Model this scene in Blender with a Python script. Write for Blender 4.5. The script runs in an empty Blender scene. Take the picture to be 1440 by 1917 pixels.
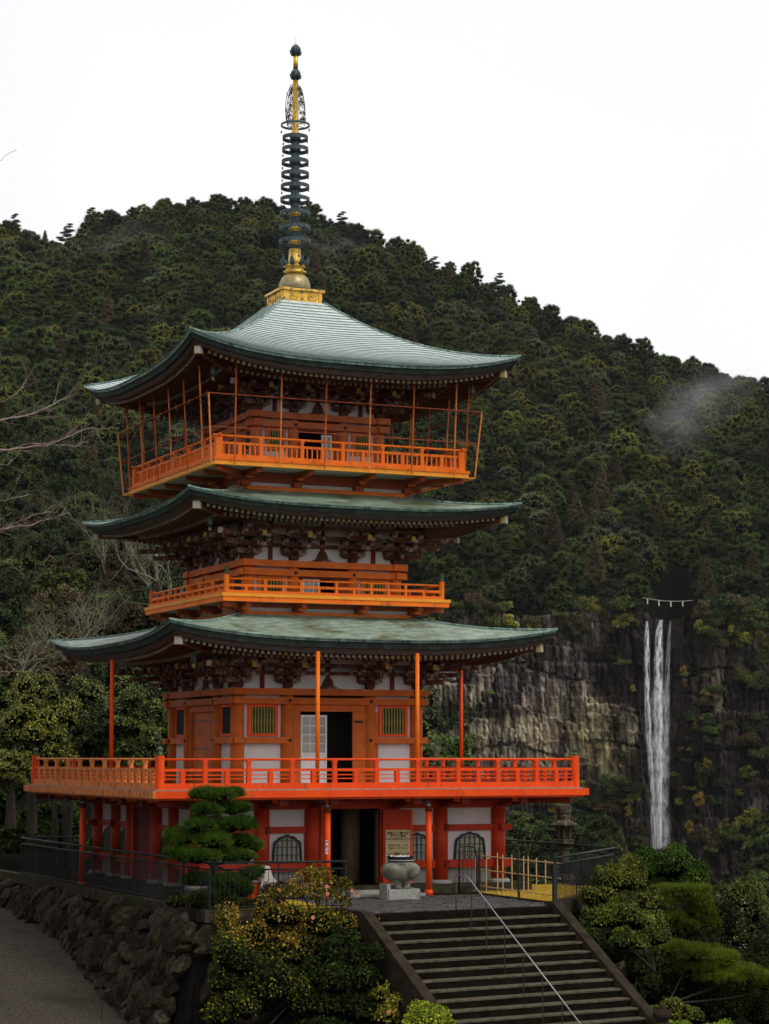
import bpy, math, random
import numpy as np
from mathutils import Matrix, Vector, noise as mnoise
PI = math.pi
R = math.radians
rng = random.Random(7)
nrng = np.random.default_rng(11)
S = bpy.context.scene
COL = S.collection

# ------------------------------------------------------------------ camera
CAM = Vector((-23.5558, -59.1259, 3.5041))
YAW, PITCH, FPX = 0.421477, 0.112198, 4046.4
cd = bpy.data.cameras.new('camera')
cam = bpy.data.objects.new('camera', cd); COL.objects.link(cam)
cam.location = CAM
cam.rotation_euler = (PI/2 + PITCH, 0, -YAW)
cd.sensor_fit = 'HORIZONTAL'; cd.sensor_width = 36.0; cd.lens = FPX/1440*36
cd.clip_start = 0.5; cd.clip_end = 6000
S.camera = cam
# ------------------------------------------------------------------ light
SUN_EL, SUN_AZ = R(48), R(-62)          # azimuth of the vector towards the sun, from +x
S.view_settings.view_transform = 'Standard'; S.view_settings.look = 'None'
S.view_settings.exposure = 0.0; S.view_settings.gamma = 1.0; S.view_settings.use_curve_mapping = False
w = bpy.data.worlds.new('World'); S.world = w; w.use_nodes = True
nt = w.node_tree; nt.nodes.clear()
wo = nt.nodes.new('ShaderNodeOutputWorld'); bg = nt.nodes.new('ShaderNodeBackground')
sky = nt.nodes.new('ShaderNodeTexSky'); sky.sky_type = 'NISHITA'; sky.sun_disc = False
sky.sun_elevation = SUN_EL; sky.sun_rotation = PI/2 - SUN_AZ; sky.air_density = 1.0; sky.dust_density = 3.0
tcw = nt.nodes.new('ShaderNodeTexCoord'); nzw = nt.nodes.new('ShaderNodeTexNoise')
nzw.inputs['Scale'].default_value = 2.2; nzw.inputs['Detail'].default_value = 3
crw = nt.nodes.new('ShaderNodeValToRGB')
crw.color_ramp.elements[0].color = (9.4, 9.55, 9.75, 1); crw.color_ramp.elements[1].color = (11.0, 11.0, 11.0, 1)
crw.color_ramp.elements[0].position = 0.3; crw.color_ramp.elements[1].position = 0.65
mxw = nt.nodes.new('ShaderNodeMix'); mxw.data_type = 'RGBA'; mxw.inputs[0].default_value = 0.93   # overcast cloud layer in front of the blue sky
nt.links.new(tcw.outputs['Generated'], nzw.inputs['Vector']); nt.links.new(nzw.outputs['Fac'], crw.inputs[0])
nt.links.new(sky.outputs[0], mxw.inputs[6]); nt.links.new(crw.outputs[0], mxw.inputs[7])
nt.links.new(mxw.outputs[2], bg.inputs['Color']); bg.inputs['Strength'].default_value = 0.1
nt.links.new(bg.outputs[0], wo.inputs['Surface'])
sl = bpy.data.lights.new('sun', 'SUN'); sl.energy = 1.3; sl.angle = R(18); sl.color = (1.0, 0.95, 0.88)
sun = bpy.data.objects.new('sun', sl); COL.objects.link(sun)
sd = Vector((math.cos(SUN_EL)*math.cos(SUN_AZ), math.cos(SUN_EL)*math.sin(SUN_AZ), math.sin(SUN_EL)))
sun.rotation_euler = sd.to_track_quat('Z', 'Y').to_euler(); sun.location = (0, -40, 60)
S.cycles.max_bounces = 6; S.cycles.diffuse_bounces = 3; S.cycles.glossy_bounces = 2
S.cycles.transparent_max_bounces = 12; S.cycles.volume_bounces = 0
S.cycles.use_denoising = True

HAZE = True
# ------------------------------------------------------------------ projection helpers (pixel of the 1440 wide photograph -> point on a plane of the place)
fw = np.array([math.sin(YAW)*math.cos(PITCH), math.cos(YAW)*math.cos(PITCH), math.sin(PITCH)])
rt = np.array([math.cos(YAW), -math.sin(YAW), 0.0]); upv = np.cross(rt, fw); C0 = np.array(CAM)
def ray(px, py): return fw + rt*((px-720)/FPX) - upv*((py-958.5)/FPX)
def on_z(px, py, z):
    d = ray(px, py); return C0 + d*((z-C0[2])/d[2])
def on_y(px, py, y):
    d = ray(px, py); return C0 + d*((y-C0[1])/d[1])
def at_d(px, py, dist):
    return C0 + ray(px, py)*dist
def at_h(px, py, D):
    return C0 + ray(px, py)*(D*math.cos(PITCH)/(math.cos(PITCH)+math.sin(PITCH)*(py-958.5)/FPX))
def ray_np(px, py):
    return fw[None, :] + rt[None, :]*((px-720)/FPX)[:, None] - upv[None, :]*((py-958.5)/FPX)[:, None]

# ------------------------------------------------------------------ mesh helpers
I4 = Matrix.Identity(4)
class MB:
    def __init__(s): s.v = []; s.f = []
    def add(s, vs, fs, M=None):
        n = len(s.v)
        if M is not None: vs = [tuple(M @ Vector(a)) for a in vs]
        s.v += [tuple(a) for a in vs]; s.f += [tuple(i+n for i in f) for f in fs]; return s
    def box(s, x0, x1, y0, y1, z0, z1, M=None):
        return s.add([(x0,y0,z0),(x1,y0,z0),(x1,y1,z0),(x0,y1,z0),(x0,y0,z1),(x1,y0,z1),(x1,y1,z1),(x0,y1,z1)],
              [(0,3,2,1),(4,5,6,7),(0,1,5,4),(1,2,6,5),(2,3,7,6),(3,0,4,7)], M)
    def sb(s, s0, s1, d0, d1, z0, z1, M=None):      # box on the front side: lateral s, outward distance d
        return s.box(s0, s1, -d1, -d0, z0, z1, M)
    def tube(s, pts, rad, n=8, cap=True):
        P = [Vector(p) for p in pts]; m = len(P)
        if not hasattr(rad, '__len__'): rad = [rad]*m
        vs = []; prev = None
        for i in range(m):
            t = (P[min(i+1, m-1)] - P[max(i-1, 0)]).normalized()
            a = prev if prev is not None else (Vector((0,0,1)) if abs(t.z) < .9 else Vector((1,0,0)))
            x = (a - t*a.dot(t))
            if x.length < 1e-5: x = t.orthogonal()
            x.normalize(); prev = x; y = t.cross(x)
            for k in range(n):
                an = 2*PI*(k+.5)/n; vs.append(tuple(P[i] + (x*math.cos(an) + y*math.sin(an))*rad[i]))
        fs = []
        for i in range(m-1):
            for k in range(n):
                k2 = (k+1) % n; fs.append((i*n+k, i*n+k2, (i+1)*n+k2, (i+1)*n+k))
        if cap: fs += [tuple(range(n-1, -1, -1)), tuple(range((m-1)*n, m*n))]
        return s.add(vs, fs)
    def lathe(s, prof, n=20, c=(0,0,0), cap=True):
        vs = []; fs = []; m = len(prof)
        for r, z in prof:
            for k in range(n):
                a = 2*PI*k/n; vs.append((c[0]+r*math.cos(a), c[1]+r*math.sin(a), c[2]+z))
        for i in range(m-1):
            for k in range(n):
                k2 = (k+1) % n; fs.append((i*n+k, i*n+k2, (i+1)*n+k2, (i+1)*n+k))
        if cap: fs += [tuple(range(n-1, -1, -1)), tuple(range((m-1)*n, m*n))]
        return s.add(vs, fs)
    def prism(s, poly, d0, d1, M=None):             # poly in (s,z), extruded along outward distance
        n = len(poly); vs = [(a, -d1, b) for a, b in poly] + [(a, -d0, b) for a, b in poly]
        fs = [tuple(range(n)), tuple(range(2*n-1, n-1, -1))] + [(i, i+n, (i+1) % n + n, (i+1) % n) for i in range(n)]
        return s.add(vs, fs, M)
    def mesh(s, name, mat, smooth=False):
        me = bpy.data.meshes.new(name); me.from_pydata(s.v, [], s.f)
        if mat: me.materials.append(mat)
        if smooth: me.polygons.foreach_set('use_smooth', [True]*len(me.polygons))
        me.update(); return me
def link(name, me, parent=None, M=None, kind=None, label=None):
    o = bpy.data.objects.new(name, me); COL.objects.link(o)
    if M is not None: o.matrix_basis = M
    if parent is not None:
        o.parent = parent; o.matrix_parent_inverse = parent.matrix_basis.inverted()
    if kind: o['kind'] = kind
    if label: o['label'] = label
    return o
def tag(o, label, cat, group=None):
    o['label'] = label; o['category'] = cat
    if group: o['group'] = group
    return o
def thing(name, loc, label, cat, group=None):
    o = bpy.data.objects.new(name, None); COL.objects.link(o); o.matrix_basis = Matrix.Translation(Vector(loc))
    o.empty_display_size = .3
    return tag(o, label, cat, group)
def T(x, y=0, z=0): return Matrix.Translation((x, y, z))
def RZ(a): return Matrix.Rotation(a, 4, 'Z')

# fast numpy mesh of loose quads / triangles
def np_mesh(name, verts, faces, mat, smooth=False, tint=None):
    nv = len(verts); nf, k = faces.shape
    me = bpy.data.meshes.new(name)
    me.vertices.add(nv); me.vertices.foreach_set('co', verts.astype(np.float32).ravel())
    me.loops.add(nf*k); me.loops.foreach_set('vertex_index', faces.astype(np.int32).ravel())
    me.polygons.add(nf); me.polygons.foreach_set('loop_start', np.arange(0, nf*k, k, dtype=np.int32))
    me.polygons.foreach_set('loop_total', np.full(nf, k, dtype=np.int32))
    if smooth: me.polygons.foreach_set('use_smooth', np.ones(nf, dtype=bool))
    if mat: me.materials.append(mat)
    me.update(calc_edges=True); me.validate()
    if tint is not None:
        a = me.attributes.new('tint', 'FLOAT', 'FACE'); a.data.foreach_set('value', tint.astype(np.float32))
    return me
def unit(a): return a/np.maximum(np.linalg.norm(a, axis=1, keepdims=True), 1e-9)
def leaf_quads(P, N, size, aspect=1.0, rs=None):
    """rhombic leaves at P facing N; size array"""
    n = len(P); rs = rs or nrng
    a = unit(np.cross(N, rs.normal(size=(n, 3)))); b = np.cross(N, a)
    sz = np.asarray(size).reshape(-1, 1)*np.ones((n, 1))
    v = np.stack([P-a*sz*.5, P-b*sz*.5*aspect*.55+N*sz*.06, P+a*sz*.5, P+b*sz*.5*aspect*.55+N*sz*.06], 1).reshape(-1, 3)
    return v, np.arange(4*n).reshape(n, 4)

# ------------------------------------------------------------------ materials
def mk(name):
    m = bpy.data.materials.new(name); m.use_nodes = True
    n = m.node_tree; b = n.nodes['Principled BSDF']; return m, n, b
def mat(name, c, rough=.6, c2=None, scale=4., amt=.35, metal=0., bump=0., bscale=30., spec=.22, stretch=None, dirt=None, dirt_at=.6, dirt_scale=2., dstretch=None, detail=5, rnd=0.):
    m, n, b = mk(name); L = n.links
    tc = n.nodes.new('ShaderNodeTexCoord')
    def noise(sc, st, det=5):
        mp = n.nodes.new('ShaderNodeMapping'); mp.inputs['Scale'].default_value = st or (1, 1, 1)
        nz = n.nodes.new('ShaderNodeTexNoise'); nz.inputs['Scale'].default_value = sc; nz.inputs['Detail'].default_value = det
        L.new(tc.outputs['Object'], mp.inputs[0]); L.new(mp.outputs[0], nz.inputs['Vector']); return nz
    nz = noise(scale, stretch, detail)
    cr = n.nodes.new('ShaderNodeValToRGB'); cr.color_ramp.elements[0].position = .3; cr.color_ramp.elements[1].position = .7
    lo = tuple(x*(1-amt) for x in c) if c2 is None else c2
    cr.color_ramp.elements[0].color = (*lo, 1); cr.color_ramp.elements[1].color = (*c, 1)
    L.new(nz.outputs['Fac'], cr.inputs[0]); out = cr.outputs[0]
    if dirt:
        dz = noise(dirt_scale, dstretch, 6); d2 = n.nodes.new('ShaderNodeValToRGB')
        d2.color_ramp.elements[0].position = dirt_at-.06; d2.color_ramp.elements[1].position = dirt_at+.08
        L.new(dz.outputs['Fac'], d2.inputs[0]); mx = n.nodes.new('ShaderNodeMix'); mx.data_type = 'RGBA'
        L.new(d2.outputs[0], mx.inputs[0]); L.new(out, mx.inputs[6]); mx.inputs[7].default_value = (*dirt, 1); out = mx.outputs[2]
    if rnd:
        oi = n.nodes.new('ShaderNodeObjectInfo'); hs = n.nodes.new('ShaderNodeHueSaturation')
        mr = n.nodes.new('ShaderNodeMapRange'); mr.inputs[3].default_value = 1-rnd; mr.inputs[4].default_value = 1+rnd
        L.new(oi.outputs['Random'], mr.inputs[0]); L.new(mr.outputs[0], hs.inputs['Value']); L.new(out, hs.inputs['Color']); out = hs.outputs[0]
    L.new(out, b.inputs['Base Color'])
    b.inputs['Roughness'].default_value = rough; b.inputs['Metallic'].default_value = metal
    b.inputs['Specular IOR Level'].default_value = spec
    if bump:
        bz = noise(bscale, None, 4); bp = n.nodes.new('ShaderNodeBump'); bp.inputs['Strength'].default_value = bump; bp.inputs['Distance'].default_value = .03
        L.new(bz.outputs['Fac'], bp.inputs['Height']); L.new(bp.outputs[0], b.inputs['Normal'])
    return m
def leafmat(name, cols, rough=.55, spec=.3, trans=.0, rnd=.42, hue=.03):
    """cols: list of (pos, rgb) over the per-leaf 'tint' value; brightness and hue vary per plant"""
    m, n, b = mk(name); L = n.links
    at = n.nodes.new('ShaderNodeAttribute'); at.attribute_name = 'tint'
    cr = n.nodes.new('ShaderNodeValToRGB'); e = cr.color_ramp.elements
    while len(e) < len(cols): e.new(.5)
    for i, (p_, c_) in enumerate(cols): e[i].position = p_; e[i].color = (*c_, 1)
    L.new(at.outputs['Fac'], cr.inputs[0])
    oi = n.nodes.new('ShaderNodeObjectInfo'); hs = n.nodes.new('ShaderNodeHueSaturation')
    m1 = n.nodes.new('ShaderNodeMapRange'); m1.inputs[3].default_value = 1-rnd; m1.inputs[4].default_value = 1+rnd
    ml = n.nodes.new('ShaderNodeMath'); ml.operation = 'MULTIPLY'; ml.inputs[1].default_value = 7.31
    fr = n.nodes.new('ShaderNodeMath'); fr.operation = 'FRACT'
    m2 = n.nodes.new('ShaderNodeMapRange'); m2.inputs[3].default_value = .5-hue; m2.inputs[4].default_value = .5+hue*.6
    L.new(oi.outputs['Random'], m1.inputs[0]); L.new(oi.outputs['Random'], ml.inputs[0]); L.new(ml.outputs[0], fr.inputs[0]); L.new(fr.outputs[0], m2.inputs[0])
    L.new(m1.outputs[0], hs.inputs['Value']); L.new(m2.outputs[0], hs.inputs['Hue']); L.new(cr.outputs[0], hs.inputs['Color'])
    L.new(hs.outputs[0], b.inputs['Base Color']); b.inputs['Roughness'].default_value = rough; b.inputs['Specular IOR Level'].default_value = spec
    return m
M = {}
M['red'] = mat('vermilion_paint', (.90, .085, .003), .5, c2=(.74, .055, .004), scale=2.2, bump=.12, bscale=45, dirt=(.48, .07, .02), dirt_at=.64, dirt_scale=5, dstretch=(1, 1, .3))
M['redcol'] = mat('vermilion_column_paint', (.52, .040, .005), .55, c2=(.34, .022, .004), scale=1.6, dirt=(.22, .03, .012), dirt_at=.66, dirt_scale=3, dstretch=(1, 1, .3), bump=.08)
M['darkred'] = mat('aged_dark_red_paint', (.20, .018, .006), .6, amt=.4, scale=3)
M['orange'] = mat('orange_paint', (.92, .205, .008), .5, c2=(.86, .15, .006), scale=1.6, bump=.08, bscale=60, dirt=(.45, .09, .02), dirt_at=.64, dirt_scale=5, dstretch=(1, 1, .35))
M['yellowor'] = mat('yellow_orange_paint', (.95, .36, .03), .45, amt=.2, scale=2, dirt=(.30, .10, .02), dirt_at=.7, dirt_scale=6)
M['wallor'] = mat('weathered_orange_wall_paint', (.60, .135, .016), .6, c2=(.44, .085, .010), scale=2.5, bump=.1, bscale=40, dirt=(.28, .07, .03), dirt_at=.7, dirt_scale=4)
M['fadedor'] = mat('sun_faded_orange_paint', (.80, .27, .07), .6, c2=(.62, .17, .04), scale=6, bump=.1, dirt=(.10, .05, .03), dirt_at=.62, dirt_scale=7, dstretch=(1, 1, .35))
M['brownred'] = mat('old_brown_red_paint', (.36, .075, .022), .65, c2=(.24, .045, .014), scale=3)
M['brkt'] = mat('weathered_bracket_wood', (.17, .065, .042), .8, c2=(.08, .03, .02), scale=5, dirt=(.36, .30, .27), dirt_at=.60, dirt_scale=5)
M['soffit'] = mat('soffit_boards', (.14, .045, .028), .8, c2=(.08, .024, .015), scale=3)
M['rafter'] = mat('rafter_wood', (.15, .055, .034), .8, c2=(.085, .028, .018), scale=4)
M['tip'] = mat('whitewashed_rafter_end', (.58, .53, .44), .6, amt=.3, scale=9, dirt=(.46, .31, .06), dirt_at=.56, dirt_scale=1.7)
M['yellow'] = mat('yellow_rafter_end', (.62, .42, .06), .6, amt=.3, scale=9)
M['eave'] = mat('grey_eave_board', (.14, .105, .085), .85, c2=(.075, .055, .045), scale=4, stretch=(1, 1, 4))
M['white'] = mat('white_plaster', (.66, .60, .60), .8, amt=.10, scale=2, dirt=(.55, .48, .44), dirt_at=.68, dirt_scale=3, bump=.05)
M['infill'] = mat('white_infill_plaster', (.82, .78, .76), .8, amt=.12, scale=3)
M['brightor'] = mat('bright_orange_wall_paint', (.84, .20, .018), .55, c2=(.66, .13, .012), scale=2.5, bump=.1, bscale=40, dirt=(.40, .10, .03), dirt_at=.7, dirt_scale=4)
M['wallbr'] = mat('faded_brown_orange_paint', (.62, .18, .06), .65, c2=(.46, .11, .035), scale=3)
M['greypl'] = mat('grey_plinth_plaster', (.24, .225, .205), .8, amt=.25, scale=3, dirt=(.22, .20, .17), dirt_at=.6)
M['gold'] = mat('weathered_gold_leaf', (.86, .55, .10), .33, c2=(.62, .36, .06), scale=14, metal=.85, dirt=(.10, .12, .09), dirt_at=.60, dirt_scale=7, bump=.5, bscale=22)
M['bronze'] = mat('verdigris_bronze', (.085, .115, .125), .6, c2=(.035, .05, .055), scale=9, metal=.3, dirt=(.30, .21, .06), dirt_at=.70, dirt_scale=5)
M['giboshi'] = mat('green_bronze_finial', (.10, .17, .07), .5, c2=(.03, .05, .03), scale=12, metal=.3)
M['black'] = mat('black_lacquer', (.018, .018, .02), .35, amt=.3)
M['iron'] = mat('dark_painted_steel', (.016, .019, .020), .55, amt=.3, scale=10, metal=.2, spec=.25)
M['darkiron'] = mat('dark_iron', (.03, .03, .035), .45, amt=.3)
M['steel'] = mat('worn_steel', (.34, .34, .36), .4, amt=.25, metal=.8)
M['bargold'] = mat('ochre_window_bars', (.30, .25, .06), .55, c2=(.14, .13, .04), scale=6)
M['pane'] = mat('paper_backed_glass', (.42, .41, .34), .25, c2=(.16, .17, .15), scale=1.3, spec=.6)
M['lattice'] = mat('dark_green_lattice', (.09, .095, .05), .6)
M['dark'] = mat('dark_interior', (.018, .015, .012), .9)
M['darkbar'] = mat('dark_green_window_bars', (.02, .03, .018), .6)
M['doorwhite'] = mat('white_door_frame', (.80, .77, .78), .5, amt=.12)
M['board'] = mat('cream_signboard', (.62, .50, .26), .6, amt=.12, scale=8)
M['ink'] = mat('black_ink', (.01, .008, .006), .6)
M['stone'] = mat('carved_grey_stone', (.27, .27, .21), .8, c2=(.12, .12, .09), scale=5, bump=.4, bscale=28, dirt=(.07, .07, .05), dirt_at=.60, dirt_scale=3, dstretch=(1, 1, .6))
M['palestone'] = mat('pale_cut_stone', (.36, .36, .33), .75, amt=.3, scale=4, bump=.2, bscale=30, dirt=(.20, .20, .17), dirt_at=.6, dirt_scale=3)
M['engraved'] = mat('engraved_groove', (.13, .13, .105), .9)
M['ash'] = mat('white_ash', (.85, .84, .80), .9)
M['deckwood'] = mat('grey_deck_boards', (.36, .31, .25), .8, c2=(.22, .19, .15), scale=6, stretch=(1, 6, 1))
M['pave'] = mat('dark_paving_stone', (.095, .084, .078), .8, c2=(.045, .04, .037), scale=3, rnd=.2, bump=.3, bscale=20)
M['mortar'] = mat('dark_earth_joint', (.014, .012, .010), .95, spec=.0)
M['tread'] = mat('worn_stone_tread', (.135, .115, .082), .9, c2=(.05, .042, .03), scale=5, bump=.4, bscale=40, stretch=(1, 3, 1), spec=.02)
M['riser'] = mat('dark_stone_riser', (.013, .010, .007), .95, c2=(.006, .005, .0035), scale=3, bump=.4, bscale=30, spec=.02)  # risers coloured much darker than the treads
M['cheek'] = mat('weathered_concrete_cheek', (.050, .038, .027), .9, c2=(.020, .016, .011), scale=4, bump=.4, bscale=30, spec=.02)
M['kerb'] = mat('kerb_concrete', (.075, .062, .045), .9, c2=(.03, .025, .018), scale=4, bump=.3, bscale=30, dirt=(.05, .055, .02), dirt_at=.58, spec=.02)
M['rock'] = mat('mossy_wall_stone', (.060, .049, .034), .85, c2=(.006, .005, .004), scale=3.5, bump=.9, bscale=11, dirt=(.060, .058, .014), dirt_at=.60, dirt_scale=2.2, rnd=.55, spec=.08)
M['bamboo'] = mat('dry_bamboo', (.66, .45, .22), .5, c2=(.42, .27, .11), scale=8, stretch=(1, 1, 3))
M['post'] = mat('charred_post', (.045, .035, .025), .85)
M['snow'] = mat('pale_rendered_stone', (.62, .57, .48), .85, amt=.2)
# copper roof: verdigris with fine seams and dark stains
def roofmat(name, c, c2, stain, stain_at, sscale=.7):
    m, n, b = mk(name); L = n.links
    uv = n.nodes.new('ShaderNodeUVMap'); uv.uv_map = 'UVMap'
    br = n.nodes.new('ShaderNodeTexBrick'); br.offset = .5
    br.inputs['Color1'].default_value = (*c, 1); br.inputs['Color2'].default_value = (*[a*.84 for a in c], 1); br.inputs['Mortar'].default_value = (*[a*.30 for a in c], 1)
    br.inputs['Scale'].default_value = 1.0; br.inputs['Mortar Size'].default_value = .007; br.inputs['Mortar Smooth'].default_value = .3
    br.inputs['Brick Width'].default_value = .42; br.inputs['Row Height'].default_value = 1.0
    L.new(uv.outputs[0], br.inputs['Vector'])
    tc = n.nodes.new('ShaderNodeTexCoord')
    nz = n.nodes.new('ShaderNodeTexNoise'); nz.inputs['Scale'].default_value = 3.2; nz.inputs['Detail'].default_value = 7
    L.new(tc.outputs['Object'], nz.inputs['Vector'])
    r1 = n.nodes.new('ShaderNodeValToRGB'); r1.color_ramp.elements[0].position = .35; r1.color_ramp.elements[1].position = .62
    L.new(nz.outputs['Fac'], r1.inputs[0])
    m1 = n.nodes.new('ShaderNodeMix'); m1.data_type = 'RGBA'; m1.blend_type = 'MULTIPLY'; m1.inputs[0].default_value = 1
    r1.color_ramp.elements[0].color = (*[a/max(q, .01) for a, q in zip(c2, c)], 1); r1.color_ramp.elements[1].color = (1, 1, 1, 1)
    L.new(br.outputs['Color'], m1.inputs[6]); L.new(r1.outputs[0], m1.inputs[7])
    n2 = n.nodes.new('ShaderNodeTexNoise'); n2.inputs['Scale'].default_value = sscale; n2.inputs['Detail'].default_value = 9; n2.inputs['Roughness'].default_value = .65
    L.new(tc.outputs['Object'], n2.inputs['Vector'])
    r2 = n.nodes.new('ShaderNodeValToRGB'); r2.color_ramp.elements[0].position = stain_at; r2.color_ramp.elements[1].position = stain_at+.14
    L.new(n2.outputs['Fac'], r2.inputs[0])
    m2 = n.nodes.new('ShaderNodeMix'); m2.data_type = 'RGBA'; L.new(r2.outputs[0], m2.inputs[0]); L.new(m1.outputs[2], m2.inputs[6]); m2.inputs[7].default_value = (*stain, 1)
    L.new(m2.outputs[2], b.inputs['Base Color']); b.inputs['Roughness'].default_value = .48; b.inputs['Specular IOR Level'].default_value = .45
    return m
M['roof3'] = roofmat('pale_verdigris_copper', (.62, .70, .68), (.55, .63, .61), (.42, .50, .47), .62)
M['roof2'] = roofmat('green_stained_copper', (.48, .60, .48), (.30, .39, .28), (.13, .14, .06), .49, .9)
M['roof1'] = roofmat('mossy_verdigris_copper', (.50, .63, .53), (.30, .40, .29), (.16, .17, .08), .50, .9)
M['lap'] = mat('painted_shade_copper_lap', (.24, .29, .27), .7)  # shade of the gap under each course painted into the lap colour
M['fasciaA'] = mat('verdigris_fascia', (.30, .44, .38), .55, c2=(.10, .15, .13), scale=5, stretch=(1, 1, .3), dirt=(.03, .05, .04), dirt_at=.60, dirt_scale=3, dstretch=(4, 4, 1))
M['fasciaB'] = mat('dark_verdigris_fascia', (.042, .060, .052), .7, c2=(.014, .020, .017), scale=4, stretch=(1, 1, .3), dirt=(.02, .025, .02), dirt_at=.55, dirt_scale=3)

# ================================================================== GROUND LEVELS
ZT = -0.25                                      # terrace level
def path_z(y): return float(np.interp(y, [-12.5, -10.5, -7.5, .6, 8, 20, 40], [-3.45, -3.4, -3.0, -1.62, -1.0, -.4, 0]))

# ================================================================== PAGODA
pag = thing('pagoda', (0, 0, ZT), 'three storey vermilion pagoda with green copper roofs and a tall metal finial', 'pagoda')
ROT = [RZ(-k*PI/2) @ T(0, 0, .004*(k % 2)) for k in range(4)]     # 0 front, 1 left, 2 back, 3 right
def multi(name, me, mats, parent=pag, kind=None):
    return [link(name, me, parent, m, kind) for m in mats]
def side_objs(name, mb, m, parent=pag, sides=(0,1,2,3), pre=I4, smooth=False, kind=None):
    me = mb.mesh(name, m, smooth)
    return [link(name, me, parent, ROT[k] @ pre, kind) for k in sides]

# ---- plinth and steps
pl = link('plinth', MB().box(-5.15, 5.15, -5.15, 5.15, ZT, -.004).mesh('plinth', M['kerb']), pag)
for i, (a, z0, z1) in enumerate([(5.5, ZT, -.09), (5.85, ZT, -.17)]):
    link('entrance_step', MB().sb(-1.75+.1*i, 1.55, 5.152+.35*i, a, z0, z1).mesh('entrance_step', M['palestone']), pag)

def round_cols(hs, xs, r, z0, z1, m, base=None):
    me = MB().lathe([(r, z0), (r*1.01, (z0+z1)/2), (r*.98, z1)], 20).mesh('column', m, True)
    pts = []
    for k in range(4):
        for x in [-hs]+xs:
            v = RZ(-k*PI/2) @ Vector((x, -hs, 0)); pts.append(v)
    for v in pts:
        c = link('column', me, pag, T(v.x, v.y, 0))
        if base: link('column_base', base, c, T(v.x, v.y, 0))
# ---- ground storey
H0 = 4.45; X0 = [-2.65, -1.2, 1.2, 2.65]
basem = MB().lathe([(.34, -.003), (.34, .05), (.28, .09)], 16).mesh('column_base', M['palestone'], False)
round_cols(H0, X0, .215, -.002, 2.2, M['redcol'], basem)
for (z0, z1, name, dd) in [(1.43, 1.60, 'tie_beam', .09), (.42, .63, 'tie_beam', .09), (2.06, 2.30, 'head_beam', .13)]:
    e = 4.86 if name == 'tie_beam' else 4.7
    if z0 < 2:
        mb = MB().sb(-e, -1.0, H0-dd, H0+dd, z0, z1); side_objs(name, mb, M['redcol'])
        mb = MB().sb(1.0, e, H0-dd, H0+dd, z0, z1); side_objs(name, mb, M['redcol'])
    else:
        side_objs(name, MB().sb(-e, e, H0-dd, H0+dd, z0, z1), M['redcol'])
kn = MB().sb(-.055, .055, 0, .11, 0, .20).mesh('wedge_block', M['darkred'])
for k in range(4):
    for x in (-4.45, -2.65, 2.65, 4.45):
        for z in (1.42, .43): link('wedge_block', kn, pag, ROT[k] @ T(x+.10, -(H0+.16), z))
bays0 = [(-4.45, -2.65), (-2.65, -1.2), (1.2, 2.65), (2.65, 4.45)]
for a, b_ in bays0:
    for z0, z1, m in [(1.60, 2.06, 'white'), (.63, 1.43, 'white'), (-.002, .42, 'greypl')]:
        side_objs('wall_panel', MB().sb(a+.15, b_-.15, H0-.05, H0-.01, z0-.02, z1+.02), M[m])
# bell shaped windows
def katomado(hw, h):
    half = [(0, h), (.12*hw, h-.012), (.2*hw, h-.045), (.42*hw, h-.05), (.60*hw, h-.10), (.66*hw, h-.15), (.80*hw, h-.16), (.90*hw, h-.24), (.93*hw, h-.36), (.96*hw, h*.35), (1.0*hw, 0)]
    return half
def kat_frame(hw, h, t=.055):
    o = katomado(hw, h); i = [(x*(hw-t)/hw, z-t if z > .1 else z) for x, z in katomado(hw, h)]
    O = [(-x, z) for x, z in o[::-1]] + o[1:]; Iq = [(-x, z) for x, z in i[::-1]] + i[1:]
    mb = MB(); n = len(O)
    vs = [(x, -.05, z) for x, z in O]+[(x, -.05, z) for x, z in Iq]+[(x, .0, z) for x, z in O]+[(x, .0, z) for x, z in Iq]
    fs = []
    for q in range(n-1):
        fs += [(q, q+1, n+q+1, n+q), (q, 2*n+q, 2*n+q+1, q+1), (n+q, n+q+1, 3*n+q+1, 3*n+q)]
    fs += [(0, n, 3*n, 2*n), (n-1, 3*n-1, 4*n-1, 2*n-1)]
    mb.add(vs, fs); return mb, Iq
def kat_h(x, hw, h):
    pts = katomado(hw, h); xs_ = [p[0] for p in pts]; zs_ = [p[1] for p in pts]
    return float(np.interp(abs(x), xs_, zs_))
def kato_window(k, cx, hw, h, z0):
    fm, inner = kat_frame(hw, h); base = ROT[k] @ T(cx, -(H0+.01), z0)
    wd = link('window', fm.mesh('window', M['black']), pag, base)
    link('window_pane', MB().prism([(x, z) for x, z in inner], .008, .014).mesh('window_pane', M['pane']), wd, base)
    for x in np.linspace(-hw*.62, hw*.62, 5):
        hh = kat_h(x*1.05, hw-.055, h-.055)-.01
        link('window_bar', MB().sb(x-.018, x+.018, .015, .04, 0, hh).mesh('window_bar', M['lattice']), wd, base)
    for z in (.21, .42, .6):
        if z < h-.1:
            ww = hw*.90 if z < .5 else hw*.66
            link('window_rail', MB().sb(-ww, ww, .0155, .035, z-.014, z+.014).mesh('window_rail', M['lattice']), wd, base)
for k in range(4):
    for a, b_ in bays0:
        c = (a+b_)/2; kato_window(k, c, .50 if b_-a > 1.6 else .44, .76, .635)
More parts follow.
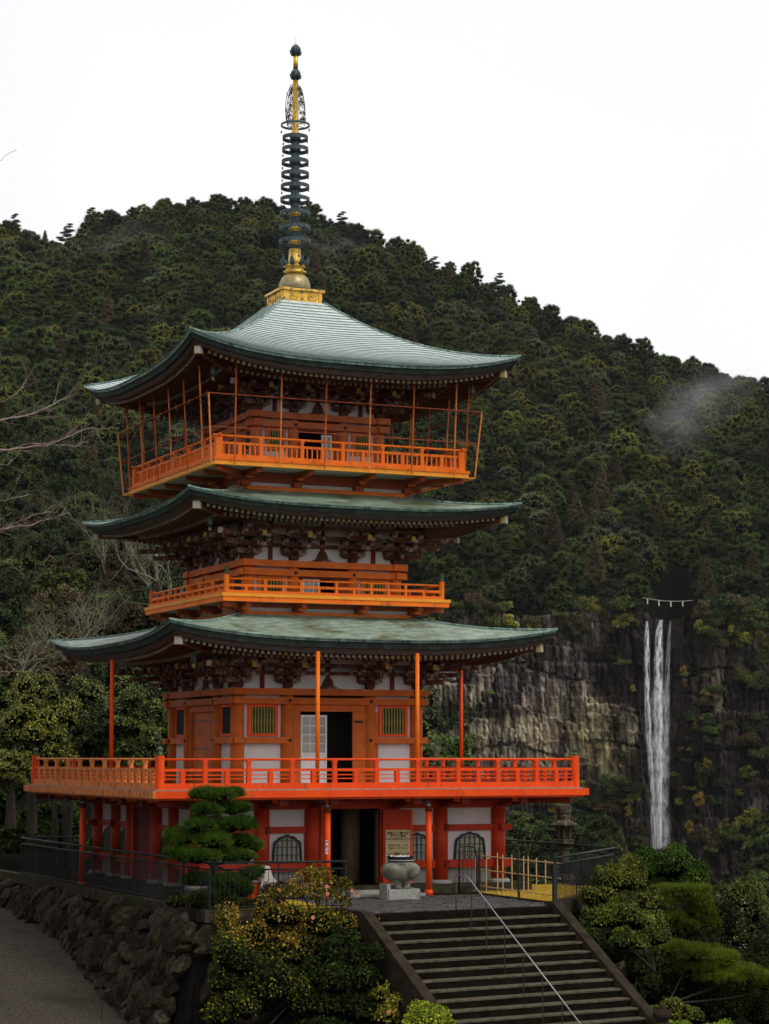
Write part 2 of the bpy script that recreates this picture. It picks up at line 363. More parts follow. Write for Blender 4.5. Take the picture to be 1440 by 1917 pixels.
# centre bay: front open, others double doors
def door_leaf(parent_name, m, wid, h, hinge=True):
    mb = MB().sb(0, wid, 0, .05, 0, h); return mb
for k in range(4):
    side = [k]
    for s in (-1, 1):
        side_objs('door_jamb', MB().sb(s*.88-.11, s*.88+.11, H0-.09, H0+.13, -.002, 2.06), M['redcol'], sides=side)
    if k:
        for s in (-1, 1):
            d = link('door', MB().sb(min(0, s*.76)+.005, max(0, s*.76)-.005, H0-.02, H0+.05, 0, 2.05).mesh('door', M['darkred']), pag, ROT[k])
            for z in (.3, 1.0, 1.7): link('door_strap', MB().sb(min(s*.1, s*.7), max(s*.1, s*.7), H0+.052, H0+.065, z, z+.05).mesh('door_strap', M['darkiron']), d, ROT[k])
dl = link('door', MB().box(0, .82, -.03, .03, .04, 2.03).mesh('door', M['redcol']), pag, T(.80, -(H0+.24), 0) @ RZ(R(-7)))
link('door_edge_strip', MB().box(.78, .84, -.055, -.032, .04, 2.03).mesh('door_edge_strip', M['red']), dl, dl.matrix_basis.copy())
# dark hall inside
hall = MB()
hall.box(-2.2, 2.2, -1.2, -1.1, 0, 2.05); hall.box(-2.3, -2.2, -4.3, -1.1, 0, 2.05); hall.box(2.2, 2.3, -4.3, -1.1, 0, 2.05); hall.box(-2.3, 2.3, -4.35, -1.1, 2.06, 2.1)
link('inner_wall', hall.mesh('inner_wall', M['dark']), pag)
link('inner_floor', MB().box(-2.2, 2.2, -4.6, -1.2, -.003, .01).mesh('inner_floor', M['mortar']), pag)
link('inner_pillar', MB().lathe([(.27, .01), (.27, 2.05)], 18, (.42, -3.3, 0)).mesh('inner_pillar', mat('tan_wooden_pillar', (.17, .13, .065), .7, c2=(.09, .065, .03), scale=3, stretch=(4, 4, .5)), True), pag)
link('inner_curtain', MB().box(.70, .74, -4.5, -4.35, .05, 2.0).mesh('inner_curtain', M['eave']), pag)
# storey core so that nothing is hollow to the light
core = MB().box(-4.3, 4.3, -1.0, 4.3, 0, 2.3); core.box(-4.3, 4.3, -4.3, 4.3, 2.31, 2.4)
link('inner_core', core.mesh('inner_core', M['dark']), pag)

# ---- balcony brackets under a deck
def arm_mesh(name, d0, d1, z0, z1, wd, m, taper=.5):
    h = z1-z0
    vs = [(-wd, -d0, z0-h*.9), (wd, -d0, z0-h*.9), (wd, -d0, z1), (-wd, -d0, z1),
          (-wd, -(d0+(d1-d0)*taper), z0), (wd, -(d0+(d1-d0)*taper), z0), (wd, -d1, z0), (-wd, -d1, z0), (wd, -d1, z1), (-wd, -d1, z1)]
    fs = [(0, 1, 2, 3), (0, 4, 5, 1), (4, 7, 6, 5), (7, 9, 8, 6), (3, 2, 8, 9), (0, 3, 9, 7, 4), (1, 5, 6, 8, 2)]
    return MB().add(vs, fs).mesh(name, m)
# ---- balcony 1
def railing(par, k, rail_h, posts, hw, zdeck, zsill, zmid, ztop, m, mtop, thin=(), post_w=.085, topr=.032, minor=True, ext=0., bal=False):
    """sub-parts of a balcony on side k: sill, rails, posts, balusters"""
    P = ROT[k]
    link('sill_rail', MB().sb(-hw, hw, hw-.07, hw+.07, zdeck+.001, zsill).mesh('sill_rail', m), par, P)
    link('middle_rail', MB().sb(-hw-ext*.6, hw+ext*.6, hw-.035, hw+.035, zmid-.035, zmid+.035).mesh('middle_rail', m), par, P)
    e = hw+ext
    link('top_rail', MB().tube([(-e, -hw, ztop+(.02 if ext else 0)), (-hw, -hw, ztop), (hw, -hw, ztop), (e, -hw, ztop+(.02 if ext else 0))], topr, 10).mesh('top_rail', mtop, True), par, P)
    for z in thin:
        link('thin_rail', MB().sb(-hw, hw, hw-.016, hw+.016, z-.014, z+.014).mesh('thin_rail', m), par, P)
    pm = MB().box(-post_w/2, post_w/2, -post_w/2, post_w/2, zsill, zmid+.04)
    pm.box(-post_w*.42, post_w*.42, -post_w*.42, post_w*.42, zmid+.041, ztop-topr-.05)
    pm.box(-post_w*.55, post_w*.55, -post_w*.55, post_w*.55, ztop-topr-.049, ztop-topr+.015)
    pm = pm.mesh('railing_post', m)
    nm = MB().box(-post_w/2, post_w/2, -post_w/2, post_w/2, zsill, zmid-.036).mesh('railing_strut', m)
    bm_ = MB().box(-.018, .018, -.018, .018, zsill, zmid-.036).mesh('baluster', m)
    for x in posts: link('railing_post', pm, par, P @ T(x, -hw))
    xs_ = sorted(posts); full = [-hw]+xs_+[hw] if xs_[0] > -hw+.1 else xs_
    mids = [(a+b)/2 for a, b in zip(full, full[1:])]
    if minor:
        for x in mids: link('railing_strut', nm, par, P @ T(x, -hw))
    if bal:
        sp = (full[2]-full[1])/8
        for x in full[:-1]:
            for q in (1, 2, 3, 5, 6, 7):
                if x+sp*q < hw: link('baluster', bm_, par, P @ T(x+sp*q, -hw))
def giboshi(par, x, y, z0, z1, r, m, mg, zsh, fr=1.0):
    post = link('corner_post', MB().lathe([(r, z0), (r, z1)], 18, (x, y, 0)).mesh('corner_post', m, False), par)
    s = zsh/.30
    r *= fr
    prof = [(r*.95, 0), (r*.95, .05*s), (r*.7, .07*s), (r*.7, .10*s), (r*.55, .115*s), (r*.9, .16*s), (r*.95, .20*s), (r*.75, .245*s), (r*.3, .275*s), (.004, .30*s)]
    link('post_finial', MB().lathe(prof, 18, (x, y, z1)).mesh('post_finial', mg, True), post)

B1 = 6.33
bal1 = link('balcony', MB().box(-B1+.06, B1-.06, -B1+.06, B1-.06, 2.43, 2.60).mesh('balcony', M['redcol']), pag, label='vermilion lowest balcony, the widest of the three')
fl = MB()
for i in range(62):
    a = -6.2+i*.2; fl.box(a, a+.192, -6.2, 6.2, 2.601, 2.632)
link('floor_boards', fl.mesh('floor_boards', M['deckwood']), bal1, kind='stuff')
for k in range(4):
    m = M['fadedor'] if k == 1 else M['red']; P = ROT[k]
    e = B1+.005*(k % 2)
    link('deck_edge_board', MB().sb(-e, e, B1-.07, B1+.001, 2.415, 2.60).mesh('deck_edge_board', m), bal1, P)
    link('deck_edge_board', MB().sb(-e+.1, e-.1, B1-.24, B1-.12, 2.36, 2.43).mesh('deck_edge_board', m), bal1, P)
    railing(bal1, k, 1, [-4.83, -3.63, -2.42, -1.21, 0, 1.21, 2.42, 3.63, 4.83], 6.05, 2.60, 2.79, 3.13, 3.40, m, M['fadedor'] if k == 1 else M['red'], thin=(2.90, 3.0), post_w=.12)
for x, y in ((-6.05, -6.05), (6.05, -6.05), (-6.05, 6.05), (6.05, 6.05)):
    giboshi(bal1, x, y, 2.602, 3.50, .12, M['red'], M['giboshi'], .25, .74)
am = arm_mesh('balcony_bracket', 4.5, 6.05, 2.20, 2.36, .11, M['darkred'])
ae = MB().sb(-.15, .15, 5.62, 5.9, 2.255, 2.352).mesh('bracket_end', M['orange'])
for k in range(4):
    for x in [-4.45]+X0+[4.45]:
        a = link('balcony_bracket', am, pag, ROT[k] @ T(x)); link('bracket_end', ae, a, ROT[k] @ T(x))
    a = link('balcony_bracket', arm_mesh('balcony_bracket', 6.2, 8.45, 2.19, 2.35, .12, M['darkred']), pag, ROT[k] @ RZ(PI/4))
    side_objs('joist_beam', MB().sb(-5.5, 5.5, 5.3, 5.46, 2.30, 2.425), M['darkred'], sides=[k])

# ---- generic upper storey wall
def storey(h, xs, r, z0, zplate, win, wallm, k_open, dz):
    """xs inner column offsets; zplate = underside of the wall plate"""
    round_cols(h, xs, r, z0, zplate, M[wallm])
    n = h+.30
    for k in range(4):
        s = [k]
        side_objs('wall_plate', MB().sb(-n, n, h-.16, h+.24, zplate, zplate+.18), M[wallm], sides=s)
        side_objs('head_beam', MB().sb(-n, n, h-.08, h+.20, zplate-.25, zplate-.07), M[wallm], sides=s)
        for x in [-h]+xs+[h]:
            link('beam_stud', MB().lathe([(.05, 0), (.045, .02), (.02, .03)], 10).mesh('beam_stud', M['black']), pag, ROT[k] @ T(x*.99, -(h+.20), zplate-.16) @ Matrix.Rotation(PI/2, 4, 'X'))
        wt = zplate-.25; wb = win[1]
        side_objs('wall_panel', MB().sb(-h, xs[0], h-.04, h-.0, z0, zplate), M['white'], sides=s)
        side_objs('wall_panel', MB().sb(xs[-1], h, h-.04, h-.0, z0, zplate), M['white'], sides=s)
        if win[2]:
            for a, b_ in ((-n, xs[0]), (xs[-1], n)):
                side_objs('waist_beam', MB().sb(a, b_, h-.08, h+.19, win[1]-.20, win[1]-.03), M[wallm], sides=s)
                for x in ((-h, xs[0]) if a < 0 else (xs[-1], h)):
                    link('beam_stud', MB().lathe([(.05, 0), (.045, .02), (.02, .03)], 10).mesh('beam_stud', M['black']), pag, ROT[k] @ T(x*.98, -(h+.19), win[1]-.115) @ Matrix.Rotation(PI/2, 4, 'X'))
        for sgn in (-1, 1):
            c = sgn*(h+abs(xs[0]))/2; hw = (h-abs(xs[0]))/2-r-.10
            z1 = zplate-.26; P = ROT[k] @ T(c, -(h+.0), 0)
            fr = MB()
            fr.sb(-hw, hw, 0, .07, z1-.07, z1); fr.sb(-hw, hw, 0, .07, wb, wb+.07); fr.sb(-hw, -hw+.09, .001, .069, wb+.07, z1-.07); fr.sb(hw-.09, hw, .001, .069, wb+.07, z1-.07)
            wd = link('window', fr.mesh('window', M['red' if wallm == 'wallor' else wallm]), pag, P)
            link('window_pane', MB().sb(-hw+.09, hw-.09, .002, .006, wb+.07, z1-.07).mesh('window_pane', M['dark']), wd, P)
            nb = max(5, int((hw*2-.18)/.085)); me = MB().sb(-.022, .022, .008, .05, wb+.07, z1-.07).mesh('window_bar', M['bargold' if k in (0, 3) else 'darkbar'])
            for q in range(nb):
                link('window_bar', me, wd, P @ T(-hw+.09+(hw*2-.18)*(q+.5)/nb))
    # core
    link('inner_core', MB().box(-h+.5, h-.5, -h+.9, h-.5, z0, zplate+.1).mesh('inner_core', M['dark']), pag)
def closed_doors(k, h, x, z0, z1, m):
    P = ROT[k]
    link('door_lintel', MB().sb(-x, x, h-.06, h+.10, z1, z1+.17).mesh('door_lintel', M[m]), pag, P)
    for s in (-1, 1):
        link('door_jamb', MB().sb(min(s*x, s*(x-.28)), max(s*x, s*(x-.28)), h-.06, h+.08, z0, z1).mesh('door_jamb', M[m]), pag, P)
        a, b_ = sorted((s*.004, s*(x-.29)))
        d = link('door', MB().sb(a, b_, h-.03, h+.02, z0, z1-.01).mesh('door', M[m]), pag, P)
        for z in (.12, .5, .88):
            zz = z0+(z1-z0)*z
            link('door_strap', MB().sb(a+.06, b_-.06, h+.021, h+.035, zz-.02, zz+.02).mesh('door_strap', M['black']), d, P)
# ---- second storey (stands on the lowest balcony)
H1 = 2.72; X1 = [-1.25, 1.25]
storey(H1, X1, .19, 2.633, 5.18, (0, 4.04, True), 'wallor', 0, 0)
for k in (1, 2, 3): closed_doors(k, H1, 1.22, 2.64, 4.74, 'wallor')
P = ROT[0]
link('door_lintel', MB().sb(-1.22, 1.22, H1-.06, H1+.10, 4.73, 4.93).mesh('door_lintel', M['wallor']), pag, P)
for a, b_ in ((-1.22, -.88), (1.40, 1.5)):
    link('door_jamb', MB().sb(a, b_, H1-.06, H1+.08, 2.64, 4.73).mesh('door_jamb', M['wallor']), pag, P)
link('door_sill', MB().sb(-1.0, 1.3, H1-.1, H1+.14, 2.633, 2.70).mesh('door_sill', M['eave']), pag, P)
def glazed_door(x0, x1, z0, z1, d, zs, nx, nz, name='door'):
    fr = MB(); t = .05
    fr.sb(x0, x0+t, d, d+.04, z0, z1); fr.sb(x1-t, x1, d, d+.04, z0, z1)
    fr.sb(x0+t, x1-t, d, d+.04, z1-t, z1); fr.sb(x0+t, x1-t, d, d+.04, z0, z0+t); fr.sb(x0+t, x1-t, d, d+.04, zs-.03, zs+.03)
    for i in range(1, nx):
        x = x0+t+(x1-x0-2*t)*i/nx; fr.sb(x-.013, x+.013, d+.005, d+.035, zs+.03, z1-t)
    for i in range(1, nz):
        z = zs+.03+(z1-t-zs-.03)*i/nz; fr.sb(x0+t, x1-t, d+.006, d+.034, z-.013, z+.013)
    fr.sb(x0+t, x1-t, d+.01, d+.02, z0+t, zs-.03)
    dr = link(name, fr.mesh(name, M['doorwhite']), pag, ROT[0], label='white glazed door standing in the open doorway')
    for i in range(nx):
        for j in range(nz):
            xa = x0+t+(x1-x0-2*t)*i/nx; xb = x0+t+(x1-x0-2*t)*(i+1)/nx; za = zs+.03+(z1-t-zs-.03)*j/nz; zb = zs+.03+(z1-t-zs-.03)*(j+1)/nz
            link('pane', MB().sb(xa, xb, d+.012, d+.016, za, zb).mesh('pane', M['pane']), dr, ROT[0])
glazed_door(-.84, -.05, 2.71, 4.63, H1-.02, 3.55, 3, 4)
link('door', MB().sb(.70, 1.40, H1+.06, H1+.11, 2.70, 4.72).mesh('door', M['wallor']), pag, P, label='wooden door leaf folded open')
link('door_hinge', MB().sb(.74, 1.02, H1+.11, H1+.13, 4.42, 4.48).mesh('door_hinge', M['black']), pag, P)
link('inner_wall', MB().box(-1.3, 1.3, -1.9, -1.85, 2.64, 4.8).mesh('inner_wall', M['dark']), pag)

# ---- roofs
class Roof: pass
def make_roof(E, b, zm, zc, ztop, a, ncourse, mroof, din, zin, label, lx=2.6, fasc=(.13, .14, .15), pl_=1.7, lap=.008):
    r = Roof(); r.E, r.b, r.zm, r.lift, r.din, r.zin, r.lx = E, b, zm, zc-zm, din, zin, lx
    H = ztop-zm
    def surf(u, v):
        wv = E+(b-E)*v
        return (u*wv, wv, zm + (zc-zm)*abs(u)**lx*(1-v)**pl_ + H*(a*v+(1-a)*v*v))
    r.surf = surf
    NU = 44; us = np.linspace(-1, 1, NU+1)
    # denser near the corners
    us = np.sign(us)*np.abs(us)**.8
    V = []; F = []; UV = []
    for j in range(ncourse):
        v0, v1 = j/ncourse, (j+1)/ncourse
        base = len(V)
        for vv, dz_ in ((v0, .0), (v0, lap), (v1, .004)):
            for u in us:
                x, d, z = surf(u, vv)
                if vv == v0 and j and dz_ == 0: pass
                V.append((x, -d - (.025 if dz_ == lap else 0), z+dz_)); UV.append((x+j*.31, j+.5))
        n = NU+1
        for rr in (0, 1):
            for i in range(NU): F.append((base+rr*n+i, base+rr*n+i+1, base+(rr+1)*n+i+1, base+(rr+1)*n+i))
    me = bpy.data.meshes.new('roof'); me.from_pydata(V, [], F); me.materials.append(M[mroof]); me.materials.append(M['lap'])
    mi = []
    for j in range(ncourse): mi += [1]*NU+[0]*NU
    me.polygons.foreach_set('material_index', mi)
    uvl = me.uv_layers.new(name='UVMap'); uvn = np.array(UV)
    li = np.zeros(len(me.loops), dtype=np.int32); me.loops.foreach_get('vertex_index', li)
    uvl.data.foreach_set('uv', uvn[li].ravel().astype(np.float32))
    me.polygons.foreach_set('use_smooth', [False]*len(me.polygons)); me.update()
    root = link('roof', me, pag, ROT[0], label=label)
    for k in (1, 2, 3): link('roof_slope', me, root, ROT[k])
    # eave profile
    def strip(name, m, dA, zA, dB, zB, extra=0.):
        # closed bar following the eave: outer distance E-dA .. and thickness inward .22
        mb = MB(); vs = []; n = NU+1
        for u in us:
            lz = (zc-zm)*abs(u)**lx
            for dd, zz in ((dA, zA), (dB, zB), (dB+.25, zB), (dA+.25, zA)):
                wv = E-dd; vs.append((u*wv, -wv, zm+lz+zz))
        fs = []
        for i in range(NU):
            for q in range(4):
                q2 = (q+1) % 4; fs.append((i*4+q, (i+1)*4+q, (i+1)*4+q2, i*4+q2))
        mb.add(vs, fs); me_ = mb.mesh(name, m)
        for k in range(4): link(name, me_, root, ROT[k])
    f1, f2, f3 = fasc
    strip('copper_fascia', M['fasciaA'], .0, .03, .03, -f1)
    strip('lower_copper_fascia', M['fasciaB'], .07, -f1-.003, .12, -f1-f2)
    strip('eave_board', M['eave'], .20, -f1-f2-.003, .30, -f1-f2-f3)
    zso = -f1-f2-f3-.003
    # soffit surface and rafters
    dout = E-.33
    def sof(s, d, off=0.):
        t = (d-din)/(dout-din); t = max(0., min(1.15, t))
        u = min(1., abs(s)/max(d, .01))
        return zin + (zm+zso-zin)*t + (zc-zm)*u**lx*t**1.5 + off
    r.sof = sof; r.dout = dout
    mb = MB(); vs = []; fs = []; ND = 8
    for j in range(ND+1):
        d = din+(dout+.1-din)*j/ND
        for u in us: vs.append((u*d, -d, sof(u*d, d)))
    for j in range(ND):
        for i in range(NU): fs.append((j*(NU+1)+i, (j+1)*(NU+1)+i, (j+1)*(NU+1)+i+1, j*(NU+1)+i+1))
    mb.add(vs, fs); me_ = mb.mesh('soffit', M['soffit'])
    for k in range(4): link('soffit', me_, root, ROT[k])
    # rafters: outer (flying) row and inner (base) row
    sp = .165; nr = int(dout/sp)
    def rafters(name, da, db, off, hh, wd, mcol, mtip):
        mb = MB(); mt = MB()
        for i in range(-nr, nr+1):
            s = i*sp
            d0 = max(da, abs(s)+.04)
            if d0 > db-.1: continue
            m_ = 4
            for q in range(m_):
                p0 = d0+(db-d0)*q/m_; p1 = d0+(db-d0)*(q+1)/m_
                za, zb = sof(s, p0, off), sof(s, p1, off)
                mb.add([(s-wd, -p0, za-hh), (s+wd, -p0, za-hh), (s+wd, -p0, za), (s-wd, -p0, za), (s-wd, -p1, zb-hh), (s+wd, -p1, zb-hh), (s+wd, -p1, zb), (s-wd, -p1, zb)],
                       [(0, 4, 5, 1), (0, 3, 7, 4), (1, 5, 6, 2), (4, 7, 6, 5)])
            zb = sof(s, db, off)
            mt.sb(s-wd-.002, s+wd+.002, db, db+.012, zb-hh-.002, zb-.002)
        a = mb.mesh(name, mcol); b2 = mt.mesh(name+'_ends', mtip)
        for k in range(4):
            link(name, a, root, ROT[k], kind='stuff'); link(name+'_ends', b2, root, ROT[k], kind='stuff')
    rafters('outer_rafters', din, dout-.10, -.004, .085, .042, M['rafter'], M['tip'])
    dmid = din+(dout-din)*.56
    rafters('inner_rafters', din, dmid, -.10, .09, .045, M['rafter'], M['tip'])
    strip2 = MB(); vs = []; fs = []
    for u in us:
        for dd, zz in ((dmid-.02, -.1), (dmid-.14, -.1), (dmid-.14, .0), (dmid-.02, .0)):
            vs.append((u*dd, -dd, sof(u*dd, dd, zz)))
    for i in range(NU):
        for q in range(4): fs.append((i*4+q, i*4+(q+1) % 4, (i+1)*4+(q+1) % 4, (i+1)*4+q))
    strip2.add(vs, fs); me_ = strip2.mesh('rafter_batten', M['eave'])
    for k in range(4): link('rafter_batten', me_, root, ROT[k])
    # hip rafters, corner caps, bells
    for k in range(4):
        Q = ROT[k]
        pts = []
        for q in range(9):
            d = din+.1+(E-.52-din)*q/8; pts.append((-d, -d, sof(d, d)-.10))
        mb = MB()
        for p0, p1 in zip(pts, pts[1:]):
            a0, a1 = Vector(p0), Vector(p1); n_ = Vector((1, -1, 0)).normalized()*.075
            vs = []
            for a_ in (a0, a1):
                vs += [tuple(a_-n_-Vector((0, 0, .10))), tuple(a_+n_-Vector((0, 0, .10))), tuple(a_+n_+Vector((0, 0, .10))), tuple(a_-n_+Vector((0, 0, .10)))]
            mb.add(vs, [(0, 1, 5, 4), (1, 2, 6, 5), (2, 3, 7, 6), (3, 0, 4, 7)])
        link('hip_rafter', mb.mesh('hip_rafter', M['rafter']), root, Q)
        e = Vector(pts[-1]); Mx = Q @ Matrix.Translation(e) @ RZ(-PI*.75)
        link('hip_rafter_cap', MB().box(-.02, .14, -.09, .09, -.115, .105).mesh('hip_rafter_cap', M['tip']), root, Mx)
        e2 = Vector(pts[6]); bz = -.18
        bl = MB().tube([(0, 0, .12), (0, 0, -.03)], .01, 5); bl.lathe([(.02, -.03), (.055, -.05), (.07, -.18), (.085, -.27), (.075, -.272)], 12)
        bell = link('wind_bell', bl.mesh('wind_bell', M['bronze'], True), root, Q @ Matrix.Translation(e2+Vector((0, 0, bz))))
        link('bell_clapper', MB().tube([(0, 0, -.27), (0, 0, -.34)], .006, 4).box(-.045, .045, -.004, .004, -.42, -.34).mesh('bell_clapper', M['bargold']), bell, Q @ Matrix.Translation(e2+Vector((0, 0, bz))))
        # hip ridge on top
        hp = [(-surf(1, v)[1]-.0, -surf(1, v)[1], surf(1, v)[2]+.03) for v in np.linspace(0, 1, 16)]
        link('hip_ridge', MB().tube([(p_[0], p_[1], p_[2]) for p_ in hp], .035, 6).mesh('hip_ridge', M['fasciaA'], True), root, Q)
    r.root = root
    return r
R1 = make_roof(5.72, 2.72, 6.60, 7.0, 7.42, .72, 17, 'roof1', 2.80, 6.42, 'lowest copper roof, green with a dark stain', fasc=(.055, .17, .15), lx=3.0)
R2 = make_roof(5.0, 2.55, 10.29, 10.60, 10.95, .72, 14, 'roof2', 2.35, 10.28, 'middle copper roof, mossy green', fasc=(.045, .13, .12), lx=3.0)
R3 = make_roof(5.0, .66, 14.32, 14.86, 16.88, .40, 33, 'roof3', 2.0, 14.30, 'top copper roof, pale verdigris in many courses', fasc=(.06, .14, .14), lx=3.0, lap=.019)

# ---- bracket complexes, struts, white infill between plate and soffit
blk = MB(); t_ = .09
blk.add([(-.065, -.065, 0), (.065, -.065, 0), (.065, .065, 0), (-.065, .065, 0), (-t_, -t_, .05), (t_, -t_, .05), (t_, t_, .05), (-t_, t_, .05), (-t_, -t_, .11), (t_, -t_, .11), (t_, t_, .11), (-t_, t_, .11)],
        [(3, 2, 1, 0), (8, 9, 10, 11)]+[(i, (i+1) % 4, 4+(i+1) % 4, 4+i) for i in range(4)]+[(4+i, 4+(i+1) % 4, 8+(i+1) % 4, 8+i) for i in range(4)])
blkme = blk.mesh('bearing_block', M['brkt'])
def arm2(L, m='brkt'):
    h = .13
    poly = [(-L, h), (-L, h*.5), (-L*.82, h*.12), (-L*.6, 0), (L*.6, 0), (L*.82, h*.12), (L, h*.5), (L, h)]
    return MB().prism(poly, -.05, .05).mesh('bracket_arm', M[m])
arms = {L: arm2(L) for L in (.38, .50, .62)}
def brackets(h, xs, zp, rf, reach=1.0):
    zs = rf.sof(0, h+reach*.9) - .30
    dz = max(.2, min(.30, (zs-zp)/4.0))
    for k in range(4):
        for x in [-h]+xs+[h]:
            corner = abs(abs(x)-h) < 1e-6
            base = ROT[k] @ T(x, -(h+.04), zp)
            c = link('bracket_complex', MB().lathe([(.10, 0), (.17, .06), (.17, .15)], 4).mesh('bracket_complex', M['brkt']), pag, base @ RZ(PI/4))
            for t in range(3):
                out = t*reach/3
                z = .15+t*dz
                L = (.38, .50, .50)[t]
                link('bracket_arm', arms[L], c, base @ T(0, -out, z))
                # projecting arm with pale carved end
                link('projecting_arm', MB().sb(-.05, .05, -.1, out+reach/3+.08, z, z+.125).mesh('projecting_arm', M['brkt']), c, base)
                for s in (-1, 0, 1):
                    link('bearing_block', blkme, c, base @ T(s*(L-.09), -out, z+.13))
            link('arm_end', MB().sb(-.06, .06, reach+.08, reach+.115, .15+2*dz-.005, .15+2*dz+.13).mesh('arm_end', M['yellow']), c, base)
            if corner and x < 0:
                for t in range(3):
                    Lq = (t+1)*reach/3*1.42+.25; z = .152+t*dz
                    link('corner_arm', MB().sb(-.055, .055, -.1, Lq, z+.003, z+.135).mesh('corner_arm', M['brkt']), c, base @ RZ(-PI/4))
                link('corner_arm_end', MB().sb(-.065, .065, Lq, Lq+.03, z-.01, z+.14).mesh('corner_arm_end', M['tip']), c, base @ RZ(-PI/4))
        # through beams
        for t in range(3):
            out = t*reach/3; z = zp+.15+t*dz+.245
            ext = h+out*.25+.22
            link('through_beam', MB().sb(-ext, ext, h+.04+out-.05, h+.04+out+.05, z, z+.10).mesh('through_beam', M['brkt']), pag, ROT[k])
        side_objs('infill_panel', MB().sb(-h-.05, h+.05, h-.10, h-.06, zp-.005, rf.zin+.05), M['infill'], sides=[k])
        cols = [-h]+xs+[h]
        for a, b_ in zip(cols, cols[1:]):
            c_ = (a+b_)/2
            if abs(c_) < .1:
                poly = [(-.42, 0), (-.30, .05), (-.18, .10), (-.13, .24), (-.08, .32), (.08, .32), (.13, .24), (.18, .10), (.30, .05), (.42, 0)]
                link('frog_leg_strut', MB().prism([(q, z) for q, z in poly], 0, .06).mesh('frog_leg_strut', M['brkt']), pag, ROT[k] @ T(c_, -(h-.055), zp))
                link('wall_strut', MB().sb(c_-.06, c_+.06, h-.055, h+.0, zp+.33, rf.zin).mesh('wall_strut', M['darkred']), pag, ROT[k])
            else:
                link('wall_strut', MB().sb(c_-.06, c_+.06, h-.055, h+.0, zp, rf.zin).mesh('wall_strut', M['darkred']), pag, ROT[k])
brackets(H1, X1, 5.36, R1, 1.15)

# ---- pole props and drain pipes
pr = MB().tube([(0, 0, 2.63), (0, 0, 6.28)], .058, 12).mesh('roof_prop', M['orange'], True)
pr_r = MB().tube([(0, 0, 2.63), (0, 0, 6.22)], .058, 12).mesh('roof_prop', M['red'], True)
for x, y, me in ((-1.47, -5.5, pr), (1.47, -5.5, pr), (-5.45, 0.15, pr_r), (5.45, -.1, pr_r), (-1.47, 5.5, pr), (1.47, 5.5, pr)):
    link('roof_prop', me, pag, T(x, y))
pv = MB().tube([(0, 0, ZT), (0, 0, 2.10)], .085, 14); pv.lathe([(.11, 0), (.11, .14), (.088, .16)], 14, (0, 0, ZT)); pv = pv.mesh('drain_pipe', M['red'], True)
pe = MB().tube([(0, 0, 2.10), (0, .02, 2.20), (0, .10, 2.28), (0, .5, 2.33)], .07, 12).mesh('pipe_elbow', M['steel'], True)
pc = MB().lathe([(.092, 2.0), (.092, 2.11), (.075, 2.14)], 12).mesh('pipe_collar', M['darkred'], True)
for x, y, a in ((1.66, -5.8, 0), (-1.30, -5.8, 0), (-5.8, 1.7, -PI/2), (5.8, -1.7, PI/2)):
    o = link('drain_pipe', pv, pag, T(x, y) @ RZ(a)); link('pipe_elbow', pe, o, T(x, y) @ RZ(a)); link('pipe_collar', pc, o, T(x, y) @ RZ(a))

# ---- balcony 2
B2 = 3.47
def upper_balcony(B, z0, z1, z2, zc_, label, m, mt, mb_):
    bal = link('balcony', MB().box(-B+.08, B-.08, -B+.08, B-.08, z0+.02, z2-.01).mesh('balcony', M['palestone']), pag, label=label)
    for k in range(4):
        e = B+.005*(k % 2); P = ROT[k]
        link('deck_edge_board', MB().sb(-e, e, B-.08, B+.0, z1+.001, z2).mesh('deck_edge_board', mt), bal, P)
        link('deck_edge_board', MB().sb(-e+.03, e-.03, B-.12, B-.03, z0, z1).mesh('deck_edge_board', mb_), bal, P)
    return bal
bal2 = upper_balcony(B2, 7.72, 7.85, 7.94, 0, 'orange middle balcony with green post finials', M['orange'], M['yellowor'], M['orange'])
for k in range(4):
    railing(bal2, k, 1, [-2.14, -1.07, 0, 1.07, 2.14], 3.28, 7.94, 8.03, 8.17, 8.35, M['orange'], M['orange'], post_w=.075, topr=.028)
for x, y in ((-3.28, -3.28), (3.28, -3.28), (-3.28, 3.28), (3.28, 3.28)):
    giboshi(bal2, x, y, 7.941, 8.46, .075, M['orange'], M['giboshi'], .24)
def under_balcony(h, zb, zt, B):
    for k in range(4):
        s = [k]
        side_objs('base_sill', MB().sb(-h, h, h-.16, h, zb-.25, zb+.09), M['brightor'], sides=s)
        side_objs('infill_panel', MB().sb(-h+.08, h-.08, h-.14, h-.10, zb+.09, zt-.0), M['white'], sides=s)
        side_objs('head_beam', MB().sb(-h-.1, h+.1, h-.10, h+.02, zb+.20, zt), M['brownred'], sides=s)
        for x in (-h+.1, -.95, .95, h-.1):
            a = link('balcony_bracket', arm_mesh('balcony_bracket', h-.1, B-.2, zt-.14, zt-.004, .075, M['brownred'], .55), pag, ROT[k] @ T(x))
            link('bearing_block', MB().box(-.13, .13, -.13, .13, 0, .14).mesh('bearing_block', M['brownred']), a, ROT[k] @ T(x, -h, zb+.09))
            link('bracket_end', MB().sb(-.10, .10, h+.22, h+.40, zt-.21, zt-.13).mesh('bracket_end', M['wallor']), a, ROT[k] @ T(x))
        link('balcony_bracket', arm_mesh('balcony_bracket', (h-.1)*1.41, (B-.15)*1.41, zt-.15, zt-.005, .08, M['brownred'], .55), pag, ROT[k] @ RZ(PI/4))
under_balcony(2.72, 7.42, 7.73, B2)
H2 = 2.27; X2 = [-.91, .91]
storey(H2, X2, .17, 7.942, 8.80, (0, 8.0, False), 'brightor', 0, 0)
for k in range(4):
    if k: closed_doors(k, H2, .88, 7.95, 8.5, 'wallor')
link('door_lintel', MB().sb(-.9, .9, H2-.05, H2+.08, 8.50, 8.56).mesh('door_lintel', M['brownred']), pag)
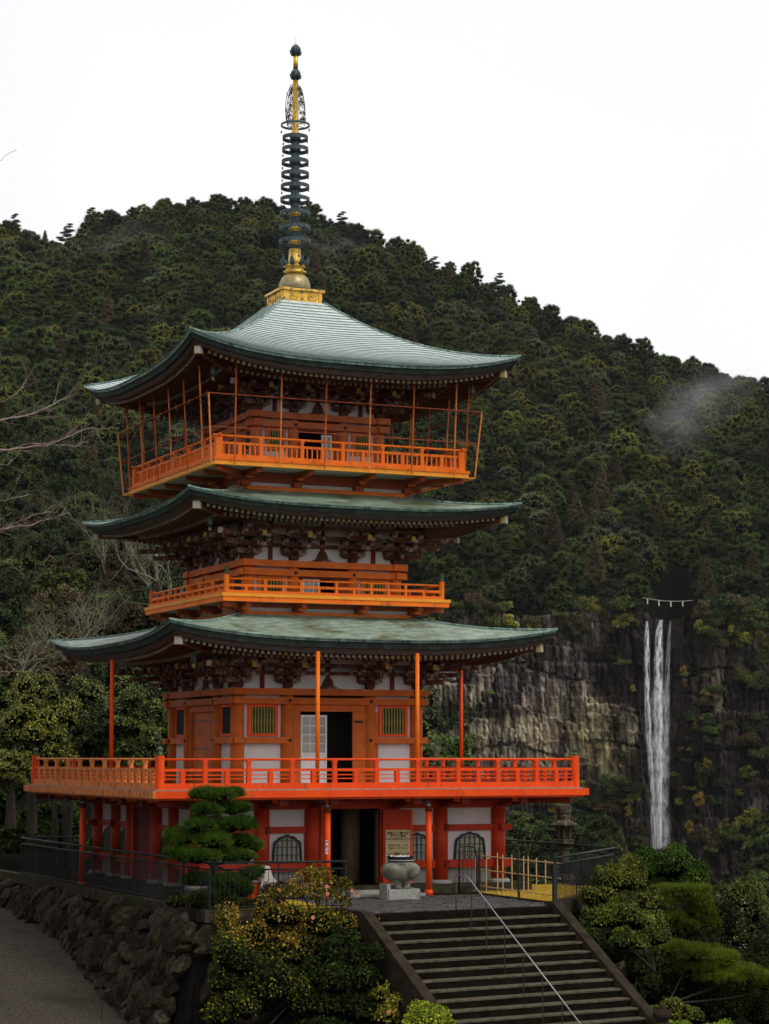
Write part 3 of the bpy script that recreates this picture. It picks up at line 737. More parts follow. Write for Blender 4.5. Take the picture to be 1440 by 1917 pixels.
link('door', MB().sb(.35, .80, H2-.02, H2+.03, 7.95, 8.5).mesh('door', M['brownred']), pag)
glazed_door(-.62, -.10, 7.95, 8.49, H2-.02, 8.0, 3, 1)
brackets(H2, X2, 8.98, R2, 1.15)
# ---- balcony 3 and top storey
B3 = 3.90
bal3 = upper_balcony(B3, 11.42, 11.55, 11.62, 0, 'orange top balcony with balusters, inside a wire netting cage', M['orange'], M['orange'], M['yellowor'])
for k in range(4):
    railing(bal3, k, 1, [-2.46, -1.23, 0, 1.23, 2.46], 3.70, 11.62, 11.73, 12.04, 12.24, M['orange'], M['orange'], post_w=.10, topr=.034, ext=.16, bal=True)
    link('corner_post', MB().box(-.09, .09, -.09, .09, 11.622, 12.19).mesh('corner_post', M['orange']), bal3, ROT[k] @ T(-3.70, -3.70))
under_balcony(2.60, 10.96, 11.43, B3)
H3 = 1.90; X3 = [-.78, .78]
storey(H3, X3, .16, 11.622, 13.10, (0, 12.18, False), 'wallbr', 0, 0)
for k in range(4):
    if k: closed_doors(k, H3, .72, 11.63, 12.7, 'wallbr')
link('door_lintel', MB().sb(-.75, .75, H3-.05, H3+.10, 12.80, 12.87).mesh('door_lintel', M['brownred']), pag)
glazed_door(.10, .42, 11.63, 12.72, H3-.02, 11.9, 2, 4)
link('door', MB().sb(.44, .75, H3+.0, H3+.05, 11.63, 12.8).mesh('door', M['brownred']), pag)
brackets(H3, X3, 13.28, R3, 1.0)
# wire netting cage round the top balcony
cage = link('netting_frame', MB().box(-4.0, 4.0, -4.02, -3.98, 11.405, 11.43).mesh('netting_frame', M['yellowor']), pag, label='frame of poles and wire netting round the top balcony')
for k in (1, 2, 3): link('base_rail', MB().box(-4.0, 4.0, -4.02, -3.98, 11.405, 11.43).mesh('base_rail', M['yellowor']), cage, ROT[k])
for k in range(4):
    for i, x in enumerate((-4.0, -3.33, -2.0, -.67, .67, 2.0, 3.33)):
        tx = -4.16 if i == 0 else x*1.01
        zt = 13.32 if i == 0 else R3.sof(x, 4.1)-.05
        ty = 4.16 if i == 0 else 4.16
        link('netting_pole', MB().tube([(x, -4.0, 11.40), (tx, -ty, zt)], .024, 6).mesh('netting_pole', M['wallor' if i % 2 else 'fadedor']), cage, ROT[k])
    for z, o in ((12.42, .06), (13.32, .165)):
        link('netting_rail', MB().tube([(-4.0-o, -4.0-o, z), (4.0+o, -4.0-o, z)], .017, 5).mesh('netting_rail', M['brownred']), cage, ROT[k])
    mb = MB(); z0, z1 = 11.43, 13.32; st = .13
    for i in range(int((8.0+1.9)/st)+1):
        for sg in (1, -1):
            x0 = -4.0+i*st if sg > 0 else -4.0+i*st-1.9
            pts = []
            for f_ in (0, 1):
                pts.append((x0-1.9+1.9*f_ if sg > 0 else x0+1.9-1.9*f_, f_))
            (xa, fa), (xb, fb) = pts
            # clip to the panel
            ta, tb = 0., 1.
            for lo, hi in ((-4.0, 4.0),):
                dx = xb-xa
                t1, t2 = sorted(((lo-xa)/dx, (hi-xa)/dx)); ta = max(ta, t1); tb = min(tb, t2)
            if tb-ta < .02: continue
            q = []
            for t in (ta, tb):
                q.append((xa+(xb-xa)*t, -(4.0+.16*t), z0+(z1-z0)*t))
            mb.tube(q, .0016, 3, False)
    link('wire_netting', mb.mesh('wire_netting', M['iron']), cage, ROT[k], kind='stuff')

# ---- finial (sorin)
def ring(mb, r, z0, z1, t=.025, n=28, c=(0, 0)):
    vs = []; fs = []
    for q in range(n):
        a = 2*PI*q/n
        for rr, zz in ((r, z0), (r, z1), (r-t, z1), (r-t, z0)): vs.append((c[0]+rr*math.cos(a), c[1]+rr*math.sin(a), zz))
    for q in range(n):
        for e in range(4):
            e2 = (e+1) % 4; q2 = (q+1) % n; fs.append((q*4+e, q2*4+e, q2*4+e2, q*4+e2))
    mb.add(vs, fs); return mb
fin = link('roof_finial', MB().box(-.62, .62, -.62, .62, 16.84, 17.20).mesh('roof_finial', M['gold']), pag, label='tall finial of bronze rings on a gilded box')
for k in range(4):
    link('box_cornice', MB().box(-.70, .70, -.70, -.60, 17.20+.002*k, 17.27+.002*k).mesh('box_cornice', M['gold']), fin, RZ(k*PI/2))
    link('box_base', MB().box(-.68, .68, -.68, -.60, 16.80, 16.86+.002*k).mesh('box_base', M['gold']), fin, RZ(k*PI/2))
    for s in (-1, 0, 1):
        link('box_pilaster', MB().box(s*.57-.04, s*.57+.04, -.645, -.61, 16.862, 17.198).mesh('box_pilaster', M['gold']), fin, RZ(k*PI/2))
    for s in (-1, 1):
        mb = MB()
        for q in range(7):     # raised scroll ornament
            a = q*.9; mb.tube([(s*.285+math.cos(a+t*.5)*(.05+.03*q/2+.01*t), -.63, 17.03+math.sin(a+t*.5)*(.03+.013*q)) for t in range(4)], .012, 4)
        link('box_ornament', mb.mesh('box_ornament', M['gold']), fin, RZ(k*PI/2))
link('box_lid', MB().box(-.66, .66, -.66, .66, 17.262, 17.30).mesh('box_lid', M['bronze']), fin)
dm = MB(); n = 32; vs = []; prof = [(.44, 0), (.47, .12), (.46, .26), (.40, .40), (.30, .50), (.24, .54)]
for r_, z_ in prof:
    for q in range(n):
        a = 2*PI*q/n; rr = r_*(1-.045*abs(math.cos(a*4))**6); vs.append((rr*math.cos(a), rr*math.sin(a), 17.30+z_))
dm.add(vs, [(i*n+q, i*n+(q+1) % n, (i+1)*n+(q+1) % n, (i+1)*n+q) for i in range(len(prof)-1) for q in range(n)])
link('bowl_dome', dm.mesh('bowl_dome', mat('tarnished_gilt_bronze', (.42, .33, .17), .45, c2=(.20, .17, .11), scale=5, metal=.6, dirt=(.62, .40, .08), dirt_at=.6), True), fin)
link('gilt_collar', MB().lathe([(.24, 17.83), (.34, 17.86), (.34, 17.92), (.26, 17.95), (.26, 18.02), (.36, 18.07), (.30, 18.10)], 24).mesh('gilt_collar', M['gold'], True), fin)
for q in range(8):
    a = 2*PI*q/8
    pet = MB().tube([(.22, 0, 18.06), (.36, 0, 18.13), (.42, 0, 18.26), (.40, 0, 18.36)], [.05, .075, .05, .008], 6)
    link('lotus_petal', pet.mesh('lotus_petal', M['bronze'], True), fin, RZ(a+.2))
link('shaft', MB().lathe([(.14, 18.02), (.135, 20), (.12, 22.1)], 14).mesh('shaft', M['bronze'], True), fin)
link('shaft_collar', MB().lathe([(.17, 18.1), (.19, 18.2), (.17, 18.6)], 14).mesh('shaft_collar', M['gold'], True), fin)
for i, z in enumerate((18.84, 19.25, 19.70, 20.12, 20.52, 20.90, 21.28, 21.67, 22.03)):
    r_ = .48-.0115*i
    mb = ring(MB(), r_, z-.06, z+.06, .018)
    for q in range(4):
        a = q*PI/2+.35; mb.tube([(.1*math.cos(a), .1*math.sin(a), z), (r_*math.cos(a), r_*math.sin(a), z)], .016, 5)
    rg = link('finial_ring', mb.mesh('finial_ring', M['bronze']), fin)
    link('ring_hub', MB().lathe([(.145, z-.1), (.165, z-.05), (.165, z+.05), (.145, z+.1)], 14).mesh('ring_hub', M['bronze' if i > 2 else 'gold'], True), rg)
    for q in range(4):
        a = q*PI/2+.35+.45
        link('ring_bell', MB().tube([(0, 0, z-.07), (0, 0, z-.10)], .004, 4).lathe([(.012, z-.10), (.02, z-.12), (.026, z-.175)], 7).mesh('ring_bell', M['bronze']), rg, T(r_*math.cos(a), r_*math.sin(a)))
link('gilt_shaft', MB().lathe([(.115, 22.1), (.12, 22.2), (.10, 22.21), (.085, 23.82)], 14).mesh('gilt_shaft', M['gold'], True), fin)
mb = ring(MB(), .44, 22.40, 22.46, .03)
for q in range(4): mb.tube([(.08*math.cos(q*PI/2+.4), .08*math.sin(q*PI/2+.4), 22.43), (.43*math.cos(q*PI/2+.4), .43*math.sin(q*PI/2+.4), 22.43)], .012, 5)
rg = link('flame_ring', mb.mesh('flame_ring', M['bronze']), fin)
for q in range(4):
    a = q*PI/2+.9; link('ring_bell', MB().lathe([(.008, 22.3), (.02, 22.28), (.028, 22.22)], 7).mesh('ring_bell', M['bronze']), rg, T(.44*math.cos(a), .44*math.sin(a)))
r2 = random.Random(5)
for q in range(4):
    mb = MB()
    def curl(cx, cz, r_, a0, turns, th=.011):
        pts = []
        for t in range(9):
            f_ = t/8; a = a0+turns*f_*2*PI; rr = r_*(1-.75*f_); pts.append((cx+rr*math.cos(a), 0, cz+rr*math.sin(a)))
        mb.tube(pts, th, 4)
    mb.tube([(.40*math.sqrt(max(.03, 1-((22.48+1.2*t/12-22.85)/.86)**2)), 0, 22.48+1.2*t/12) for t in range(13)], .010, 4)
    for t in range(34):
        z = 22.52+1.1*r2.random(); wmx = .40*math.sqrt(max(.05, 1-((z-22.85)/.86)**2))
        curl(.10+(wmx-.12)*r2.random()**.7, z, .045+.035*r2.random(), r2.random()*6, r2.choice((-1, 1))*1.1, .0075)
    link('flame_openwork', mb.mesh('flame_openwork', M['black']), fin, RZ(q*PI/2+.35))
def jewel(z, r_, name):
    j = link(name, MB().lathe([(.05, z), (r_*.8, z+r_*.35), (r_, z+r_), (r_*.92, z+r_*1.4), (r_*.55, z+r_*1.85), (.03, z+r_*2.15)], 18).mesh(name, M['bronze'], True), fin)
    for q in range(6):
        a = q*PI/3
        link('lotus_petal', MB().tube([(.05, 0, z-.02), (r_*.95, 0, z+.04), (r_*1.3, 0, z+.14)], [.03, .04, .006], 5).mesh('lotus_petal', M['bronze'], True), j, RZ(a))
jewel(23.88, .15, 'dragon_orb'); jewel(24.62, .155, 'sacred_jewel')
link('upper_shaft', MB().lathe([(.075, 24.15), (.07, 24.64)], 12).mesh('upper_shaft', M['gold'], True), fin)
link('lightning_rod', MB().tube([(0, 0, 24.9), (0, 0, 25.16)], .006, 4).mesh('lightning_rod', M['steel']), fin)
#@@SITE
# ================================================================== SITE
def struct(name, me, label=None):
    o = link(name, me); o['kind'] = 'structure'
    return o
def grid_mesh(name, xs, ys, fz, m):
    V = [(x, y, fz(x, y)) for y in ys for x in xs]; n = len(xs)
    F = [(j*n+i, j*n+i+1, (j+1)*n+i+1, (j+1)*n+i) for j in range(len(ys)-1) for i in range(n-1)]
    return MB().add(V, F).mesh(name, m)
M['asphalt'] = mat('pebbled_concrete_path', (.125, .108, .086), .88, c2=(.018, .015, .012), scale=26, detail=3, bump=.35, bscale=60, dirt=(.05, .045, .035), dirt_at=.60, dirt_scale=.7, spec=.02)
M['soil'] = mat('dark_garden_soil', (.010, .008, .005), .98, c2=(.004, .004, .002), scale=3, bump=.5, bscale=12, spec=.0)
M['forestfloor'] = mat('forest_floor', (.008, .009, .006), .98, c2=(.004, .004, .003), scale=.2, spec=.0)
M['lawn'] = mat('dry_yellow_turf', (.55, .36, .03), .9, c2=(.36, .24, .03), scale=5)
WX = -5.95                                          # line of the left fence
A_, B_, C_, D_, E_, F_, G_, H_ = (WX, -9.55), (-2.72, -10.05), (-2.66, -11.42), (2.92, -10.66), (3.0, -10.35), (7.35, -5.95), (7.4, 8.5), (WX, 12)
def slab(name, poly, z0, z1, m):
    n = len(poly); vs = [(x, y, z0) for x, y in poly]+[(x, y, z1) for x, y in poly]
    fs = [tuple(range(n-1, -1, -1)), tuple(range(n, 2*n))]+[(i, (i+1) % n, n+(i+1) % n, n+i) for i in range(n)]
    return MB().add(vs, fs).mesh(name, m)
struct('terrace', slab('terrace', [A_, B_, C_, D_, E_, F_, G_, H_], -6, ZT, M['mortar']))
# broken stone setts laid over the front of the terrace
mb = MB(); r3 = random.Random(3)
def inside(x, y): return (y > -11.35+(x+2.66)*.136 and -2.6 < x < 3.05 and y < -5.9) and not (x > 2.9 and y < -10.2)
y = -11.3
while y < -5.9:
    x = -3.3+r3.random()*.1; h = .10+.05*r3.random()
    while x < 3.0:
        wd = .10+.12*r3.random()
        if inside(x, y) and inside(x+wd, y+h):
            z = ZT+.012+.016*r3.random(); g = .008; t1, t2 = r3.uniform(-.006, .006), r3.uniform(-.006, .006)
            mb.add([(x+g, y+g, ZT), (x+wd-g, y+g, ZT), (x+wd-g, y+h-g, ZT), (x+g, y+h-g, ZT), (x+g, y+g, z+t1), (x+wd-g, y+g, z+t2), (x+wd-g, y+h-g, z-t1), (x+g, y+h-g, z-t2)],
                   [(4, 5, 6, 7), (0, 1, 5, 4), (1, 2, 6, 5), (2, 3, 7, 6), (3, 0, 4, 7)])
        x += wd
    y += h
link('paving_setts', mb.mesh('paving_setts', M['pave']), bpy.data.objects['terrace'], kind='stuff')
# path going down on the left, landing before the stairs
px_ = np.linspace(-45, -5.6, 18); py_ = np.concatenate([np.linspace(-60, -13, 12), np.sort(np.concatenate([np.linspace(-12, 14, 27), [-10.5, -7.5, .6]])), np.linspace(16, 60, 12)])
struct('path', grid_mesh('path', px_, py_, lambda x, y: path_z(y), M['asphalt']))
struct('landing', grid_mesh('landing', np.linspace(-5.6, 12, 6), np.linspace(-60, -11.5, 6), lambda x, y: -4.25, M['asphalt']))
for pyy in (1782, 1843):
    pts = []
    for pxx in np.linspace(-60, 205 if pyy > 1800 else 120, 14):
        q = on_z(pxx, pyy, -2.4)
        for _ in range(12): q = on_z(pxx, pyy, path_z(q[1]))
        pts.append((q[0], q[1], path_z(q[1])+.02))
    mb = MB(); vs = []
    for p in pts: vs += [(p[0], p[1]-.012, p[2]+.004), (p[0], p[1]+.035, p[2]+.008)]
    mb.add(vs, [(2*i, 2*i+2, 2*i+3, 2*i+1) for i in range(len(pts)-1)])
    link('expansion_joint', mb.mesh('expansion_joint', M['mortar']), bpy.data.objects['path'])
q = on_z(40, 1905, -3.0)
gr = thing('drain_grate', q, 'dark iron drain grate let into the path at its lower edge', 'drain grate')
mb = MB(); gx = Matrix.Translation(Vector(q)+Vector((0, 0, .03))) @ RZ(-YAW+.03)
mb.box(-.65, .65, -.17, -.15, 0, .02, gx); mb.box(-.65, .65, .15, .17, 0, .02, gx)
link('grate_frame', mb.mesh('grate_frame', M['darkiron']), gr)
bm2 = MB().box(-.012, .012, -.15, .15, .0, .018).mesh('grate_bar', M['darkiron'])
for i in range(32): link('grate_bar', bm2, gr, gx @ T(-.62+.04*i))
# ---- stairs
ed = Vector((5.58, .76, 0)).normalized(); dn = Vector((ed.y, -ed.x, 0))       # along an edge, downwards
SO = Vector((-2.66, -11.42, 0)); SW = 5.62; NS = 20; RISE, RUN = .198, .305
SM = Matrix(((ed.x, dn.x, 0, SO.x), (ed.y, dn.y, 0, SO.y), (0, 0, 1, 0), (0, 0, 0, 1)))
st = thing('staircase', (SO.x+2.8*ed.x, SO.y+2.8*ed.y, -3.4), 'broad dark stone staircase climbing to the pagoda terrace', 'stairs')
slope = RISE/RUN
for i in range(NS):
    z1 = ZT-(i+1)*RISE+RISE; y0 = i*RUN-.0
    # riser block and a worn tread slab on top of it
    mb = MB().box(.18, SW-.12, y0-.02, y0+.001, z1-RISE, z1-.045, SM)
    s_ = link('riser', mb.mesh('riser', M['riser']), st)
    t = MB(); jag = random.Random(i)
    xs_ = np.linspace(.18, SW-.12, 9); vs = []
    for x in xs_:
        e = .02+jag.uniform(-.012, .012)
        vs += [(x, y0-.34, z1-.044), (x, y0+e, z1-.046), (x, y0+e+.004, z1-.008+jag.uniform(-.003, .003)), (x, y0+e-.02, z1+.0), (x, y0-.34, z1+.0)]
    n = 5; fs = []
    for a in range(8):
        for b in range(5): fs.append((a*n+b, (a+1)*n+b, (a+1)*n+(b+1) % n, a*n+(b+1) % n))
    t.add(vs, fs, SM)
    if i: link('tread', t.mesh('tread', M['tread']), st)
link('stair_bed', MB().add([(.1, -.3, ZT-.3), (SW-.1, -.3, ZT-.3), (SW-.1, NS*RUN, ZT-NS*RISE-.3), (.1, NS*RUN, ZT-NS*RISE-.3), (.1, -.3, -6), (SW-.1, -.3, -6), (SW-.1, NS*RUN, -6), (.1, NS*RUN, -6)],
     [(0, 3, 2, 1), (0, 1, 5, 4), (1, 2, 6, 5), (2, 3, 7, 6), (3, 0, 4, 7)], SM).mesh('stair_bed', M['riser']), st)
def cheek(x0, x1, y0, y1, zt):
    za = lambda y: ZT+zt-max(0, y)*slope
    vs = []
    for y in (y0, .0, y1): vs += [(x0, y, za(y)), (x1, y, za(y)), (x1, y, -5), (x0, y, -5)]
    fs = [(0, 1, 2, 3), (11, 10, 9, 8)]
    for a in range(2):
        for b in range(4): fs.append((a*4+b, (a+1)*4+b, (a+1)*4+(b+1) % 4, a*4+(b+1) % 4))
    return MB().add(vs, fs, SM).mesh('cheek_wall', M['cheek'])
link('cheek_wall', cheek(-.10, .18, -1.35, 3.05, .06), st); link('cheek_wall', cheek(SW-.12, SW+.16, -.35, 3.95, .10), st)
p = SM @ Vector((SW+.02, 4.1, 0)); zf = ZT+.10-3.95*slope
po = thing('stone_newel_post', (p.x, p.y, -3.4), 'rounded stone post with a pointed knob at the foot of the right stair wall', 'stone post')
link('post_body', MB().lathe([(.20, -.6), (.20, -.10), (.22, -.06), (.22, 0), (.13, .03)], 16, (p.x, p.y, zf)).mesh('post_body', M['cheek'], False), po)
link('post_knob', MB().lathe([(.11, .03), (.12, .06), (.20, .12), (.225, .20), (.19, .28), (.09, .33), (.06, .38), (.03, .50)], 18, (p.x, p.y, zf)).mesh('post_knob', M['cheek'], True), po)
# stair handrail
hx = 2.62
hr = thing('stair_handrail', SM @ Vector((hx, .2, ZT)), 'thin steel handrail running down the middle of the staircase', 'handrail')
zz = lambda y: ZT-y*slope
pts = [(hx, .12, ZT), (hx, .12, ZT+.86), (hx, -.02, ZT+.87)]
hm = MB().tube([tuple(SM @ Vector(a)) for a in [(hx, -.05, ZT+.0), (hx, -.05, ZT+.80), (hx, .0, ZT+.87), (hx, .42, ZT+.83), (hx, .62, ZT+.72), (hx, 5.6, ZT+.72-(5.6-.62)*.68)]], .016, 8)
link('rail', hm.mesh('rail', M['steel'], True), hr)
for y in (.62, 1.25, 2.0, 2.75, 3.5, 4.25, 5.0):
    a = SM @ Vector((hx, y, zz(y)-.05)); b = SM @ Vector((hx, y, ZT+.72-(y-.62)*.68))
    link('rail_post', MB().tube([tuple(a), tuple(b)], .013, 6).mesh('rail_post', M['darkiron']), hr)
# ---- kerbs and stone retaining wall
kw = thing('left_kerb', (WX, 0, -.45), 'long dark concrete kerb under the left railing', 'kerb')
link('kerb_run', MB().box(WX-.12, WX+.12, -9.65, 12, -.46, -.17).mesh('kerb_run', M['kerb']), kw)
v0 = Vector((WX-.12, -9.67, 0)); v1 = Vector((-2.80, -10.16, 0)); dv = (v1-v0).normalized(); nn = Vector((dv.y, -dv.x, 0))*.26
link('kerb_run', slab('kerb_run', [tuple(v0[:2]), tuple(v1[:2]), tuple((v1-nn)[:2]), tuple((v0-nn)[:2])], -.46, -.172, M['kerb']), kw)
rw = thing('retaining_wall', (WX-.9, 0, -3.4), 'mossy boulder retaining wall under the left railing beside the path', 'wall')
def wall_pt(L, h):    # L along the wall from the far end, h below the top; returns point and outward normal
    y = 11.5-L
    if y > -9.75: return Vector((WX-.42-.30*h, y, -.46-h)), Vector((-1, 0, .3)).normalized()
    return Vector((WX-.35+(L-21.3), -10.05-.25*h, -.46-h)), Vector((0, -1, .25)).normalized()
mb = MB()
mb.add([(WX-.30, 12, -.47), (WX+.1, 12, -.47), (WX+.1, -9.9, -.47), (WX-.30, -9.9, -.47), (WX-1.25, 12, -4), (WX+.1, 12, -4), (WX+.1, -10.6, -4), (WX-1.25, -10.6, -4)],
       [(0, 3, 2, 1), (0, 4, 7, 3), (3, 7, 6, 2), (0, 1, 5, 4)])
mb.add([(WX-.3, -9.9, -.47), (-2.75, -9.9, -.47), (-2.75, -9.5, -.47), (WX-.3, -9.5, -.47), (WX-.9, -10.75, -4), (-2.75, -10.75, -4), (-2.75, -9.5, -4), (WX-.3, -9.5, -4)], [(0, 1, 2, 3), (0, 4, 5, 1)])
link('wall_core', mb.mesh('wall_core', M['mortar']), rw)
import bmesh
def rock_mesh(seed, sub=2, m='rock', amp=.35, name='stone'):
    bm = bmesh.new(); bmesh.ops.create_icosphere(bm, subdivisions=sub, radius=1)
    o = Vector((seed*7.3, seed*3.1, seed*1.7)); rr = random.Random(seed)
    planes = [(Vector((rr.gauss(0, 1), rr.gauss(0, 1), rr.gauss(0, 1))).normalized(), rr.uniform(.42, .78)) for _ in range(10)]
    for v in bm.verts:
        p = v.co.copy()
        for n_, d_ in planes:
            dd = p.dot(n_)-d_
            if dd > 0: p -= n_*dd*.97
        v.co = p*(1+amp*.45*mnoise.noise(p*1.6+o))
    me = bpy.data.meshes.new(name); bm.to_mesh(me); bm.free(); me.materials.append(M[m]); return me
rocks = [rock_mesh(i+1) for i in range(10)]
r4 = random.Random(21)
h = .22; row = 0
while h < 3.1:
    L = r4.random()*.4
    while L < 24.6:
        sz = r4.uniform(.24, .52)
        P_, N_ = wall_pt(L+sz, h+r4.uniform(-.10, .10))
        base = path_z(P_.y) if L < 21.3 else -3.4
        if P_.z > base-.35 and (P_.y < 8.5):
            o = link('stone', rocks[r4.randrange(10)], rw, Matrix.Translation(P_) @ N_.to_track_quat('Z', 'Y').to_matrix().to_4x4() @ RZ(r4.uniform(.0, 1.5)+r4.choice((0, PI))) @ Matrix.Diagonal((sz*r4.uniform(1.05, 1.5), sz*r4.uniform(.75, 1.0), sz*r4.uniform(.5, .85), 1)))
        L += sz*1.35
    h += .40
# ledge of rough mortar on the wall top
struct_ = None
# ---- steel fences
def picket_fence(name, pts, zb, zt, label, gap=.115, zr=None, end_post=True, skip=0):
    f = thing(name, (pts[0][0], pts[0][1], zb), label, 'railing')
    pm = MB().box(-.0065, .0065, -.0065, .0065, zb, zt-.17).mesh('picket', M['iron'])
    pp = MB().box(-.017, .017, -.017, .017, zb, zt-.02).mesh('fence_post', M['iron'])
    tot = 0
    for a, b in zip(pts, pts[1:]):
        a = Vector((*a, 0)); b = Vector((*b, 0)); L = (b-a).length; d = (b-a)/L; an = math.atan2(d.y, d.x)
        link('hand_rail', MB().tube([(a.x-d.x*.02, a.y-d.y*.02, zt), (b.x+d.x*.02, b.y+d.y*.02, zt)], .029, 10).mesh('hand_rail', M['iron'], True), f)
        link('middle_rail', MB().tube([(a.x, a.y, zt-.17), (b.x, b.y, zt-.17)], .021, 8).mesh('middle_rail', M['iron'], True), f)
        link('bottom_rail', MB().tube([(a.x, a.y, zb+.07), (b.x, b.y, zb+.07)], .014, 6).mesh('bottom_rail', M['iron']), f)
        n = int(L/gap); npst = max(1, round(L/2.0))
        mbj = MB()
        for i in range(n+1):
            p = a+d*(L*i/n)
            if tot < 290 and not skip: link('picket', pm, f, T(p.x, p.y)); tot += 1
            else: mbj.box(-.009, .009, -.009, .009, zb, zt-.17, T(p.x, p.y))
        if mbj.v: link('pickets', mbj.mesh('pickets', M['iron']), f, kind='stuff')
        for i in range(npst+1):
            p = a+d*(L*i/npst); link('fence_post', pp, f, T(p.x, p.y) @ RZ(an))
    return f
picket_fence('steel_railing', [(-2.72, -10.38), (WX+.02, -9.60), (WX-.08, 7.6), (-4.0, 7.7)], -.17, .95, 'dark steel picket railing on the kerb around the pine, left of the stairs')
picket_fence('steel_railing', [(3.02, -10.42), (7.30, -6.0), (7.4, 1.5), (7.4, 8)], -.18, .93, 'dark steel picket railing right of the bamboo fence, at the terrace edge')
cp = bpy.data.objects['steel_railing.001']
link('corner_post', MB().box(2.96, 3.06, -10.44, -10.34, -.25, .74).mesh('corner_post', M['darkiron']), cp)
kr = thing('right_kerb', (5.2, -8.3, -.5), 'pale concrete kerb under the right steel railing', 'kerb')
v0 = Vector((2.98, -10.62, 0)); v1 = Vector((7.55, -5.95, 0)); dv = (v1-v0).normalized(); nn = Vector((-dv.y, dv.x, 0))*.30
link('kerb_run', slab('kerb_run', [tuple(v0[:2]), tuple(v1[:2]), tuple((v1+nn)[:2]), tuple((v0+nn)[:2])], -.52, -.182, M['cheek']), kr)
rb = thing('right_embankment', (5.5, -8.5, -3), 'rough stone embankment under the right kerb, half hidden by clipped shrubs', 'wall')
for i in range(26):
    t_, hh = r4.random(), r4.random()*1.5
    p = v0.lerp(v1, t_) + Vector((dv.y, -dv.x, 0))*(.05+.5*hh)
    sz = r4.uniform(.22, .4)
    link('stone', rocks[r4.randrange(10)], rb, Matrix.Translation((p.x, p.y, -.62-hh)) @ RZ(r4.random()*6) @ Matrix.Diagonal((sz*1.3, sz, sz*.7, 1)))
# ---- lawns
def blades(name, poly_fn, x0, x1, y0, y1, n, z, hgt, m, par=None):
    P = np.stack([nrng.uniform(x0, x1, n), nrng.uniform(y0, y1, n), np.full(n, z)], 1)
    P = P[[poly_fn(a[0], a[1]) for a in P]]; n = len(P)
    an = nrng.uniform(0, 2*PI, n); wv = .006
    dx = np.stack([np.cos(an)*wv, np.sin(an)*wv, np.zeros(n)], 1); tip = np.stack([nrng.normal(0, .025, n), nrng.normal(0, .025, n), hgt*nrng.uniform(.5, 1.2, n)], 1)
    V = np.stack([P-dx, P+dx, P+tip], 1).reshape(-1, 3)
    return np_mesh(name, V, np.arange(3*n).reshape(n, 3), m, tint=nrng.random(n))
M['straw'] = leafmat('straw_grass_blades', [(0, (.70, .47, .05)), (.7, (.58, .40, .04)), (1, (.28, .25, .03))], rnd=.0, hue=0, spec=.1)
def in_r(x, y): return 3.22 < x and (y-x) > -13.25 and x < 7.2 and y > -10.1
lw = [(3.22, -9.95), (3.4, -9.9), (7.15, -5.9), (7.2, -3), (5.25, -3), (5.25, -5.5), (3.22, -5.5)]
lb = struct('lawn', slab('lawn', lw, ZT, ZT+.02, M['lawn']))
g1 = link('grass_blades', blades('grass_blades', in_r, 3.22, 7.2, -10.1, -3, 26000, ZT+.02, .05, M['straw']), lb, kind='stuff')
lb2 = struct('lawn', slab('lawn', [(-5.7, -9.35), (-2.9, -9.75), (-2.5, -7.4), (-5.7, -5.6)], ZT, ZT+.02, M['lawn']))
link('grass_blades', blades('grass_blades', lambda x, y: True, -5.7, -2.6, -9.4, -6.5, 16000, ZT+.02, .05, M['straw']), lb2, kind='stuff')
ek = thing('lawn_edging', (3.1, -7.5, ZT), 'low dark stone edging between the right lawn and the paving', 'edging')
link('edging_run', slab('edging_run', [(3.06, -10.2), (3.2, -10.2), (3.2, -5.4), (3.06, -5.4)], ZT, ZT+.05, M['cheek']), ek)
# ---- bamboo fence
bf = thing('bamboo_fence', (3.3, -7, ZT), 'light bamboo fence with three rails on dark posts beside the right lawn', 'fence')
fx = lambda y: 3.30+(y+10)*-.002
nodes = lambda mb, z0, z1, r_: mb.lathe([(r_, z0)]+[(r_*(1.22 if q % 2 else 1.0), z0+(z1-z0)*(q*.5+.5)/4.5) for q in range(8)]+[(r_*.9, z1)], 7)
ys_ = []
for pxx, top in ((889, 1594), (897, 1595), (909, 1595), (930, 1597), (940, 1600), (957, 1600), (979, 1603), (987.5, 1604), (1003, 1607), (1020, 1610)):
    # solve y on the fence line for this pixel column
    lo, hi = -10.3, 2.0
    def col_px(y):
        d = np.array([fx(y), y, 0]) - C0; return 720+FPX*(d @ rt)/(d @ fw)
    for _ in range(30):
        mid = (lo+hi)/2
        if col_px(mid) > pxx: lo = mid
        else: hi = mid
    yy = (lo+hi)/2; d = np.array([fx(yy), yy, 0])-C0; dep = d @ fw
    zt = C0[2] + dep*(fw[2]-upv[2]*(top-958.5)/FPX)
    mb = MB(); nodes(mb, ZT+.02, zt, .015)
    link('bamboo_upright', mb.mesh('bamboo_upright', M['bamboo']), bf, T(fx(yy)+.03, yy))
for yy, hh in ((-2.9, .95), (-5.6, 1.0), (-7.9, 1.02), (-9.9, 1.0)):
    link('fence_post', MB().lathe([(.04, ZT), (.036, hh-.02), (.03, hh)], 8).mesh('fence_post', M['post']), bf, T(fx(yy), yy))
for z in (.78, .40, -.04):
    mb = MB().tube([(fx(-1.8)+.012, -1.8, z+.02), (fx(-6), -6, z), (fx(-10.15), -10.15, z-.01)], .017, 7)
    link('bamboo_rail', mb.mesh('bamboo_rail', M['bamboo']), bf)
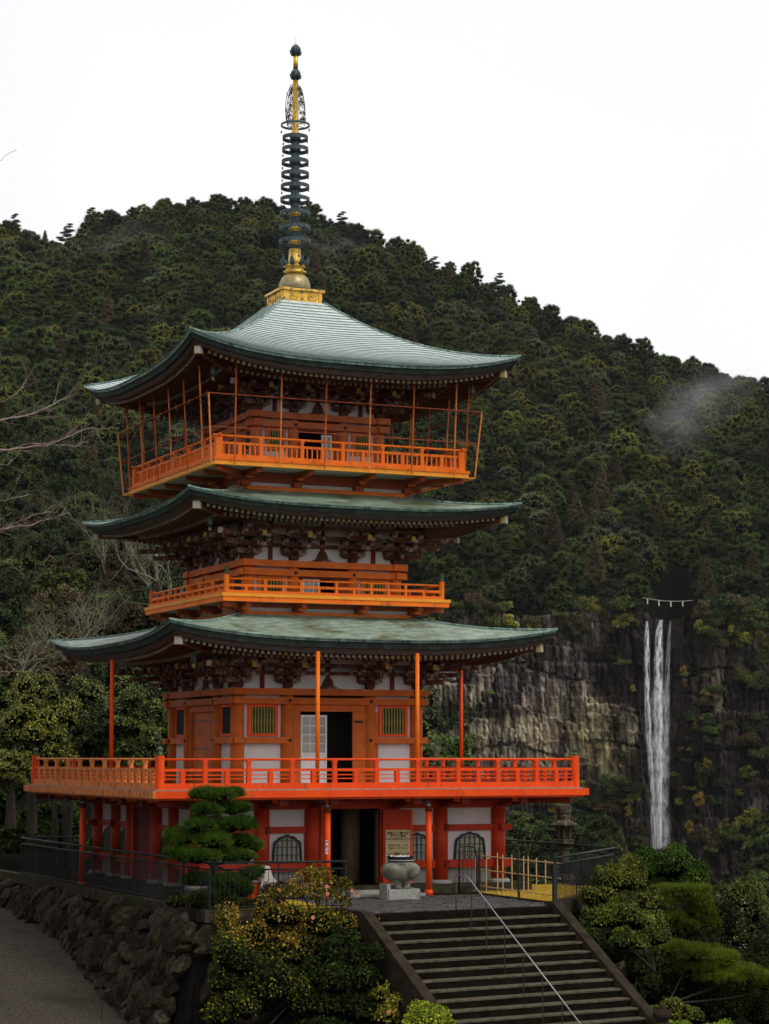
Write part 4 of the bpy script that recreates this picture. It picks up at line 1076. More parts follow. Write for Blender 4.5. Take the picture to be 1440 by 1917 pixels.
# ---- tubular barrier
bp = Vector((2.85, -5.75, ZT)); ba = R(8)
ab = thing('arched_barrier', bp, 'dark tubular hoop barrier standing between the stairs and the bamboo fence', 'barrier')
BM = Matrix.Translation(bp) @ RZ(ba)
arc = [(-.27, 0, 0), (-.27, 0, 1.18), (-.25, 0, 1.26), (-.19, 0, 1.31), (.05, 0, 1.30), (.20, 0, 1.27), (.28, 0, 1.17), (.31, 0, 1.0), (.31, 0, 0)]
link('hoop', MB().tube([tuple(BM @ Vector(a)) for a in arc], .026, 10).mesh('hoop', M['darkiron'], True), ab)
for x in (-.14, 0, .14): link('hoop_bar', MB().tube([tuple(BM @ Vector((x, 0, .25))), tuple(BM @ Vector((x, 0, 1.28)))], .009, 6).mesh('hoop_bar', M['darkiron']), ab)
link('hoop_rail', MB().tube([tuple(BM @ Vector((-.27, 0, .25))), tuple(BM @ Vector((.31, 0, .25)))], .012, 6).mesh('hoop_rail', M['darkiron']), ab)
# ---- incense burner
ib = Vector((.34, -6.85, ZT))
inc = thing('incense_burner', ib, 'round grey stone incense burner on a pale block in front of the entrance', 'incense burner')
IM = Matrix.Translation(ib) @ RZ(R(-4)) @ Matrix.Diagonal((.94, .94, .84, 1))
pbx = MB(); pbx.box(-.46, .46, -.33, .33, .0, .34)
link('pedestal', pbx.mesh('pedestal', M['palestone']), inc, IM)
link('pedestal_side_block', MB().box(-.50, -.40, -.28, .36, 0, .50).mesh('pedestal_side_block', M['palestone']), inc, IM)
pr_ = [(.10, .52), (.28, .56), (.44, .66), (.53, .80), (.555, .92), (.53, 1.02), (.44, 1.11), (.36, 1.14), (.355, 1.18)]
link('bowl', MB().lathe(pr_, 36).mesh('bowl', M['stone'], True), inc, IM)
link('rim', MB().lathe([(.355, 1.178), (.385, 1.19), (.385, 1.215), (.365, 1.225), (.365, 1.30), (.39, 1.31), (.39, 1.335), (.34, 1.335), (.33, 1.27), (.02, 1.26)], 36).mesh('rim', M['iron'], False), inc, IM)
link('rim_band', MB().lathe([(.392, 1.216), (.394, 1.232)], 36, cap=False).mesh('rim_band', M['ash']), inc, IM)
link('ash_bed', MB().lathe([(.33, 1.27), (.30, 1.31), (.15, 1.325), (.01, 1.32)], 24).mesh('ash_bed', M['ash']), inc, IM)
for i in range(14):
    a = i*2.4; rr = .10+.24*((i*37) % 10)/10
    link('ash_lump', rock_mesh(40+i % 3, 1, 'ash'), inc, IM @ T(rr*math.cos(a), rr*math.sin(a), 1.335) @ Matrix.Diagonal((.03+.02*(i % 3), .03, .022+.01*(i % 2), 1)))
for a in (-PI/2-.75, -PI/2+.62, PI/2):
    c_, s_ = math.cos(a), math.sin(a)
    link('foot', MB().tube([(c_*.20, s_*.20, .66), (c_*.21, s_*.21, .50), (c_*.19, s_*.19, .40), (c_*.22, s_*.22, .34)], [.19, .115, .10, .14], 12).mesh('foot', M['stone'], True), inc, IM)
def curved_plate(a0, a1, z0, z1, r_, name, m, out=.012):
    mb = MB(); vs = []; n = 10
    prz = [q[1] for q in pr_]; prr = [q[0] for q in pr_]
    for i in range(n+1):
        a = a0+(a1-a0)*i/n
        for z in (z0, z1):
            rr = float(np.interp(z, prz, prr))+out; vs.append((rr*math.cos(a), rr*math.sin(a), z))
    mb.add(vs, [(2*i, 2*i+2, 2*i+3, 2*i+1) for i in range(n)]); return mb.mesh(name, m)
aa = -PI/2-.0
for z0, z1, a0, a1 in ((.80, .815, -.22, .62), (1.0, 1.015, -.22, .62), (.80, 1.015, -.22, -.205), (.80, 1.015, .605, .62)):
    link('engraved_border', curved_plate(aa+a0, aa+a1, z0, z1, 0, 'engraved_border', M['engraved'], .004), inc, IM)
def text_mesh(s, size, m, name, align='CENTER', bold=.0):
    cu = bpy.data.curves.new('t', 'FONT'); cu.body = s; cu.size = size; cu.align_x = align; cu.align_y = 'CENTER'; cu.offset = bold; cu.resolution_u = 2
    o = bpy.data.objects.new('t', cu); COL.objects.link(o)
    dg = bpy.context.evaluated_depsgraph_get(); me = bpy.data.meshes.new_from_object(o.evaluated_get(dg)); me.name = name
    bpy.data.objects.remove(o); bpy.data.curves.remove(cu); me.materials.clear(); me.materials.append(m); return me
RX = Matrix.Rotation(PI/2, 4, 'X')
tm = text_mesh('奉 献', .13, M['engraved'], 'engraved_lettering', bold=.002)
for v in tm.vertices:
    a = aa+.2+v.co.x/.56; z = .905+v.co.y; rr = float(np.interp(z, [q_[1] for q_ in pr_], [q_[0] for q_ in pr_]))+.004
    v.co = (rr*math.cos(a), rr*math.sin(a), z)
link('engraved_lettering', tm, inc, IM)
# ---- entrance notice board and door plaque
nb_ = Vector((1.24, -4.86, 0)); NM = Matrix.Translation((1.22, -(H0+.30), 0)) @ RZ(R(-7))
sg = thing('notice_board', (1.22, -(H0+.31), .68), 'cream notice board with black writing on the red entrance door', 'notice board')
link('board_panel', MB().box(-.345, .345, -.03, 0, .56, 1.48).mesh('board_panel', M['board']), sg, NM)
for s in (-.348, .333): link('board_edge', MB().box(s, s+.015, -.034, .002, .56, 1.48).mesh('board_edge', M['snow']), sg, NM)
lines = [('那智山三重の塔', 1.385, .088), ('拝観のご案内', 1.305, .076), ('浄財三百円お納め下さい', 1.225, .062), ('塔内は二階へ進み', 1.06, .072), ('靴をぬいで下さい', .975, .072), ('大小便貴重品類持込禁', .835, .064), ('最上階から飛瀧拝所', .760, .064), ('（朝八時から午後四時）', .685, .058)]
for s_, z, size in lines:
    link('lettering', text_mesh(s_, size, M['ink'], 'lettering', bold=.0022), sg, NM @ T(-.0, -.0335, z) @ RX)
for z in (1.155, .905): link('ruled_line', MB().box(-.27, .27, -.0345, -.032, z-.003, z+.003).mesh('ruled_line', M['ink']), sg, NM)
pq = thing('door_plaque', (-1.42, -(H0+.5), 1.05), 'small white vertical plaque with dark characters on the left drain pipe', 'plaque')
PQ = T(-1.36, -5.905, 0)
link('plaque_plate', MB().box(-.045, .035, -.008, .008, .92, 1.28).mesh('plaque_plate', M['white']), pq, PQ)
for i, ch in enumerate('拝観口'): link('lettering', text_mesh(ch, .085, M['ink'], 'lettering', bold=.002), pq, PQ @ T(-.005, -.0105, 1.21-.11*i) @ RX)
# ---- stone lantern
q = Vector(on_y(1057, 1600, -2.2)); lp = Vector((q.x, q.y, ZT))
sl_ = thing('stone_lantern', lp, 'tall mossy stone lantern standing behind the right steel railing', 'stone lantern')
M['lantern'] = mat('blackened_lichen_stone', (.10, .085, .06), .9, c2=(.02, .018, .014), scale=6, bump=.4, dirt=(.22, .17, .11), dirt_at=.62, dirt_scale=9)
def lan(name, prof, n=6, sm=False): link(name, MB().lathe(prof, n, tuple(lp)).mesh(name, M['lantern'], sm), sl_)
lan('lantern_base', [(.42, 0), (.42, .12), (.30, .22), (.22, .28)]); lan('lantern_shaft', [(.15, .28), (.145, .62), (.18, .65), (.145, .68), (.14, 1.05)], 14, True)
lan('lantern_platform', [(.16, 1.05), (.31, 1.16), (.33, 1.27), (.24, 1.29)])
for k in range(6):
    a = k*PI/3; link('firebox_post', MB().box(-.035, .035, -.035, .035, 1.29, 1.62).mesh('firebox_post', M['lantern']), sl_, Matrix.Translation((lp.x+.19*math.cos(a), lp.y+.19*math.sin(a), lp.z)) @ RZ(a))
lan('firebox_core', [(.13, 1.29), (.13, 1.62)]); lan('lantern_cap', [(.18, 1.62), (.45, 1.67), (.47, 1.72), (.26, 1.82), (.20, 1.86)])
lan('lantern_crown', [(.19, 1.86), (.21, 1.95), (.19, 2.02), (.22, 2.06), (.24, 2.2), (.22, 2.28), (.12, 2.32)], 10)
#@@PLANTS
# ================================================================== PLANTS, HILLS, CLIFF, WATERFALL
def ico(sub, r=1.0):
    bm = bmesh.new(); bmesh.ops.create_icosphere(bm, subdivisions=sub, radius=r)
    v = np.array([tuple(a.co) for a in bm.verts]); f = np.array([[q.index for q in a.verts] for a in bm.faces]); bm.free(); return v, f
ICO_V, ICO_F = ico(2)
def vnoise(P, s, seed=0):     # cheap smooth noise in numpy, roughly -1..1
    o = seed*13.7
    return (np.sin(P[:, 0]*s*1.3+o+1.7*np.sin(P[:, 1]*s*.9+o))+np.sin(P[:, 1]*s*1.1+2*o+1.3*np.sin(P[:, 2]*s*1.2+o))+np.sin(P[:, 2]*s*1.4+3*o+1.5*np.sin(P[:, 0]*s*.8-o)))/3
def lobes_shell(lobes, n, rs, jit=.12, up=.0, under=-.45):
    """points and outward normals over a set of ellipsoid lobes (cx,cy,cz,rx,ry,rz), area weighted"""
    L = np.array(lobes, float); w_ = (L[:, 3]*L[:, 4]+L[:, 3]*L[:, 5]+L[:, 4]*L[:, 5]); w_ /= w_.sum()
    idx = rs.choice(len(L), n, p=w_); D = unit(rs.normal(size=(n, 3)))
    bad = D[:, 2] < under; D[bad, 2] *= -1
    Rr = L[idx, 3:6]; C_ = L[idx, :3]
    k = 1+jit*rs.normal(size=(n, 1))-.10*rs.random((n, 1))
    P = C_+D*Rr*k
    N = unit(D/Rr + np.array([[0, 0, up]]))
    # drop points buried inside another lobe
    keep = np.ones(n, bool)
    for l in L:
        q = (P-l[:3])/l[3:6]; keep &= (np.sum(q*q, 1) > .50) | (np.sum(((C_-l[:3]))**2, 1) < 1e-9)
    return P[keep], N[keep], idx[keep]
def foliage(name, lobes, n, size, m, rs=None, aspect=1.0, jit=.12, rand=.75, up=.25, under=-.45, tnt=None, clump=1.5):
    rs = rs or nrng
    P, N, idx = lobes_shell(lobes, n, rs, jit, up, under); k = len(P)
    N2 = unit(N+rand*rs.normal(size=(k, 3))); N2[:, 2] = np.abs(N2[:, 2])*.6+N2[:, 2]*.4
    V, F = leaf_quads(P, unit(N2), size*rs.uniform(.6, 1.35, k), aspect, rs)
    lt = rs.random(len(lobes))
    t = np.clip(.46+.35*(lt[idx]-.5)+.20*vnoise(P, clump, 3)+.27*rs.normal(size=k), 0, 1)
    if tnt is not None: t = np.clip(t+tnt, 0, 1)
    return np_mesh(name, V, F, m, tint=t)
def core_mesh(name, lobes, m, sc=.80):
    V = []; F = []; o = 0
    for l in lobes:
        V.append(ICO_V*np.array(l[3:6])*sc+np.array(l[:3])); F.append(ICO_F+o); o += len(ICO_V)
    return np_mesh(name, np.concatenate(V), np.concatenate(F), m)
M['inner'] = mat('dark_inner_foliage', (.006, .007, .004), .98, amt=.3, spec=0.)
M['bark'] = mat('dark_bark', (.045, .034, .024), .95, c2=(.025, .02, .015), scale=6, bump=.4)
M['lichenbark'] = mat('lichen_covered_bark', (.25, .24, .155), .9, c2=(.05, .045, .03), scale=7)
M['twig'] = mat('pinkish_bare_twig', (.46, .34, .30), .8, c2=(.22, .15, .13), scale=8)
G = lambda a, b, c: (a, b, c)
M['f_green'] = leafmat('hill_broadleaf_foliage', [(0, (.025, .036, .014)), (.5, (.078, .115, .022)), (1, (.18, .235, .045))], spec=.08)
M['f_olive'] = leafmat('hill_olive_foliage', [(0, (.045, .050, .012)), (.5, (.18, .19, .034)), (1, (.34, .33, .055))], spec=.08)
M['f_dark'] = leafmat('hill_dark_evergreen_foliage', [(0, (.014, .022, .011)), (.5, (.032, .052, .015)), (1, (.075, .10, .035))], spec=.08)
M['f_brown'] = leafmat('hill_brown_cedar_foliage', [(0, (.035, .028, .012)), (.5, (.080, .064, .030)), (1, (.15, .115, .05))], spec=.05)
M['f_grey'] = leafmat('hill_greyish_foliage', [(0, (.040, .044, .030)), (.5, (.115, .135, .058)), (1, (.21, .24, .105))], spec=.08)
M['laurel'] = leafmat('glossy_laurel_leaves', [(0, (.012, .022, .003)), (.5, (.055, .085, .010)), (.8, (.12, .15, .02)), (1, (.24, .25, .05))], rough=.38, spec=.26, rnd=.10, hue=.01)  # bright ramp end paints leaf highlights, here and in the yellow-green below
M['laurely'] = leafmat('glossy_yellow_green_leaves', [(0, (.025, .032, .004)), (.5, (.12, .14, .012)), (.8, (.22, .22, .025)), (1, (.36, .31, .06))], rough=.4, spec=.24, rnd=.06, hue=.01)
M['pine'] = leafmat('pine_needles', [(0, (.008, .020, .002)), (.5, (.040, .085, .006)), (1, (.13, .19, .016))], rough=.6, spec=.1, rnd=.08, hue=.01)
M['pine2'] = leafmat('yellow_green_pine_needles', [(0, (.010, .016, .002)), (.5, (.065, .095, .006)), (1, (.21, .26, .020))], rough=.6, spec=.1, rnd=.05, hue=.01)
M['clip'] = leafmat('clipped_shrub_leaves', [(0, (.010, .015, .002)), (.5, (.052, .078, .006)), (.85, (.15, .175, .014)), (1, (.27, .25, .035))], rough=.5, spec=.12, rnd=.08)
M['azalea'] = leafmat('yellowing_azalea_leaves', [(0, (.010, .014, .002)), (.45, (.055, .065, .007)), (.68, (.15, .14, .012)), (.86, (.32, .25, .016)), (.97, (.44, .22, .015)), (1, (.50, .38, .09))], rough=.5, spec=.10, rnd=.05)
M['dkcon'] = leafmat('dark_conifer_sprays', [(0, (.006, .010, .002)), (.5, (.020, .030, .006)), (1, (.055, .075, .012))], rough=.7, spec=.05, rnd=.05)
M['lime'] = leafmat('bright_green_shrub_leaves', [(0, (.06, .09, .004)), (.5, (.19, .27, .012)), (1, (.42, .50, .04))], rough=.5, spec=.12, rnd=.03)
M['redbrown'] = leafmat('dark_reddish_shrub_leaves', [(0, (.02, .010, .006)), (.5, (.05, .025, .014)), (1, (.08, .05, .02))], rough=.5, spec=.3)

# ---------------- terrain (far hills) in columns of the view: depth D along the view axis, height from the skyline of the photograph
RIDGE = [(-1600, 620), (-900, 520), (-400, 430), (-150, 395), (0, 405), (40, 425), (85, 447), (130, 432), (200, 398), (300, 378), (390, 358), (470, 362), (540, 382), (600, 398), (660, 412), (740, 445), (820, 480), (900, 515), (960, 548), (1080, 600), (1200, 645), (1300, 684), (1370, 700), (1440, 716), (1600, 760), (1900, 850), (2800, 1000)]
rx_ = np.array([a for a, _ in RIDGE], float); ry_ = np.array([b+10 for _, b in RIDGE], float)
def y2z(y, D): return C0[2] + D*(fw[2]-upv[2]*(y-958.5)/FPX)
def sstep(a, b, x): t = np.clip((x-a)/(b-a), 0, 1); return t*t*(3-2*t)
CTOP = [(700, 1130), (840, 1150), (1000, 1160), (1100, 1148), (1180, 1142), (1203, 1146), (1216, 1164), (1262, 1166), (1280, 1162), (1305, 1140), (1440, 1150), (1600, 1150), (1900, 1200)]
ctx, cty = np.array(CTOP, float).T
def hill_z(px, D):
    px = np.asarray(px, float); D = np.asarray(D, float)
    rg = np.interp(px, rx_, ry_)
    # left: continuous wooded slope
    Dl = [85, 110, 160, 240, 330, 450, 600, 740, 860]
    zl = [-1.5, -.6, 1.0]+[y2z(y, d) for y, d in ((1330, 240), (1190, 330), (1010, 450), (790, 600), (580, 740))]+[0]
    zl_ = np.interp(D, Dl, zl); zr_ = y2z(rg, 860.)
    t = np.clip((D-740)/(860-740), 0, 1); zl_ = np.where(D > 740, zl[-2]*(1-t)+zr_*t, zl_)
    zl_ = np.where(D > 860, zr_-(D-860)*.45, zl_)
    # right: ravine floor, cliff at 600, slope above it
    cy_ = np.interp(px, ctx, cty); zc_ = y2z(cy_, 602.)
    foot = np.interp(px, [760, 1110, 1165, 1235, 1390, 1450], [-17, -20, -32, -34, -31, -16])
    zr0 = np.interp(D, [85, 150, 300, 430], [-6, -18, -30, -34])+0*px
    t = sstep(430, 585, D); zr0 = zr0*(1-t)+foot*t
    t2 = np.clip((D-602)/(860-602), 0, 1); up_ = zc_+(zr_-zc_)*(t2*.80+.20*t2**2)
    # dark gully behind the lip of the fall
    gul = np.exp(-((px-1242-(D-602)*.45)/34)**2)*np.clip(1-(D-602)/120, 0, 1)
    up_ = up_ - gul*9*np.clip((D-606)/14, 0, 1)
    zr = np.where(D < 600, zr0, up_); zr = np.where(D > 860, zr_-(D-860)*.45, zr)
    wr = sstep(690, 790, px)
    z = zl_*(1-wr)+zr*wr
    X = np.stack([px*.15, D, z*0], -1).reshape(-1, 3)
    nz = (vnoise(X, .035, 1)+.6*vnoise(X, .08, 2)).reshape(z.shape)
    amp = np.clip((D-200)/200, 0, 1)*np.clip((865-D)/80, 0, 1)*7*np.where(px > 760, np.clip(np.abs(D-602)/60, 0, 1), 1)
    return z+nz*amp
def hill_pt(px, D):
    px = np.asarray(px, float); D = np.asarray(D, float)
    d = rt[None, :2]*((px-720)/FPX)[:, None]
    # horizontal position: use the level forward direction so that columns are vertical
    fh = np.array([math.sin(YAW), math.cos(YAW)])
    XY = C0[None, :2]+fh[None, :]*D[:, None]*math.cos(PITCH)+rt[None, :2]*(((px-720)/FPX)*D)[:, None]
    return np.column_stack([XY, hill_z(px, D)])
pxs = np.linspace(-1500, 2700, 330)
def terrain(name, Ds, sel, m):
    A, B = np.meshgrid(pxs[sel], Ds); P = hill_pt(A.ravel(), B.ravel()); n = A.shape[1]; k = A.shape[0]
    idx = np.arange(n*k).reshape(k, n)
    F = np.stack([idx[:-1, :-1], idx[:-1, 1:], idx[1:, 1:], idx[1:, :-1]], -1).reshape(-1, 4)
    return np_mesh(name, P, F, m, True)
struct('hillside', terrain('hillside', np.concatenate([np.linspace(85, 597, 60), [599.5], np.linspace(602, 990, 60)]), np.ones(330, bool), M['forestfloor']))
gz = lambda x, y: -6.2 + .0*x
struct('ground', grid_mesh('ground', np.linspace(-220, 220, 12), np.linspace(-160, 60, 8), lambda x, y: -6.3 if abs(x) < 190 else -7, M['soil']))
struct('far_ground', MB().box(-4000, 4000, -3000, 4000, -60, -48.4).mesh('far_ground', M['forestfloor']))
# garden slope beside the stairs and behind the terrace
def gs(x, y):
    if x > 0: return -2.6-.42*max(0, (-y-9))-.45*max(0, x-4.5)
    return -3.3
struct('garden_bank', grid_mesh('garden_bank', np.linspace(3.5, 26, 24), np.linspace(-26, 8, 34), lambda x, y: max(-6.2, gs(x, y)-.3+.25*mnoise.noise(Vector((x*.6, y*.6, 0)))), M['soil']))
struct('planting_bed', grid_mesh('planting_bed', np.linspace(-6.9, -2.4, 14), np.linspace(-15.5, -10.0, 14), lambda x, y: -3.25+.5*max(0, (y+13)/3)+.15*mnoise.noise(Vector((x, y, 0))), M['soil']))

# ---------------- hill trees: mesh variants
def blob_lobes(seed, w_, h_, n, flat=.75, base=.28):
    rs = random.Random(seed); L = []
    for i in range(n):
        a = rs.random()*2*PI; q = math.sqrt(rs.random())*.72; z = base+(1-base)*(.15+.72*rs.random()*(1-q*q*.7))
        r_ = rs.uniform(.20, .36)*w_*.5*(1.25-q*.5)
        L.append((math.cos(a)*q*w_*.5, math.sin(a)*q*w_*.5, z*h_, r_, r_, r_*flat))
    return L
def dome_lobes(seed, w_, h_, n=46):
    rs = random.Random(seed); L = []; ox, oy = rs.uniform(-.6, .6), rs.uniform(-.6, .6)
    for i in range(n):
        t_ = (i+.5)/n; z = t_**.85; prof = math.sqrt(max(0, 1-(max(0, z-.35)/.68)**2))*(1 if z > .35 else .82+.5*z)
        a = i*2.399+rs.random()*.7; q = prof*rs.uniform(.72, 1.12)
        r_ = rs.uniform(.85, 1.75)*(1.05-.22*z)
        L.append((math.cos(a)*q*w_*.40+ox*z*2, math.sin(a)*q*w_*.40+oy*z*2, h_*(z*.86+.03)+rs.uniform(-.5, .5), r_, r_, r_*rs.uniform(.75, 1.0)))
    for k in range(5): L.append((ox*k*.4, oy*k*.4, h_*(.15+.15*k), w_*.30*(1-.12*k), w_*.30*(1-.12*k), h_*.16))
    return L
def make_tree_mesh(kind, seed, leaves=3300, sz=.31):
    rs = np.random.default_rng(seed)
    if kind in ('green', 'olive', 'dark', 'grey'):
        L = dome_lobes(seed, 9.5+seed % 3, 8.2+1.3*(seed % 3)); P, N, idx = lobes_shell(L, leaves*2, rs, .19, .3, -.3)
        asp = 1.0; rand = .95
    elif kind == 'pine':
        L = []; r_ = random.Random(seed)
        for i in range(13):
            z = 4.0+i*.62+r_.uniform(-.2, .2); a = r_.random()*6.28; q = r_.uniform(.3, 3.6)*(1-.045*i); s = r_.uniform(1.1, 2.2)*(1-.035*i)
            L.append((math.cos(a)*q, math.sin(a)*q, z, s, s, s*.30))
        P, N, idx = lobes_shell(L, int(leaves*1.6), rs, .15, .4, -.3); asp = 1.; rand = .8
    else:                                     # cedar
        L = []; r_ = random.Random(seed)
        for i in range(30):
            t_ = i/30; rad = 2.3*(1-t_)**.8; a = i*2.4+r_.random(); s = .55+1.0*(1-t_)
            L.append((math.cos(a)*rad*.75, math.sin(a)*rad*.75, 2.0+t_*10, s, s, s*.75))
        P, N, idx = lobes_shell(L, leaves*2, rs, .14, .0, -.6); asp = 1.; rand = .7
    k = len(P); N2 = unit(N+rand*rs.normal(size=(k, 3)))
    V, F = leaf_quads(P, N2, sz*rs.uniform(.6, 1.4, k), asp, rs)
    t = np.clip(.5+.30*(rs.random(len(L))[idx]-.5)+.16*rs.normal(size=k), 0, 1)
    # inner dark mass, four cornered faces so that it joins the same mesh
    Cv = []; Cf = []; o = len(V)
    for l in L:
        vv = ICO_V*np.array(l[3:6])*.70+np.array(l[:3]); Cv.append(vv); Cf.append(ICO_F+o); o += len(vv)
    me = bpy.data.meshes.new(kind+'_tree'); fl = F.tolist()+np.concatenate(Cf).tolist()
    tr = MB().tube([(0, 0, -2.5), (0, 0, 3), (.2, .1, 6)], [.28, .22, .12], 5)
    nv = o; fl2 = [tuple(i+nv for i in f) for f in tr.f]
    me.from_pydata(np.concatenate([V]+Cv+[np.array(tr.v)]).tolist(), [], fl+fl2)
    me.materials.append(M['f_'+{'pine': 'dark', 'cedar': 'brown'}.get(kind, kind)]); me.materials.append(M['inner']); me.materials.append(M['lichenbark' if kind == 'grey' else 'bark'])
    mi = np.zeros(len(me.polygons), np.int32); mi[len(F):] = 1; mi[len(fl):] = 2; me.polygons.foreach_set('material_index', mi)
    a = me.attributes.new('tint', 'FLOAT', 'FACE'); tt = np.zeros(len(me.polygons), np.float32); tt[:len(t)] = t; a.data.foreach_set('value', tt)
    me.update(); return me
KINDS = ['green', 'green', 'green', 'olive', 'olive', 'dark', 'dark', 'grey', 'grey', 'pine', 'cedar', 'cedar']
TREES = [make_tree_mesh(k, 100+i) for i, k in enumerate(KINDS)]
rs = np.random.default_rng(77)
cand = []
N_ = 52000
pxr = rs.uniform(-1150, 2350, N_); Dr = np.sqrt(rs.uniform(205**2, 885**2, N_))
occ = {}
for px, D in zip(pxr, Dr):
    if px > 745 and (D < 430 or (575 < D < 603)): continue
    if px > 745 and D < 600 and (1140 < px < 1405): continue
    gx_ = px - (D-602)*.45
    if D > 600 and D < 660 and (1200 < gx_ < 1288 or (D < 635 and 1196 < px < 1312)): continue
    P = hill_pt([px], [D])[0]
    key = (int(P[0]//7.0), int(P[1]//7.0))
    ok = True
    for i in (-1, 0, 1):
        for j in (-1, 0, 1):
            for Q in occ.get((key[0]+i, key[1]+j), ()):
                if (Q[0]-P[0])**2+(Q[1]-P[1])**2 < (5.9 if D > 690 else 6.6)**2: ok = False
    if not ok: continue
    occ.setdefault(key, []).append(P)
    low = 0 if D > 700 else 1
    u = rs.random(); nzv = math.sin(P[0]*.035)+math.sin(P[1]*.03+1)
    if 780 < px < 1150 and 620 < D < 760 and nzv > -.3 and u < .45: kd = 'cedar'
    elif u < .34: kd = 'green'
    elif u < .50: kd = 'olive'
    elif u < .68: kd = 'dark'
    elif u < .84: kd = 'grey'
    elif u < .93: kd = 'pine'
    else: kd = 'cedar'
    if D > 785: kd = 'green' if u < .3 else 'grey' if u < .6 else 'olive' if u < .75 else 'dark'
    elif D > 600 and D < 700 and rs.random() < .45: kd = 'dark' if u < .55 else 'green' if u < .85 else 'cedar'  # lower trees pick darker kinds, valley shade put into their colour
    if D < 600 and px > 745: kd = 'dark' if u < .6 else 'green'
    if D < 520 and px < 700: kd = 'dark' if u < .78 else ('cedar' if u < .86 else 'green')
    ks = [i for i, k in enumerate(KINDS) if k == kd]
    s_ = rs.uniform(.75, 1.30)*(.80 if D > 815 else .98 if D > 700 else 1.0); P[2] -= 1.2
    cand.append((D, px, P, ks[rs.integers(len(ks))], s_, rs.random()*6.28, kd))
# skyline trees that stand above the ridge line
for px, D, kd, s_ in ((118, 850, 'pine', 1.05), (165, 853, 'pine', .95), (205, 850, 'dark', 1.0), (300, 852, 'green', .9), (640, 852, 'pine', .9), (668, 852, 'dark', .8), (815, 850, 'pine', .9), (845, 850, 'cedar', .75), (935, 851, 'pine', 1.05), (1005, 850, 'green', .8), (1080, 850, 'cedar', .7), (1240, 845, 'green', .9), (1335, 835, 'pine', 1.0), (1362, 838, 'pine', .9), (1395, 838, 'dark', .9), (20, 850, 'pine', .8), (75, 852, 'cedar', .7)):
    P = hill_pt([px], [D])[0]; ks = [i for i, k in enumerate(KINDS) if k == kd]
    cand.append((D-400, px, P, ks[0], s_, rs.random()*6.28, kd))
def scr_y(P):
    d = P-C0; return 958.5-FPX*(d @ upv)/(d @ fw)
cand.sort(key=lambda a: a[0] if -20 < a[1] < 1460 and not (300 < a[1] < 770 and scr_y(a[2]) > 640) else a[0]+2000)
DESC = {'green': 'rounded green broadleaf tree', 'olive': 'yellowish olive broadleaf tree', 'dark': 'very dark evergreen tree', 'grey': 'grey-green broadleaf tree', 'pine': 'layered dark pine tree', 'cedar': 'brownish pointed cedar tree'}
def region(px, D, y):
    if px > 745 and D < 600: return 'at the foot of the cliff '+('behind the ground floor corner' if px < 860 else 'behind the bamboo fence' if px < 1000 else 'behind the stone lantern' if px < 1090 else ('left of the fall' if px < 1235 else 'right of the fall' if px < 1425 else 'at the right edge'))
    if px > 745 and D < 640:
        return 'on the cliff edge '+('beside the middle roof' if px < 900 else ('right of the lowest roof tip' if px < 1080 else ('just left of the waterfall' if px < 1235 else ('just right of the waterfall' if px < 1350 else 'at the right edge'))))
    hb = 'lowest roof height' if y > 1150 else ('middle roof height' if y > 950 else ('top balcony height' if y > 760 else ('top roof height' if y > 560 else 'finial height')))
    if px > 745:
        return 'right of the pagoda, '+hb+(', close to it' if px < 960 else (', halfway across' if px < 1180 else (', above the waterfall' if px < 1320 else ', near the right edge')))
    return 'left of the pagoda, '+hb+(', at the left edge' if px < 80 else (', outside the roof tips' if px < 180 else ', close to it'))
NI = 280
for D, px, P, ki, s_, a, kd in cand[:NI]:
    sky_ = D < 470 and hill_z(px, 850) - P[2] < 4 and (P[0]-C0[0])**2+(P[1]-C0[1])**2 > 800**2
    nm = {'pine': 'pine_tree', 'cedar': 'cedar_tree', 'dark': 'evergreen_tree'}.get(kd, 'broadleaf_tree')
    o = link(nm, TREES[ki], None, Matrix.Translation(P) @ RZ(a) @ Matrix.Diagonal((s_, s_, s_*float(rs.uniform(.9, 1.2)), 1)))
    if sky_:
        tag(o, DESC[kd]+' standing out on the mountain skyline, '+('left of the finial' if px < 552 else 'right of the finial'), 'tree', kd+' trees on the skyline '+('left' if px < 552 else 'right'))
    else:
        rg = region(px, D, scr_y(P)-12); tag(o, DESC[kd]+' '+rg, 'tree', DESC[kd]+'s '+rg)
rest = cand[NI:]
# the far-off wood beyond: one mass of instances
me = bpy.data.meshes.new('distant_forest'); me.from_pydata([tuple(c[2]) for c in rest], [], [])
for nm, ty, vals in (('tree_index', 'INT', [c[3] for c in rest]), ('tree_scale', 'FLOAT', [c[4] for c in rest]), ('tree_turn', 'FLOAT', [c[5] for c in rest])):
    at_ = me.attributes.new(nm, ty, 'POINT'); at_.data.foreach_set('value', vals)
fo = link('distant_forest', me, kind='stuff')
ng = bpy.data.node_groups.new('forest', 'GeometryNodeTree')
ng.interface.new_socket('Geometry', in_out='INPUT', socket_type='NodeSocketGeometry'); ng.interface.new_socket('Geometry', in_out='OUTPUT', socket_type='NodeSocketGeometry')
gi = ng.nodes.new('NodeGroupInput'); go = ng.nodes.new('NodeGroupOutput'); iop = ng.nodes.new('GeometryNodeInstanceOnPoints'); g2i = ng.nodes.new('GeometryNodeGeometryToInstance')
used = {}
for c in cand[:NI]: pass
for i, tme in enumerate(TREES):
    src = next((o for o in COL.objects if o.data is tme), None)
    if src is None:
        src = link('broadleaf_tree', tme, None, Matrix.Translation(hill_pt([40+i*5], [300.])[0])); tag(src, DESC[KINDS[i]]+' on the lower wooded slope left of the pagoda', 'tree', DESC[KINDS[i]]+'s on the lower wooded slope left of the pagoda')
    used[i] = src
